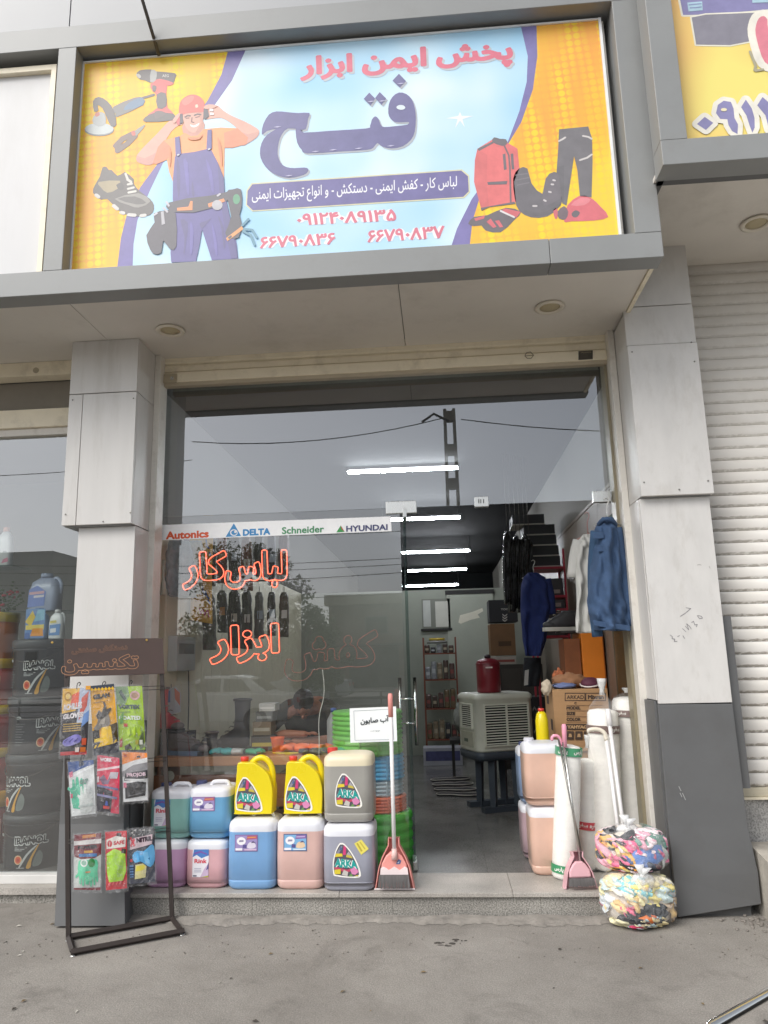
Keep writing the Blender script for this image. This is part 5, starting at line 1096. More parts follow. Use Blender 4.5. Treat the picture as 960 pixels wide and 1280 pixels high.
def d5(Q):
    Q.P([(0, 0), (1, 0), (1, 1), (0, 1)], '#d93f5c'); Q.P([(0, .0), (.62, .0), (.7, .38), (0, .46)], '#2f2a33'); Q.P([(.0, .70), (.5, .76), (1, .82), (1, .86), (.5, .80), (0, .74)], '#f0d7dc'); Q.P([(.5, .6), (.9, .62), (.95, .74), (.6, .72)], '#c9c4cc', 1)
    Q.P([(.1, .58), (.3, .66), (.45, .56), (.6, .66), (.5, .5), (.25, .48)], '#7a5a78', 1); Q.P([(0, .43), (.95, .41), (.95, .45), (0, .47)], '#6d6d9a'); Q.P([(0, .27), (.9, .25), (.9, .29), (0, .31)], '#8a88b0'); Q.T('WORK', '#ece2e6', .12, .885, .65, .955, .02, d=.06)
    Q.P([(.28, .06), (.56, .06), (.56, .11), (.28, .11)], '#d04a4a'); Q.P([(.35, .12), (.5, .12), (.46, .2), (.39, .2)], '#4f63b0', 1); Q.P([(0, .5), (.08, .52), (.08, .62), (0, .6)], '#ead9de')
def d6(Q):
    Q.P([(0, 0), (1, 0), (1, 1), (0, 1)], '#dfe0e0'); Q.P([(0, .74), (.5, .84), (1, .90), (1, 1), (0, 1)], '#e98b3c'); Q.P([(.0, .60), (.45, .74), (1, .80), (1, .62), (.4, .5), (0, .5)], '#8f8d90'); Q.P([(.05, .42), (1, .46), (1, .64), (.1, .56)], '#2c292c'); Q.T('PROJOB', '#e6c8d4', .16, .47, .92, .57, .02, d=.04)
    Q.P([(.08, .06), (.9, .10), (.94, .38), (.6, .40), (.08, .36)], '#262527', 1); Q.P([(.08, .44), (.95, .42), (.95, .44), (.08, .46)], '#e8e8e8'); Q.P([(.02, .28), (.14, .28), (.14, .38), (.02, .38)], '#d8708a', 1); Q.P([(.06, .9), (.18, .9), (.18, .95), (.06, .95)], '#b3522e'); Q.P([(.55, .88), (.6, .93), (.72, .93), (.72, .88), (.64, .9)], '#2b2622', 1)
    Q.P([(.2, .1), (.8, .15), (.8, .17), (.2, .12)], '#6b6a6c')
def d7(Q):
    Q.P([(0, 0), (1, 0), (1, 1), (0, 1)], '#d4d8d4'); Q.P([(0, .6), (0, 1), (1, 1), (1, .62), (.75, .56), (.25, .55)], '#7d2a34'); Q.P([(0, .80), (1, .82), (1, .90), (0, .88)], '#ddd9d6'); Q.P([(.3, .92), (.8, .94), (.8, .99), (.3, .98)], '#c9813a'); Q.T('POWER', '#2b2226', .14, .72, .86, .79, .01, d=.06); Q.P([(.36, .655), (.68, .66), (.68, .70), (.36, .70)], '#d8a23a')
    Q.P([(.18, .59), (.84, .59), (.84, .645), (.18, .645)], '#4a7fb8', 1); glove_art(Q, .36, .30, .62, -.44, '#6fd6aa'); glove_art(Q, .66, .30, .66, -.46, '#62cfa2')
    Q.P([(.64+.13*math.cos(k*.42), .48+.08*math.sin(k*.42)) for k in range(15)], '#3d8d4a'); Q.P([(.36+.13*math.cos(k*.42), .48+.07*math.sin(k*.42)) for k in range(15)], '#ecefec'); Q.P([(.36+.09*math.cos(k*.42), .48+.045*math.sin(k*.42)) for k in range(15)], '#86b7a0'); Q.P([(.42, .30), (.6, .31), (.6, .335), (.42, .325)], '#d98a4a'); Q.P([(0, 0), (1, 0), (1, .05), (0, .03)], '#7d2a34')
def d8(Q):
    Q.P([(0, 0), (1, 0), (1, 1), (0, 1)], '#cf2f3a'); Q.P([(.05, .70), (.92, .72), (.95, .88), (.5, .92), (.05, .86)], '#e9e4dc', 1); Q.P([(.2+.11*math.cos(k*.42), .79+.06*math.sin(k*.42)) for k in range(15)], '#c6343f'); Q.T('SAFE', '#c8434c', .38, .76, .88, .83, .01, d=.06); Q.P([(.5, .92), (.75, .9), (.72, .97), (.55, .97)], '#3a2022', 1)
    Q.P([(.05, .62), (.4, .70), (.9, .62), (.95, .3), (.8, .14), (.15, .13), (.05, .3)], '#b4e03a', 1); glove_art(Q, .36, .40, .66, .46, '#a6d62c'); Q.P([(.6, .2), (.75, .3), (.9, .56), (.8, .6), (.62, .4)], '#9cca28', 1); Q.P([(.72, .62), (.95, .6), (.95, .68), (.75, .7)], '#3d3a2a', 1)
    for k in range(5): Q.P([(.1+.17*k, .10), (.18+.17*k, .14), (.22+.17*k, .12), (.14+.17*k, .07)], '#ef6a6e')
def d9(Q):
    Q.P([(0, 0), (1, 0), (1, 1), (0, 1)], '#2a3044'); Q.P([(0, .80), (1, .78), (1, 1), (0, 1)], '#3b3a3c')
    rr = random.Random(4)
    for k in range(16): a = rr.random()*.9; b = .86+rr.random()*.12; Q.P([(a, b), (a+.12, b+.03), (a+.10, b-.02)], rr.choice(['#8b8988', '#565558', '#b3b0ae']))
    Q.P([(.05, .62), (.88, .70), (.9, .88), (.3, .84), (.04, .80)], '#c9b4bb', 1); Q.T('NITRIL', '#3f2c38', .28, .74, .9, .83, .02, d=.08); Q.P([(.04, .7), (.2, .84), (.24, .8), (.1, .66)], '#c23a4a'); Q.P([(.04, .84), (.1, .86), (.24, .70), (.18, .67)], '#c23a4a')
    Q.P([(.12, .52), (.3, .60), (.55, .58), (.8, .68), (.95, .66), (.98, .40), (.8, .28), (.6, .34), (.4, .40), (.2, .38)], '#63aee0', 2); Q.P([(.5, .56), (.6, .36), (.78, .34), (.7, .56)], '#7fc0ea', 1); Q.P([(.3, .58), (.36, .42), (.42, .42), (.38, .58)], '#4f98cc', 1); Q.P([(.7, .44), (.78, .46), (.76, .41)], '#3a78a8')
    Q.P([(.18, .08), (.6, .10), (.64, .30), (.5, .36), (.22, .34)], '#dfd79a', 1); Q.P([(.22, .22), (.56, .24), (.58, .33), (.26, .32)], '#e3d75c', 1); Q.P([(.0, .12), (.14, .12), (.14, .34), (0, .34)], '#6f8fb8'); Q.P([(.02, .4), (.12, .4), (.12, .45), (.02, .45)], '#c2434a')
    for k in range(4): Q.P([(.0, .14+.05*k), (.14, .14+.05*k), (.14, .16+.05*k), (0, .16+.05*k)], '#31405c')
pack('dark red and blue glove packet with yellow badge, top left on the rack', [(94, 860), (128, 857), (119, 940.6), (86.5, 943.5)], d1)
pack('yellow GILAN glove packet in the middle of the top row', [(127.6, 857.5), (157, 854), (159, 936), (128, 942)], d2)
pack('lime green glove packet at the right end of the top row', [(159, 854), (191.5, 851.7), (192, 931), (160, 933)], d3)
pack('clear packet of white and mint green gloves with blue header', [(95.5, 951), (127.4, 947), (127, 1014), (97, 1019)], d4, hook=True)
pack('pink and black glove packet in the middle row', [(132.5, 940), (159.3, 943), (155.6, 1013), (128.5, 1011)], d5)
pack('orange and black glove packet at the right of the middle row', [(163, 935), (193.6, 935), (192, 994), (162, 998)], d6)
pack('packet of mint gloves with maroon header, bottom left on the rack', [(99, 1042), (132.5, 1038), (128, 1110), (95, 1111)], d7, hook=False)
pack('red packet of lime gloves in the middle of the bottom row', [(137.6, 1036.5), (164, 1033.5), (161.3, 1106), (135, 1110)], d8, hook=False, film=True)
pack('dark packet of sky blue gloves at the right of the bottom row', [(166, 1032), (198.5, 1027.7), (196.5, 1096), (165, 1100.5)], d9, hook=False)

K = _K1
# ------------------------------------------------------------------ dustpans, poles
PINK = M('coral_pink_plastic', '#e79a92', .4, var=.04); PINK2 = M('baby_pink_plastic', '#e2b3bb', .4, var=.05); WHP = M('white_pole', '#e6e4e4', .35, var=.03); BRI = M('grey_bristle', '#8d8a8a', .7, var=.2, scale=60, stretch=(1, 1, .02))
def dustpan(label, cx, Y, zb, wid, hgt, pm, bris, rz=0.0, lean=0.0, white=True, badge=True):
    t = thing('dustpan', label, 'dustpan', (cx, Y, zb), rz, 'long handled dustpans'); t.rotation_euler = (R(lean), 0, rz)
    w2 = wid/2; fr = Fr((0, 0, 0), (1, 0, 0), (0, 0, 1))
    out = [(-w2, .0), (w2, 0), (w2*.80, hgt*.42), (w2*.62, hgt*.62), (w2*.30, hgt*.86), (.035, hgt), (-.035, hgt), (-w2*.30, hgt*.86), (-w2*.62, hgt*.62), (-w2*.80, hgt*.42)]
    MB().prism(out, .006, Fr((0, .045, 0), (1, 0, 0), (0, 0, 1))).ob('back_plate', pm, t, world=False)
    rim = [(x, -.005, z) for x, z in out[1:] + out[:1]]
    MB().loft([[(x, .044, z), (x*.97, -.012, z), (x*.97-(.006 if x > 0 else -.006), -.012, z), (x-(.006 if x > 0 else -.006), .044, z)] for x, z in out[1:]+out[:1]], 0, False, closed=True).ob('rim', pm, t, world=False)
    if white: MB().box(-w2, w2, -.014, -.004, .001, .008).ob('lip', M('clear_lip', '#efe6e6', .3), t, world=False)
    # the brush stands in front of the pan
    hd = [(-w2*.66, hgt*.30), (w2*.66, hgt*.30), (w2*.62, hgt*.50), (w2*.40, hgt*.66), (.02, hgt*.74), (-.02, hgt*.74), (-w2*.40, hgt*.66), (-w2*.62, hgt*.50)]
    MB().prism(hd, .035, Fr((0, -.015, 0), (1, 0, 0), (0, 0, 1))).ob('broom_head', pm, t, world=False, bevel=.008)
    if white:
        wv = [(-w2*.69, hgt*.29), (w2*.69, hgt*.29), (w2*.66, hgt*.42)] + [(w2*(.66-1.32*k/10), hgt*(.42+.035*math.sin(k*1.6))) for k in range(1, 10)] + [(-w2*.66, hgt*.42)]
        MB().prism(wv, .04, Fr((0, -.018, 0), (1, 0, 0), (0, 0, 1))).ob('white_band', M('pale_pink_band', '#ecdcdc', .4), t, world=False)
    if badge:
        pr = Print(Fr((0, -.0156, 0), (1, 0, 0), (0, 0, 1)), .0003); pr.poly([(.012, hgt*.50), (.036, hgt*.50), (.044, hgt*.57), (.03, hgt*.60), (.02, hgt*.56)], '#4a5f8e'); pr.poly([(.018, hgt*.52), (.03, hgt*.52), (.034, hgt*.56)], '#c9d2e2'); pr.ob('badge', t, world=False)
    bb = MB(); rr = random.Random(5); n = bris
    for i in range(n):
        x = -w2*.72+w2*1.44*(i+.5)/n; xb = x*1.10+rr.uniform(-.003, .003); z0_ = .014+rr.uniform(0, .006)
        for dy in (-.022, -.034, -.046):
            bb.add([(x-.0017, dy, hgt*.30), (x+.0017, dy, hgt*.30), (xb+.0015, dy-.004, z0_), (xb-.0015, dy-.004, z0_)], [(0, 3, 2, 1), (0, 1, 2, 3)])
    o = bb.ob('bristles', BRI, t, world=False); o['kind'] = 'stuff'
    return t
a0, a1 = at(468, 1111, Y=4.80), at(519, 1111, Y=4.80)
dp = dustpan('coral pink dustpan and grey brush with tall white handle beside the ARKA cans', (a0.x+a1.x)/2, 4.795, .142, a1.x-a0.x, .285, PINK, 62, lean=-3)
hx = 0.004
MB().tube([(hx, -.02, .19), (hx-.006, .01, 1.02)], .0125, 14).ob('pole', WHP, dp, world=False)
MB().tube([(hx-.006, .01, 1.0), (hx-.0062, .0105, 1.13), (hx-.0063, .011, 1.145)], [.0155, .0165, .012], 14).ob('grip', PINK, dp, world=False)
MB().tube([(hx, -.022, .17), (hx, -.02, .23)], [.02, .016], 12).ob('socket', M('pale_socket', '#e8c3be', .4), dp, world=False)
MB().lathe([(0, 0), (.003, 0), (.003, .001)], 8, (hx-.006, -.006, 1.11)).ob('hang_hole', M('dark_hole', '#40302e', .6), dp, world=False)
a0, a1 = at(705, 1112, Y=4.80), at(748, 1112, Y=4.80)
dp2 = dustpan('baby pink dustpan with grey brush and steel handles leaning on the white rolls', (a0.x+a1.x)/2, 4.80, .142, a1.x-a0.x, .20, PINK2, 46, rz=R(6), lean=-8, white=False, badge=False)
def wpt(px, py, Y): return at(px, py, Y=Y)
MB().tube([wpt(726, 1082, 4.82), wpt(704, 928, 4.93)], .008, 10).ob('pole', STEEL, dp2)
MB().tube([wpt(729, 1080, 4.825), wpt(698, 922, 4.95)], .007, 10).ob('pole', M('dark_steel_pole', '#7d7d7a', .3, .7), dp2)
MB().tube([wpt(706, 934, 4.93), wpt(705, 908, 4.945), wpt(704.6, 905, 4.946)], [.0145, .016, .011], 12).ob('grip', M('pink_grip', '#e8a0b4', .4), dp2)
MB().tube(spline([wpt(703, 932, 4.95), wpt(699, 922, 4.95), wpt(694, 919.5, 4.95), wpt(690, 922, 4.95), wpt(690.5, 926, 4.95)], 4), [.010]*16+[.006], 10).ob('hook_grip', M('pink_grip', '#e8a0b4', .4), dp2)
def pole(label, pts, r, caps=None):
    b = pts[0]; t = thing('broom_pole', label, 'pole', tuple(b), 0, 'white poles leaning on the rolls')
    MB().tube(pts, r, 12).ob('shaft', WHP, t); return t
pb = wpt(783, 1048, 4.90)
t = pole('straight white pole with thick cap leaning on the tall rolls', [wpt(783, 1062, 4.80), wpt(762, 905, 5.08)], .0125)
MB().tube([wpt(762.5, 908, 5.078), wpt(760, 889, 5.11), wpt(759.7, 886.5, 5.115)], [.0185, .0185, .013], 14).ob('end_cap', WHP, t)
MB().tube([wpt(764.5, 925, 5.045), wpt(764.1, 922, 5.05)], .0145, 12).ob('collar', M('grey_collar', '#c4c4c2', .4), t)
t = pole('white pole with curved hooked top leaning on the tall rolls', [wpt(776, 1062, 4.83), wpt(758, 925, 5.05)], .012)
MB().tube(spline([wpt(758, 926, 5.05), wpt(756, 917, 5.055), wpt(750, 912.5, 5.06), wpt(742, 911.5, 5.06), wpt(736, 913, 5.06), wpt(735.5, 916, 5.06)], 3), [.0135]*13+[.011, .009, .007], 12).ob('curved_grip', M('ivory_grip', '#e4dccb', .4), t)

# ------------------------------------------------------------------ plastic wrapped white rolls
ROLL = M('white_cloth_roll', '#f3f1eb', .6, var=.04, scale=9, stretch=(1, 1, 6)); WRAP = filmmat('roll_wrap_film', .10, (.9, .9, .9), .12, 5, .45)
def roll(label, pxb, Yb, pxt, Yt, dia, bands=(), knot=.10, knotm=None):
    base = Vector(at(pxb[0], pxb[1], Y=Yb)); base.z = .141; top = at(pxt[0], pxt[1], Y=Yt); d = (top-base); H = d.length; dn = d.normalized()
    t = thing('cloth_roll', label, 'roll', tuple(base), 0, 'plastic wrapped white rolls')
    t.rotation_euler = dn.to_track_quat('Z', 'Y').to_euler(); bpy.context.view_layer.update()
    r = dia/2; rr = random.Random(label)
    def ring(R_, z, n=26, j=0.0): return [(R_*(1+j*math.sin(5*2*math.pi*k/n+z*9)+rr.uniform(-j, j)*.5)*math.cos(2*math.pi*k/n), R_*(1+j*math.sin(3*2*math.pi*k/n+z*13))*math.sin(2*math.pi*k/n), z) for k in range(n)]
    MB().loft([ring(r*f, H*z, j=.008) for f, z in ((.55, .0), (.92, .004), (1, .02), (.985, .3), (1.0, .55), (.98, .8), (.97, .97), (.85, .99), (.4, 1.0))]).ob('cloth', ROLL, t, world=False)
    fm = MB(); z = H
    prof = [(1.03, .0), (1.05, .01)] + [(1.045+.012*math.sin(k*2.1), .04+.93*k/14) for k in range(15)] + [(.92, .995), (.6, 1.0+knot*.25/H)] + ([(.22, 1+knot*.5/H), (.16, 1+knot*.62/H), (.30, 1+knot*.85/H), (.38, 1+knot/H)] if knot else [(.2, 1.01)])
    fm.loft([ring(r*f, H*zz, j=.02 if zz < .99 else .10) for f, zz in prof], cap0=False, cap1=False); fm.ob('wrap', WRAP, t, world=False)
    if knot: MB().loft([ring(r*f, H+knot*zz, 14, .15) for f, zz in ((.18, .45), (.15, .6), (.27, .85), (.30, 1.0))], cap1=True).ob('knot', M('bunched_film', '#cfcfcc', .3, var=.1, scale=30), t, world=False)
    for z0, z1, col, txt in bands:
        bm_ = MB().loft([ring(r*1.075, H*z, 30) for z in (z0, z1)], cap0=False, cap1=False); bo_ = bm_.ob('printed_band', K(col, .35), t, world=False)
        if txt:
            lp, sz = textout(txt, True, .04, .05); hgt = (z1-z0)*H*.62; s_ = hgt/sz[1]; wd = sz[0]*s_
            for c_ in range(2):
                mb = MB(); fl_ = []
                for grp in nest(lp):
                    L = [[Vector((float(u), float(v), 0)) for u, v in l] for l in grp]; tr = tessellate_polygon(L); fl_ = [p for l in L for p in l]; vs = []
                    for p in fl_:
                        # wrapped round the roll, facing the street
                        dirv = WM(t).to_3x3().inverted() @ Vector((0, -1, 0)); a0 = math.atan2(dirv.y, dirv.x)
                        a = a0 + ((p.x*s_ - wd/2)/(r*1.08)) + (c_-.5)*1.25*max(1, wd/(r*1.08)/1.1); vs.append((r*1.081*math.cos(a), r*1.081*math.sin(a), H*(z0+z1)/2-hgt/2+p.y*s_))
                    mb.add(vs, [t_ for t_ in tr])
                mb.ob('band_lettering', K('#e9e9e4'), bo_, world=False)
    return t
roll('white roll with two green bands, leftmost of the wrapped rolls', (706, 1098), 5.03, (711, 931), 5.03, .160, ((.045, .105, '#3f8f63', 'پارس'), (.92, .985, '#4f9a72', 'پارس')), knot=0)
roll('slim white roll with a red band between two thicker rolls', (733, 1082), 5.22, (734, 948), 5.22, .125, ((.36, .43, '#d2545c', 'سفره'),), knot=.15)
roll('tall white roll with brown band and twisted top in front of the carton', (759, 1078), 5.22, (753, 886), 5.24, .205, ((.845, .895, '#7d6a66', 'سفره'),), knot=.20)
roll('tallest white roll, rightmost, with thin brown band by the door frame', (794, 1065), 5.36, (784, 871), 5.36, .215, ((.88, .92, '#85736f', 'سفره'), (.05, .085, '#55514f', '')), knot=.06)
# ------------------------------------------------------------------ bags of rags
BAGF = filmmat('rag_bag_film', .13, (.92, .92, .94), .07, 14, 1.6)
def rag_bag(label, cx, cy, z0, rx, ry, h, cols, n, seed, special, knot):
    t = thing('rag_bag', label, 'bag of rags', (cx, cy, z0), 0, 'clear bags of cloth rags'); rr = random.Random(seed)
    def surf(th, ph, k=1.0):   # th: angle around, ph 0 bottom .. 1 top
        s = max(.05, 1-abs(2*min(1, max(0, ph))*.97-.93)**4.5)**.40
        bulge = 1+.05*math.sin(3*th+seed)+.04*math.sin(5*th+seed*2)
        return Vector((rx*s*bulge*k*math.cos(th), ry*s*bulge*k*math.sin(th), h*(.02+.96*ph)))
    core = MB().loft([[surf(2*math.pi*i/20, p_, .86) for i in range(20)] for p_ in (.03, .12, .3, .5, .7, .86, .96)]); core.ob('rag_core', M('rag_core', '#d8cfc4', .9, var=.3, scale=14), t, world=False)
    def rag(th, ph, sx, sz, col, smooth=False, k=.93):
        c = surf(th, ph, k); nrm = Vector((c.x/rx**2, c.y/ry**2, (c.z-h*.5)/(h*.5)**2)).normalized(); u = nrm.cross(Vector((0, 0, 1)))
        u = u.normalized() if u.length > .1 else Vector((1, 0, 0)); v = u.cross(nrm)*-1
        a = rr.uniform(-.5, .5); u, v = u*math.cos(a)+v*math.sin(a), v*math.cos(a)-u*math.sin(a)
        f1, f2, p1, p2 = rr.uniform(3, 7), rr.uniform(3, 7), rr.uniform(0, 6), rr.uniform(0, 6); am = .004 if smooth else .012
        mb = MB()
        def fn(i, j):
            x, y = (i-.5)*2, (j-.5)*2; q2 = max(abs(x), abs(y)); rad = math.hypot(x, y) or 1e-6; sc2 = q2/rad; x, y = x*sc2, y*sc2   # disc
            e = 1+.18*math.sin(3*math.atan2(y, x)+p1)
            drop = (x*x+y*y)*(.35 if smooth else .45)*max(sx, sz)*.75
            w_ = am*math.sin(f1*x+p1+2*y)+am*math.sin(f2*y+p2+2*x)
            p = c + u*(x*sx*e) + v*(y*sz*e)
            th_ = math.atan2(p.y/ry, p.x/rx); s2 = surf(th_, max(.02, min(.97, p.z/h)), 1.0); lim = math.hypot(s2.x, s2.y); rad = math.hypot(p.x, p.y) or 1e-6
            tgt = lim*(k + (w_*1.2 - (x*x+y*y)*.008)/lim); tgt = min(tgt, lim*.985)
            return Vector((p.x*tgt/rad, p.y*tgt/rad, max(.004, min(h*.985, p.z))))
        mb.grid(fn, 8, 8)
        m = M('rag_' + col.strip('#'), col, .85, var=.14, scale=40, bump=.5, bscale=90); o = mb.ob('rag', m, t, world=False); return o
    for i in range(n):
        th = rr.uniform(0, 2*math.pi) if i % 3 == 0 else -math.pi/2+rr.uniform(-1.5, 1.5); ph = .06+.90*(rr.random())
        rag(th, ph, rr.uniform(.04, .075), rr.uniform(.03, .055), cols(th, ph, rr))
    for (th, ph, sx, sz, col) in special: rag(th, ph, sx, sz, col, True, .955)
    fm = MB().loft([[surf(2*math.pi*i/28, p_, 1.0+.03*rr.uniform(-1, 1))+Vector((0, 0, .006)) for i in range(28)] for p_ in (.0, .06, .16, .3, .45, .6, .75, .88, .97)] + [[Vector((.05*math.cos(2*math.pi*i/28), .05*math.sin(2*math.pi*i/28)-knot[1], h*1.02)) for i in range(28)]], cap0=True, cap1=False)
    fm.ob('bag_film', BAGF, t, world=False)
    kn = MB(); kx = knot[0]; ky = -knot[1]; kz = h*knot[2]
    for s_, ln in ((-1, .07), (1, .05)):
        kn.loft([[(kx+s_*.02*q_+rr.uniform(-.002, .002)+(.010+.018*q_)*math.cos(2*math.pi*i/8), ky-.015*q_+(.006+.010*q_)*math.sin(2*math.pi*i/8), kz+ln*q_) for i in range(8)] for q_ in (0, .4, 1.0)])
    kn.ob('knot', M('tied_bag_end', '#dfe0e0', .35, var=.06, scale=30), t, world=False)
    MB().ell((kx, ky+.012, kz-.02), (.07, .045, .04), 14, 8, f=lambda d: 1+.18*math.sin(6*math.atan2(d.y, d.x))).ob('gathered_neck', filmmat('gathered_film', .55, (.9, .91, .92), .2) if 'gathered_film' not in bpy.data.materials else bpy.data.materials['gathered_film'], t, world=False)
    return t
bl, br_ = at(748, 1130, Y=4.62), at(845, 1130, Y=4.62); bcx = (bl.x+br_.x)/2; brx = (br_.x-bl.x)/2
zt1 = at(795, 1099, Y=4.55).z
def ca(th, ph, rr):
    s = math.cos(th)
    if ph > .55: return rr.choice(['#e9dcb2', '#efe6c8', '#f1e9b8', '#cfe3e2', '#8fd0d6', '#e8c79a', '#e9e6da', '#efe08e'])
    if s < -.35: return rr.choice(['#ecd9a2', '#e7c78f', '#efe9c2', '#e06a8c', '#8fc4c9', '#d8dfe2'])
    return rr.choice(['#e8d9a8', '#efe6c0', '#dfe2e4', '#e9c98f', '#c9b49a', '#b9cfd2'])
FRN = -math.pi/2
rag_bag('lower clear bag of pastel rags with black and orange cloth, standing on the pavement', bcx+.005, 4.665, .0, brx*.98, .185, zt1+.02, ca, 62, 2, [(FRN-.28, .26, .10, .045, '#22242b'), (FRN+.45, .34, .085, .055, '#2b3238'), (FRN+.35, .18, .09, .04, '#39434a'), (FRN+.12, .22, .055, .04, '#e27a38'), (FRN+.33, .24, .05, .022, '#d9672d'), (FRN+.18, .15, .04, .035, '#6a4440'), (FRN-.2, .07, .05, .018, '#d9486f'), (FRN-.45, .80, .06, .035, '#7fcad4'), (FRN+.05, .78, .055, .05, '#eef0f0')], (.02, .13, .98))
bl, br_ = at(748, 1075, Y=4.66), at(840, 1075, Y=4.66)
def cb(th, ph, rr):
    s = math.cos(th)
    if s < -.2: return rr.choice(['#e6a04a', '#e9b65c', '#e8799c', '#f0b2c2', '#f3dfe2', '#2c2e33', '#e6cf8a'])
    if ph > .55: return rr.choice(['#e86f95', '#f2b4c6', '#f6e3e6', '#e989a8', '#f3ecd0', '#6f9a8f', '#7fa79a'])
    return rr.choice(['#f0c3ce', '#e77f9f', '#5c6472', '#e8e3dc', '#3d4450'])
zb0_ = zt1+.015; ztop = at(795, 1040, Y=4.66).z
rag_bag('upper clear bag of pink and blue rags lying on the lower rag bag', (bl.x+br_.x)/2, 4.70, zb0_, (br_.x-bl.x)/2*.98, .175, ztop-zb0_+.03, cb, 58, 5, [(FRN+.35, .46, .135, .065, '#6a90cf'), (FRN-.12, .30, .12, .03, '#5a7dbd'), (FRN+.15, .12, .20, .028, '#2b3038'), (FRN-.55, .16, .09, .03, '#3a3f40'), (FRN-.35, .86, .07, .03, '#303238'), (FRN+.75, .82, .09, .05, '#6d9488'), (FRN+.95, .35, .04, .08, '#c9ccc8'), (FRN+.5, .20, .08, .015, '#6f4450')], (-.03, .06, 1.0))
# ------------------------------------------------------------------ inside the shop: tubes of light
TUBE = M('lit_tube', '#f4f8ff', .5, emit=80, var=0); FIT = M('tube_fitting', '#4c4d4c', .7)
tubes = [((435, 591), (572, 584), 'fluorescent tube seen through the transom, nearest the street'), ((478, 650), (575, 646.5), 'fluorescent tube just under the transom edge'), ((503, 691.5), (587, 687.5), 'third fluorescent tube from the street, on the dark ceiling'), ((510, 714), (583, 711), 'fourth fluorescent tube from the street, on the dark ceiling'), ((507, 733), (573, 730.5), 'farthest fluorescent tube on the dark ceiling')]
for k, (a, b, lab) in enumerate(tubes):
    Yt = [7.9, 10.0, 13.0, 15.2, 17.4][k]; p0, p1 = at(*a, Y=Yt), at(*b, Y=Yt); zc = (p0.z+p1.z)/2; p0.z = p1.z = zc
    t = thing('ceiling_light', lab, 'ceiling light', tuple((p0+p1)/2), 0, 'fluorescent tubes on the shop ceiling')
    MB().tube([p0, p1], .0185, 12).ob('tube', TUBE, t)
    MB().box(p0.x-.02, p1.x+.02, Yt-.015, Yt+.015, zc+.022, zc+.045).ob('fitting', FIT, t)
    for q_ in (p0, p1): MB().box(q_.x-.012, q_.x+.012, Yt-.012, Yt+.012, zc-.016, zc+.022).ob('end_cap', FIT, t)
    for q_ in (p0, p1): MB().tube([(q_.x, Yt, zc+.05), (q_.x, Yt, 3.62)], .004, 5).ob('suspension', FIT, t)
ql = at(8, 550, Y=6.6)
t = thing('ceiling_light', 'short lit tube behind the left neighbour window', 'ceiling light', tuple(ql))
MB().tube([(ql.x-.9, 6.6, ql.z), (at(24, 551, Y=6.6).x, 6.6, ql.z)], .014, 10).ob('tube', TUBE, t); MB().box(ql.x-.92, at(24, 551, Y=6.6).x+.02, 6.57, 6.63, ql.z+.02, ql.z+.05).ob('fitting', FIT, t); MB().tube([(ql.x, 6.6, ql.z+.05), (ql.x, 6.6, 3.6)], .004, 5).ob('suspension', FIT, t)

# ------------------------------------------------------------------ on the glass: brand strip, notice, neon words
bs_ = thing('brand_strip', 'white strip of electrical brand names stuck across the window', 'sticker', tuple(at(340, 665, Y=5.187)))
FG = Fr((0, 5.1885, 0), (1, 0, 0), (0, 0, 1))
q = Print(FG, .0003, .0003); q.pxp([(196.5, 675.5), (489.5, 664), (488.5, 645.5), (196.5, 656.5)], '#fbfbfc')
g8 = lambda *a: [(190+x/3.097, 640+y/3.097) for x, y in a]
q.ptext('Autonics', '#dd5a2c', g8((54, 107), (220, 99), (220, 68), (54, 76)), d=.045, h=.03)
q.pxp(g8((285, 97), (345, 93), (317, 44)), '#3f8fc8'); q.pxp(g8(*[(317+15*math.cos(k*.42), 80+13*math.sin(k*.42)) for k in range(15)]), '#e9e9ec'); q.pxp(g8(*[(318+11*math.cos(k*.42), 80+9*math.sin(k*.42)) for k in range(15)]), '#3f8fc8'); q.pxp(g8(*[(323+5*math.cos(k*.42), 77+5*math.sin(k*.42)) for k in range(15)]), '#e9e9ec')
q.ptext('DELTA', '#3f8fc8', g8((352, 93), (458, 88), (458, 62), (352, 67)), d=.05, h=.03)
q.ptext('Schneider', '#4f9468', g8((503, 86), (666, 79), (666, 52), (503, 59)), d=.025, h=.03)
q.pxp(g8((714, 79), (746, 77), (731, 52)), '#3f9a52'); q.pxp(g8((731, 52), (746, 77), (734, 66)), '#c8503c')
q.ptext('HYUNDAI', '#474a76', g8((752, 77), (912, 70), (912, 47), (752, 54)), d=.03, h=.03)
q.ob('printed_strip', bs_)
nt_ = thing('paper_notice', 'white paper notice with Persian words taped to the glass above the coiled rope', 'notice', tuple(at(467, 908, Y=5.184)))
Fn = Fr((0, 5.1845, 0), (1, 0, 0), (0, 0, 1)); pm = MB()
c4 = [at(x, y, Y=5.184) for x, y in ((438, 928.5), (496.5, 926.5), (495, 883), (437, 885.5))]
pm.grid(lambda a, b: (c4[0]*(1-a)+c4[1]*a)*(1-b)+(c4[3]*(1-a)+c4[2]*a)*b + Vector((0, -.0012+.001*math.sin(3*a+2*b), 0)), 6, 6); pm.ob('paper_sheet', M('notice_paper', '#f6fafb', .6, var=.02), nt_)
q = Print(Fn, .0035, .0003)
g4 = lambda *a: [(320+x/5.333, 820+y/5.333) for x, y in a]
q.stroke([g4((652, 366), (908, 354), (918, 556), (660, 562), (652, 366))], '#8d979c', .0011, px=True)
q.ptext('آب صابون', '#3c4246', g4((697, 462), (886, 445), (886, 393), (697, 410)), fa=True, d=.03, h=.03)
q.ptext('موجود است', '#6d757a', g4((762, 505), (826, 503), (826, 491), (762, 493)), fa=True, d=.01, h=.05)
q.ob('handbill_lettering', nt_)
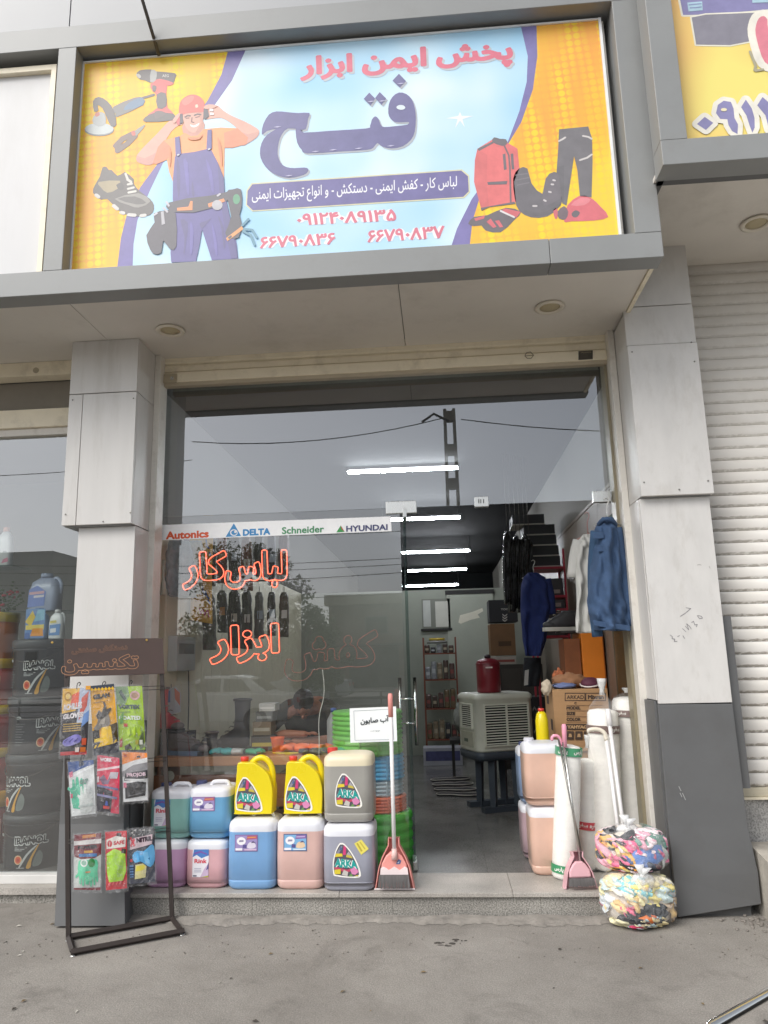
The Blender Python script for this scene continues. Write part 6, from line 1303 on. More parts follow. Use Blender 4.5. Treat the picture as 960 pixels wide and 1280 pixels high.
NEON = M('lit_neon', (1.0, .18, .09), .4, emit=1.8, var=0); NOFF = M('unlit_neon', '#a4685c', .3, var=.1); NBK = M('neon_backing', '#5b2f2c', .5, var=.1)
NG = M('neon_red_glow_tube', (.9, .05, .03), .4, emit=.2, var=0)
Fq = Fr((0, 5.235, 0), (1, 0, 0), (0, 0, 1))
def neon(label, words, lit):
    c = at(*words[0][1][0], Y=5.235); t = thing('neon_sign', label, 'neon sign', tuple(c), 0, 'neon words in the window')
    for txt, quad in words:
        loops, size = textout(txt, True, .05, .02); qd = [np.array(Fq.px(*p_)) for p_ in quad]
        for l in loops:
            tt = l/size; a = tt[:, :1]; b = tt[:, 1:]; m = qd[0]*(1-a)*(1-b)+qd[1]*a*(1-b)+qd[2]*a*b+qd[3]*(1-a)*b
            if len(m) < 4: continue
            pts = [Fq(u, v) for u, v in m]
            MB().tube(pts, .0028 if lit else .0028, 6, closed=True).ob('neon_tube', NEON if lit else NOFF, t)
            if lit: MB().tube([p_ + Vector((0, .010, 0)) for p_ in pts], .0052, 6, closed=True).ob('tube_sleeve', NG, t)
    return t
n2 = lambda *a: [(180+x/2.824, 620+y/2.824) for x, y in a]
neon('lit red neon words meaning work clothes, upper neon in the window', [('لباس', n2((290, 322), (500, 322), (500, 196), (290, 200))), ('کار', n2((142, 325), (284, 318), (284, 198), (142, 206)))], True)
neon('lit red neon word meaning tools, lower left in the window', [('ابزار', n2((240, 588), (470, 578), (470, 455), (240, 466)))], True)
neon('unlit neon word meaning shoes, at the right of the window', [('کفش', n2((503, 648), (818, 628), (818, 480), (503, 500)))], False)
cb_ = MB().tube(spline([at(x, y, Y=5.24) for x, y in ((403, 836), (405, 855), (404.5, 872), (400, 890), (398.5, 905), (399, 925), (399, 946), (401, 968), (398, 975))], 4), .0028, 6).ob('power_cable', M('white_cable', '#d9d6cf', .5)); tag(cb_, 'thin white cable hanging down inside the window from the unlit neon word', 'cable')

# ------------------------------------------------------------------ window display
WOODT = M('brown_laminate', '#c8916c', .45, var=.12, scale=3, stretch=(1, 6, 6)); WOODD = M('red_brown_panel', '#95603f', .5, var=.12, scale=3, stretch=(1, 6, 6))
dt = thing('display_counter', 'brown laminate display counter behind the window glass', 'counter', (-1.33, 5.5, .14))
bx(-2.06, -.60, 5.29, 5.78, .80, .862).ob('top', WOODT, dt, bevel=.003); bx(-2.06, -.60, 5.34, 5.36, .52, .735).ob('front_panel', WOODD, dt); bx(-2.06, -.60, 5.345, 5.365, .15, .50).ob('lower_panel', M('lower_panel', '#5f4a3c', .5, var=.1, scale=3), dt)
for x in (-2.05, -1.35, -.64): bx(x, x+.03, 5.37, 5.76, .141, .799).ob('leg_panel', WOODD, dt)
MB().lathe([(0, 0), (.036, 0), (.034, .003)], 20).ob('white_disc', M('disc_sticker', '#c9c2b2', .5), dt, world=False)
o = [c for c in dt.children if c.name.startswith('white_disc')][0]; cpt = at(212, 970, Y=5.338); o.rotation_euler = (R(90), 0, 0); o.location = cpt - Vector(dt.location)
ZC = .863
def boot(label, px, py0, Y, rz, k, upper, sole, shaft, acc, group='boots on the counter', z=ZC, low=False):
    p_ = at(px, py0, Y=Y); t = thing('work_boot', label, 'boot', (p_.x, Y, z), rz, group)
    sl_ = [(-.10, -.035), (-.11, 0), (-.10, .035), (-.03, .034), (.05, .045), (.12, .046), (.165, .03), (.175, 0), (.165, -.03), (.12, -.046), (.05, -.045), (-.03, -.034)]
    sl_ = smoothloop(sl_, 2)
    MB().loft([[(x*k, y*k, z_*k) for x, y in sl_] for z_ in (0, .012, .028)], sm=False).ob('sole', sole, t, world=False)
    secs = []
    for f, (x0, x1, w_, z_) in enumerate([(-.10, .165, .042, .028), (-.10, .160, .044, .055), (-.10, .13, .043, .085), (-.10, .07, .042, .11), (-.095, .02, .040, .14)] + ([] if low else [(-.095, .01, .040, .14+shaft*.4), (-.10, .012, .042, .14+shaft*.8), (-.102, .016, .044, .14+shaft)])):
        cx, rx_ = (x0+x1)/2, (x1-x0)/2; secs.append([(k*(cx+rx_*math.cos(2*math.pi*i/18)), k*w_*math.sin(2*math.pi*i/18), k*z_) for i in range(18)])
    MB().loft(secs, cap1=False).ob('upper', upper, t, world=False)
    top = secs[-1]; MB().tube(top, .009*k, 6, closed=True).ob('collar', acc, t, world=False)
    for i in range(4 if not low else 3):
        z_ = .085+.03*i; x_ = .115-.035*i if z_ < .15 else .012
        MB().tube([(k*x_, -.025*k, k*z_), (k*(x_+.008), 0, k*(z_+.006)), (k*x_, .025*k, k*z_)], .0042*k, 5).ob('lace', M('lace_grey', '#8b8578', .7), t, world=False)
    MB().ell((.12*k, 0, .045*k), (.055*k, .043*k, .03*k), 12, 8).ob('toe_cap', acc, t, world=False)
    return t
LB_ = M('black_leather', '#403f42', .5, var=.15, scale=20); LBr = M('red_leather', '#c94c56', .5, var=.2, scale=12); SOLE = M('black_rubber', '#232224', .7); LBlue = M('dark_blue_leather', '#6b83a2', .55, var=.2, scale=12); ACC = M('charcoal_leather', '#756b6a', .5, var=.2, scale=14)
for k in range(2): bx(-2.055+.005*k, -1.86-.01*k, 5.42, 5.66, ZC+.075*k+.001, ZC+.075*(k+1)).ob('shoe_box', M('dark_shoe_box', '#4a4a52', .6, var=.1)); tag(bpy.data.objects[[o.name for o in bpy.data.objects if o.name.startswith('shoe_box')][-1]], 'dark shoe box under the red boot, ' + ('lower of two' if k == 0 else 'upper of two'), 'shoe box', 'dark boxes under the red boot')
boot('tall black and red work boot standing on shoe boxes at the left of the window', 206, 900, 5.5, R(-25), 1.05, LBr, SOLE, .16, ACC, z=ZC+.152)
boot('dark low work shoe with blue sole edge at the left of the counter', 226, 938, 5.42, R(-15), 1.15, ACC, LBlue, 0, LB_, low=True)
boot('black low shoe beside the blue soled work shoe', 262, 940, 5.50, R(-95), 1.0, LB_, SOLE, 0, ACC, low=True)
boot('tall plain black boot in the middle of the counter', 296, 938, 5.62, R(155), 1.15, LB_, SOLE, .18, LB_)
def glove(label, px, py, Y, rz, k, mat, cuff, flip=0.0, group='gloves lying on the counter', z=ZC):
    p_ = at(px, py, Y=Y); t = thing('work_glove', label, 'glove', (p_.x, Y, z+.002), rz, group); pm = MB()
    pm.ell((0, 0, .022*k), (.052*k, .045*k, .022*k), 14, 8)
    for i, (y, L_, a) in enumerate(((-.034, .062, -.18), (-.012, .078, -.05), (.012, .074, .06), (.034, .058, .2))):
        pm.tube(spline([(.035*k, y*k, .022*k), ((.04+L_*.55)*k, (y+L_*.5*a)*k, .030*k), ((.04+L_)*k, (y+L_*a)*k, .014*k)], 3), [.0125*k]*6+[.007*k], 8)
    pm.tube(spline([(-.01*k, -.035*k, .02*k), (.02*k, -.065*k, .024*k), (.055*k, -.078*k, .014*k)], 3), [.014*k]*6+[.008*k], 8)
    pm.ob('hand', mat, t, world=False)
    MB().loft([[(x*k, r_*k*math.cos(2*math.pi*i/16)*1.1, (.022+.020*math.sin(2*math.pi*i/16)*s_)*k) for i in range(16)] for x, r_, s_ in ((-.04, .036, 1), (-.07, .034, .9), (-.11, .042, .8))]).ob('cuff', cuff, t, world=False)
    return t
TEAL = M('teal_knit', '#3fb3b6', .8, var=.15, scale=30); GRN = M('green_knit', '#4fae86', .8, var=.15, scale=30); ORG = M('orange_rubber', '#ff7a48', .5, var=.1); GREY2 = M('grey_knit', '#565c60', .85, var=.15, scale=30); YGR = M('yellow_green_knit', '#a9a93c', .8, var=.15); WHK = M('white_knit', '#d6d8d6', .85, var=.1)
glove('teal knit glove with fingers to the left on the counter', 284, 941, 5.36, R(175), 1.1, TEAL, WHK)
glove('dark green glove beside the teal one', 313, 940, 5.38, R(10), .9, GRN, GREY2)
glove('bright orange rubber glove lying beside the orange cup', 378, 937, 5.44, R(172), 1.45, ORG, ORG)
glove('orange glove folded behind the dark grey glove', 396, 936, 5.50, R(10), 1.1, ORG, ORG)
glove('olive yellow glove at the right end of the counter', 414, 934, 5.48, R(-10), .9, YGR, ORG)
glove('dark grey glove at the front of the counter', 393, 942, 5.34, R(0), .95, GREY2, GREY2)
glove('turquoise green glove at the front right corner of the counter', 414, 942.5, 5.35, R(-8), .95, GRN, GRN)
cp_ = at(347, 936, Y=5.42); t = thing('orange_cup', 'bright orange tapered cup on the counter with a yellow base', 'cup', (cp_.x, 5.42, ZC))
MB().lathe([(.036, 0), (.037, .012)], 18, mi=0).ob('base', M('yellow_base', '#e6b83a', .4), t, world=False); MB().lathe([(.037, .0125), (.048, .10), (.052, .112), (.047, .108), (.036, .02)], 18, mi=0).ob('body', M('orange_plastic', '#f0682e', .4), t, world=False)
yw = MB()
for k in range(3): yw.tube([(cp_.x+.10+.03*k*math.cos(a)+.035*math.cos(a), 5.33+.02*math.sin(a), ZC+.006+.003*k) for a in [i*.5 for i in range(13)]], .003, 5)
yw.ob('cord_loop', M('yellow_cord', '#d8c24a', .7)); tag(bpy.data.objects['cord_loop'], 'small loop of pale yellow cord at the front of the counter', 'cord')
for k, (x0_, x1_, yt, yb, c_, Y) in enumerate(((316, 345, 914, 933, '#4a463e', 5.62), (318, 341, 897, 914, '#8a7b66', 5.66), (322, 343, 884, 897, '#6d6f6c', 5.66), (326, 346, 874, 884, '#c3c4bf', 5.66))):
    a_, b_ = at(x0_, yb, Y=Y), at(x1_, yt, Y=Y); zA = ZC+.002 if k == 0 else zB+.001; zB = zA + (b_.z-a_.z)
    bb_ = thing('goods_box', ['dark box with yellow tape mark at the bottom of the window stack', 'tan carton in the window stack, second from below', 'grey box in the window stack, third from below', 'pale box on top of the window stack'][k], 'box', ((a_.x+b_.x)/2, Y, zA), 0, 'boxes stacked on the counter')
    bx(a_.x, b_.x, Y-.06, Y+.10, zA, zB).ob('carton', M('carton_' + c_[1:], c_, .7, var=.08), bb_, bevel=.002)
    bx(a_.x+.01, b_.x-.01, Y-.0612, Y-.0602, zA+.3*(zB-zA), zA+.55*(zB-zA)).ob('box_label', M('boxlabel%d' % k, ['#c2b23e', '#b9b2a2', '#9fa3a0', '#e2e2de'][k], .6), bb_)
# electrical cabinet and hanging things on the left wall
ea, eb = at(211, 801, X=-2.07), at(235, 840, X=-2.07)
t = thing('meter_box', 'pale grey electrical cabinet on the left inner wall', 'electrical cabinet', (-2.07, (ea.y+eb.y)/2, eb.z))
bx(-2.073, -2.0, 5.56, 5.99, 1.45, 1.715).ob('cabinet', M('cabinet_grey', '#b3bbbd', .4), t, bevel=.006); bx(-1.9995, -1.996, 5.60, 5.95, 1.58, 1.66).ob('window', M('cabinet_window', '#7d8786', .2), t); bx(-1.9955, -1.993, 5.72, 5.93, 1.585, 1.625).ob('breaker_row', M('breakers', '#4c5456', .5), t)
MB().tube(spline([(-2.06, 6.0, 1.5), (-2.055, 6.02, 1.2), (-2.05, 6.0, .9)], 3), .006, 6).ob('cable', M('black_cable', '#2a2a28', .6), t)
def hang(name, label, cat, rows, Y, depth, mat, fold=.12, nf=5, group=None, th=0.0, extra=None):
    """cloth hanging from its top: rows of (py, px left, px right) give its width from the hanger down"""
    ps = [(at(l, y, Y=Y), at(r_, y, Y=Y)) for y, l, r_ in rows]; c = (ps[0][0]+ps[0][1])/2
    t = thing(name, label, cat, tuple(c), 0, group); rr = random.Random(label); ph = rr.uniform(0, 6); n = 64; fine = []
    for i in range(len(ps)-1):
        for k in range(7): f = k/7; fine.append((ps[i][0].lerp(ps[i+1][0], f), ps[i][1].lerp(ps[i+1][1], f)))
    fine.append(ps[-1]); N = len(fine); rings = []
    for i, (a, b) in enumerate(fine):
        w2, cx = (b.x-a.x)/2, (a.x+b.x)/2; v = i/(N-1); ring = []
        for k in range(n):
            an = 2*math.pi*k/n; x_ = w2*math.copysign(abs(math.cos(an))**.8, math.cos(an)); y_ = depth*math.sin(an)*(.35+.65*min(1, v*4))
            fo = fold*depth*v*math.sin(nf*x_/max(w2, .02)+ph+1.5*v)+fold*.6*depth*math.sin(2.3*nf*x_/max(w2, .02)+ph*2+4*v)*v+fold*.30*depth*math.sin(5*x_/max(w2, .02)+21*v+ph)*min(1, v*3)+fold*.22*depth*math.sin(-9*x_/max(w2, .02)+34*v+2*ph)
            ring.append((cx+x_, Y+y_+fo, a.z+(b.z-a.z)*(x_/w2+1)/2 if w2 > 1e-4 else a.z))
        rings.append(ring)
    MB().loft(rings[::-1]).ob('cloth', mat, t); return t
def hanger(t, px, py, Y, w=.16, hook=(0, .10), mat=None):
    p_ = at(px, py, Y=Y); m = mat or M('hanger_wire', '#b9b7b2', .3, .7)
    MB().tube([p_+Vector((-w/2, 0, -.05)), p_, p_+Vector((w/2, 0, -.05))], .005, 6).ob('hanger', m, t); MB().tube(spline([p_, p_+Vector((.0, 0, hook[1]*.5)), p_+Vector((.018, 0, hook[1]*.85)), p_+Vector((.004, 0, hook[1])), p_+Vector((-.014, 0, hook[1]*.92))], 3), .004, 6).ob('hook', m, t)
GGL = M('grey_blue_gloves', '#6f7f86', .7, var=.3, scale=18, bump=.5, bscale=30)
hang('glove_bundle', 'thick bundle of grey blue gloves hanging at the top left inside the window', 'gloves', [(676, 210, 236), (690, 207, 240), (715, 207, 243), (735, 209, 243), (746, 214, 242)], 5.55, .09, GGL, .5, 6)
hang('glove_bundle', 'pale speckled glove bundle beside the grey blue bundle', 'gloves', [(676, 238, 252), (690, 236, 254), (720, 237, 252), (742, 240, 250)], 5.75, .06, M('speckled_gloves', '#9a9a84', .8, var=.35, scale=30, bump=.5, bscale=40), .4, 5)
yb_ = thing('hanging_banner', 'narrow yellow vertical banner hanging inside the left of the window', 'banner', tuple(at(252, 675, Y=5.95)))
cY = [at(x, y, Y=5.95) for x, y in ((237.5, 775), (265, 780), (266, 672), (238, 672))]
MB().grid(lambda a, b: (cY[0]*(1-a)+cY[1]*a)*(1-b)+(cY[3]*(1-a)+cY[2]*a)*b+Vector((0, .012*math.sin(5*b+2*a), 0)), 6, 16).ob('sheet', M('banner_yellow_cloth', '#d9a93a', .5, var=.08), yb_, solid=.002)
q = Print(Fr((0, 5.934, 0), (1, 0, 0), (0, 0, 1)), .0003)
z2 = lambda *a: [(190+x/8.727, 660+y/8.727) for x, y in a]
q.stroke([z2((590, 130), (600, 200), (620, 220)), z2((630, 270), (640, 300)), z2((560, 350), (580, 420), (600, 520)), z2((535, 600), (560, 700), (620, 770)), z2((580, 690), (600, 740)), z2((610, 790), (630, 820)), z2((540, 180), (545, 240))], '#3d4a80', .008, px=True)
q.stroke([z2((520, 880), (530, 940), (550, 900)), z2((560, 890), (575, 950), (600, 900)), z2((610, 900), (620, 970))], '#c2566a', .006, px=True); q.ob('banner_lettering', yb_)
t = thing('wall_lamp', 'slim beige cylinder lamp on the left window edge', 'lamp', tuple(at(204, 744, Y=5.3))); p0, p1 = at(204, 744, Y=5.3), at(204.5, 700, Y=5.3)
MB().tube([p0, p0.lerp(p1, .35), p0.lerp(p1, .4), p1], [.024, .016, .009, .009], 12).ob('body', M('lamp_beige', '#c9c2b2', .4), t)
ha = thing('blister_pack', 'small blister pack with orange card hanging under the cabinet', 'packet', tuple(at(214, 855, Y=5.6)))
q = Print(Fr((0, 5.6, 0), (1, 0, 0), (0, 0, 1))); q.pxp([(208, 862), (219, 858), (226, 866), (226, 890), (214, 893), (208, 880)], '#b9c0c6'); q.pxp([(218, 860), (225, 866), (225, 882), (219, 874)], '#d0693a'); q.pxp([(208, 864), (213, 863), (213, 878), (209, 878)], '#5f7fb4'); q.ob('card', ha); MB().tube([at(214, 855, Y=5.603), at(214, 864, Y=5.603)], .003, 5).ob('hook', WIRE, ha)
# rows of dark goods hanging on the left wall, deeper in
rr = random.Random(11); names = ['black', 'charcoal', 'rust', 'navy', 'olive', 'grey', 'dark red', 'brown', 'plum', 'sand']; cols_ = ['#262527', '#3c3a3b', '#73402f', '#2a2c4a', '#55523a', '#6b6a68', '#5a2a2e', '#4f3b2e', '#463648', '#857558']
rail = MB()
for z_, Y_ in ((2.62, 6.6), (2.2, 6.65)): rail.tube([(-2.04, Y_-.3, z_), (-.75, Y_-.3, z_)], .008, 6)
tag(rail.ob('hanging_rail', M('rail_steel', '#77736c', .4, .6)), 'pair of thin steel rails carrying hanging goods inside the window', 'rail')
wh = ['far left of', 'second from the left on', 'third from the left on', 'fourth from the left on', 'fifth from the left on', 'sixth from the left on', 'far right of']
for row in range(2):
    for i in range(7):
        Y = 6.3+.05*row; pxx = 262+i*15.5; y0 = (668, 738)[row]+rr.uniform(-4, 4); hgt = rr.uniform(52, 74); w_ = rr.uniform(10, 17); ci = rr.randrange(10)
        t = hang('hanging_goods', '%s bundle of work goods, %s the %s rail' % (names[ci], wh[i], ('upper', 'lower')[row]), 'work goods', [(y0, pxx-3, pxx+3), (y0+6, pxx-w_*.4, pxx+w_*.4), (y0+hgt*.5, pxx-w_*.5, pxx+w_*.5), (y0+hgt, pxx-w_*.42, pxx+w_*.45)], Y, .05, M('goods_%d' % ci, cols_[ci], .55, var=.35, scale=22, bump=.6, bscale=30), .6, 5, 'goods hanging in two rows inside the window')
        p_ = at(pxx, y0, Y=Y); MB().tube([p_, p_+Vector((0, 0, .05))], .003, 5).ob('hook', WIRE, t)
        if rr.random() < .7:
            pr = Print(Fr((0, Y-.075, 0), (1, 0, 0), (0, 0, 1)), 0); a_ = pr.fr.px(pxx-w_*.25, y0+hgt*.45); pr.rect(a_[0], a_[1]-.05, a_[0]+.05, a_[1]+.02, rr.choice(['#b9b5a8', '#c9c4c0', '#a8743c', '#8f9aa8'])); pr.ob('tag', t)
# coils of rope and hose behind the pane by the door
def coil(label, yb, yt, r, ribs, col, Y=5.52, cx=-.475, rough=.5, z0=None, hollow=True):
    za_ = z0 if z0 is not None else at(488, yb, Y=Y-r).z; zb_ = at(488, yt, Y=Y-r).z
    t = thing('rope_coil', label, 'coil', (cx, Y, za_), 0, 'stacked coils by the door'); H = zb_-za_; prof = [(r*.55, 0)]
    for k in range(ribs):
        for j in range(5): a = math.pi*j/4; prof.append((r-.012+.014*math.sin(a), H*(k+j/4.0)/ribs if j < 4 else H*(k+.98)/ribs))
    prof += [(r*.9, H), (r*.55, H)]
    MB().lathe(prof, 40).ob('wound_rope', M('rope_' + col[1:], col, rough, var=.12, scale=25, stretch=(1, 1, 5), bump=.3, bscale=80), t, world=False)
    for k in range(2):
        a = -1.2-.5*k; MB().tube([(r*1.01*math.cos(a), r*1.01*math.sin(a), H*j/6) for j in range(7)], .006, 6).ob('binding', M('rope_' + col[1:], col, rough), t, world=False)
    return t, zb_
_, z1 = coil('big bright green hose coil at the bottom of the stack', 1087, 1020, .225, 5, '#5fd455', rough=.25, z0=.141)
_, z1 = coil('orange hose coil above the big green coil', 1020, 998, .185, 5, '#f07a58', z0=z1+.001)
_, z1 = coil('pale grey blue hose coil in the middle of the stack', 998, 977, .165, 4, '#b4c4cf', z0=z1+.001)
_, z1 = coil('bright blue rope coil under the tall green coil', 977, 945, .175, 6, '#4fa9d8', z0=z1+.001)
_, z1 = coil('tall grass green rope coil at the top of the stack behind the notice', 945, 890, .255, 9, '#74c455', Y=5.54, cx=-.56, z0=z1+.001)
# ------------------------------------------------------------------ person leaning on the counter
def skin(name, joints, edges, mat, parent, sub=2, root=0):
    me = bpy.data.meshes.new(name); me.from_pydata([j[0] for j in joints], edges, []); o = bpy.data.objects.new(name, me); COL.objects.link(o); o.parent = parent
    md = o.modifiers.new('skin', 'SKIN'); md.use_smooth_shade = True
    sv = me.skin_vertices[0] if me.skin_vertices else None
    if sv is None:
        bpy.context.view_layer.objects.active = o; me.skin_vertices if False else None
    for i, j in enumerate(joints):
        me.skin_vertices[0].data[i].radius = (j[1], j[2] if len(j) > 2 else j[1]); me.skin_vertices[0].data[i].use_root = (i == root)
    s = o.modifiers.new('sub', 'SUBSURF'); s.levels = sub; s.render_levels = sub; me.materials.append(mat); return o
SKIN = M('skin', '#a06a50', .55, var=.06, scale=20); CAMO = M('camouflage_shirt', '#3b3b30', .85, var=.5, scale=9, dirt='#22231f', dscale=7, damt=.9); HAIR = M('black_hair', '#1b1918', .6, var=.3, scale=60)
ps_ = thing('person', 'person in dark camouflage shirt leaning on folded bare forearms at the counter', 'person', (-1.08, 6.05, .14))
TR = [((0, .20, .46), .16, .13), ((0, .20, .62), .155, .12), ((0, .13, .80), .165, .125), ((0, .02, .95), .18, .12), ((0, -.05, 1.01), .13, .09), ((0, -.12, 1.035), .055, .055), ((0, -.17, 1.03), .05)]
ARM = lambda s: [((s*.18, -.02, .97), .062), ((s*.27, -.14, .90), .052), ((s*.27, -.26, .775), .044), ((s*.12, -.36, .775), .037), ((-s*.02, -.39, .775), .028), ((-s*.07, -.40, .775), .026)]
LEG = lambda s: [((s*.09, .05, .44), .085), ((s*.12, -.28, .42), .065), ((s*.12, -.25, .20), .05), ((s*.12, -.22, .05), .04), ((s*.12, -.33, .025), .035)]
J = list(TR); E_ = [(i, i+1) for i in range(6)]
for s in (-1, 1):
    b = len(J); J += [(p[0] if s > 0 else (p[0][0], p[0][1]-.02, p[0][2]+.055 if i > 2 else p[0][2]), *p[1:]) for i, p in enumerate(ARM(s))]; E_ += [(3, b)] + [(b+i, b+i+1) for i in range(5)]
    b = len(J); J += LEG(s); E_ += [(0, b)] + [(b+i, b+i+1) for i in range(4)]
body = skin('body', J, E_, SKIN, ps_)
for s in (-1, 1):                      # five fingers to each hand
    hb = Vector((-s*.07, -.40, .775+(.055 if s < 0 else 0)-(0)))
    for i in range(4): MB().tube(spline([hb+Vector((-s*.0, -.018+.013*i, .004)), hb+Vector((-s*.035, -.022+.014*i, .008)), hb+Vector((-s*(.062+.006*(i in (1, 2))), -.022+.014*i, -.006))], 3), [.0085]*6+[.006], 8).ob('finger', SKIN, body, world=False)
    MB().tube(spline([hb+Vector((s*.02, -.03, .004)), hb+Vector((0, -.05, .010)), hb+Vector((-s*.025, -.058, .002))], 3), [.010]*6+[.007], 8).ob('thumb', SKIN, body, world=False)
SJ = [((p[0][0], p[0][1], p[0][2]), p[1]*1.12, (p[2] if len(p) > 2 else p[1])*1.12) for p in TR[:5]]; SE = [(i, i+1) for i in range(4)]
for s in (-1, 1):
    a = ARM(s); b = len(SJ); SJ += [(a[0][0], .092), (a[1][0], .082), (tuple(Vector(a[1][0]).lerp(Vector(a[2][0]), .35)), .074)]; SE += [(3, b), (b, b+1), (b+1, b+2)]
skin('shirt', SJ, SE, CAMO, ps_)
TJ = [((0, .18, .46), .172, .142), ((0, .17, .56), .17, .135)]; TE = [(0, 1)]
for s in (-1, 1): b = len(TJ); TJ += [(p[0], p[1]*1.18) for p in LEG(s)[:4]]; TE += [(0, b)] + [(b+i, b+i+1) for i in range(3)]
skin('trousers', TJ, TE, M('dark_trousers', '#2c2d31', .85), ps_)
HM = Matrix.Translation((0, -.225, 1.035)) @ Matrix.Rotation(R(62), 4, 'X')     # bowed head: the face looks down at the counter
def hob(mb, name, mat, par=None):
    mb.v = [tuple(HM @ Vector(v)) for v in mb.v]; return mb.ob(name, mat, par or ps_, world=False)
hd = MB().ell((0, 0, 0), (.072, .092, .108), 18, 14, f=lambda d: 1+.05*max(0, -d.y)*max(0, -d.z)); hd.ell((0, -.095, -.015), (.014, .020, .022), 8, 6)
hd_ = hob(hd, 'head', SKIN)
hob(MB().ell((0, .015, .028), (.080, .095, .095), 18, 12, f=lambda d: 1+.03*math.sin(9*d.x+7*d.z)), 'hair', HAIR)
for s in (-1, 1):
    hob(MB().ell((s*.072, .005, -.005), (.010, .018, .028), 8, 6), 'ear', SKIN); hob(MB().ell((s*.028, -.084, .008), (.011, .006, .006), 8, 6), 'eye', M('eye_dark', '#241c18', .3))
hob(MB().ell((0, -.084, -.055), (.024, .008, .006), 8, 6), 'mouth', M('lips', '#7c4a40', .5))
st = thing('stool', 'low black stool under the person behind the counter', 'stool', (-1.08, 6.22, .14)); MB().lathe([(.16, .25), (.17, .27), (.16, .30), (0, .305)], 20).ob('seat', SOLE, st, world=False)
for a in (.8, 2.4, 3.9, 5.5): MB().tube([(.12*math.cos(a), .12*math.sin(a), .26), (.16*math.cos(a), .16*math.sin(a), 0)], .012, 8).ob('leg', SOLE, st, world=False)
bt = thing('water_bottle', 'pale grey bottle with blue cap standing behind the counter', 'bottle', tuple(at(416, 915, Y=6.0)))
a_, b_ = at(418, 912, Y=5.7), at(410, 874, Y=5.75); bt.location = a_; bt.location.z = ZC; bt.location.y = 5.66
MB().lathe([(.045, 0), (.05, .02), (.05, .20), (.02, .26)], 18).ob('body', M('bottle_grey', '#9aa0a0', .35), bt, world=False); MB().lathe([(.022, .261), (.022, .29), (0, .292)], 14).ob('cap', M('bottle_cap_blue', '#3a5aa0', .4), bt, world=False)

# ------------------------------------------------------------------ through the open door
CLG = M('cooler_plastic', '#cfd1c4', .4, var=.05, scale=3, dirt='#8b8c7d', dscale=3, damt=.3); CDK = M('cooler_inside', '#1d1e1e', .8); CBASE = M('cooler_tank', '#39414b', .45, var=.1)
co = at(622, 1014, Z=.14); ck = thing('evaporative_cooler', 'pale green evaporative air cooler with louvred grilles on a dark stand', 'air cooler', (.475, 7.25, .14), R(22))
W_c, D_c, z0c, z1c = .58, .46, .52, 1.03
cbd = MB().loft([[(x, y, z) for x, y in rrect(W_c+s_, D_c+s_, .07, 5)] for z, s_ in ((z0c, -.01), (z0c+.02, 0), (z1c-.06, .0), (z1c-.055, .015), (z1c-.02, .012), (z1c, -.03))]); cbd.ob('housing', CLG, ck, world=False)
def louvres(u0, u1, z0, z1, n, face):
    if face == 'f': F_ = lambda a, b, w: (a, -D_c/2-w, b)
    else: F_ = lambda a, b, w: (-W_c/2-w, -a, b)
    m = MB(); vs = [F_(u0, z0, .0015), F_(u1, z0, .0015), F_(u1, z1, .0015), F_(u0, z1, .0015)]; m.add(vs, [(0, 1, 2, 3)]); m.ob('grille_recess', CDK, ck, world=False)
    for k in range(n):
        b = z0+(k+.5)*(z1-z0)/n; d_ = (z1-z0)/n*.20; mm = MB(); mm.loft([[F_(a, b+d_, .010), F_(a, b-d_*.8, .016), F_(a, b-d_*1.1, .013), F_(a, b+d_*.7, .005)] for a in (u0, u1)], 0, False); mm.ob('louvre', CLG, ck, world=False)
    for a in (u0-.012, u1): MB().loft([[F_(a, z, 0), F_(a+.012, z, 0), F_(a+.012, z, .02), F_(a, z, .02)] for z in (z0-.012, z1+.012)], 0, False).ob('grille_frame', CLG, ck, world=False)
    for z in (z0-.012, z1): MB().loft([[F_(a, z, 0), F_(a, z+.012, 0), F_(a, z+.012, .02), F_(a, z, .02)] for a in (u0, u1)], 0, False).ob('grille_frame', CLG, ck, world=False)
louvres(-.215, .215, .58, .925, 15, 'f')
MB().box(-.008, .008, -D_c/2-.020, -D_c/2-.005, .58, .925).ob('mullion', CLG, ck, world=False)
louvres(-.10, .13, .73, .93, 11, 's'); MB().box(-W_c/2-.010, -W_c/2+.002, -.14, .12, .56, .69).ob('control_panel', M('cooler_panel', '#a4a596', .4), ck, world=False); MB().box(-W_c/2-.013, -W_c/2-.0105, -.03, .05, .60, .63).ob('badge', M('cooler_badge', '#4d5a50', .4), ck, world=False)
MB().loft([[(x, y, z) for x, y in rrect(W_c+s_, D_c+s_, .07, 5)] for z, s_ in ((.44, -.06), (.46, .0), (.519, .01))]).ob('water_tank', CBASE, ck, world=False)
for x, y in ((-.12, -.14), (.10, -.16), (-.12, .14), (.12, .14)): MB().tube([(x, y, .44), (x*1.05, y*1.05, .0)], [.045, .035], 4, sm=False).ob('leg', CBASE, ck, world=False)
MB().box(-.24, .24, -.20, -.12, 0, .045).ob('foot_rail', CBASE, ck, world=False); MB().box(-.24, .24, .12, .20, 0, .045).ob('foot_rail', CBASE, ck, world=False)
rc = thing('gas_canister', 'dark red metal canister standing on the air cooler', 'canister', (.43, 7.22, 1.171)); CR = M('dark_red_paint', '#7a1f2b', .35, var=.08, coat=.2)
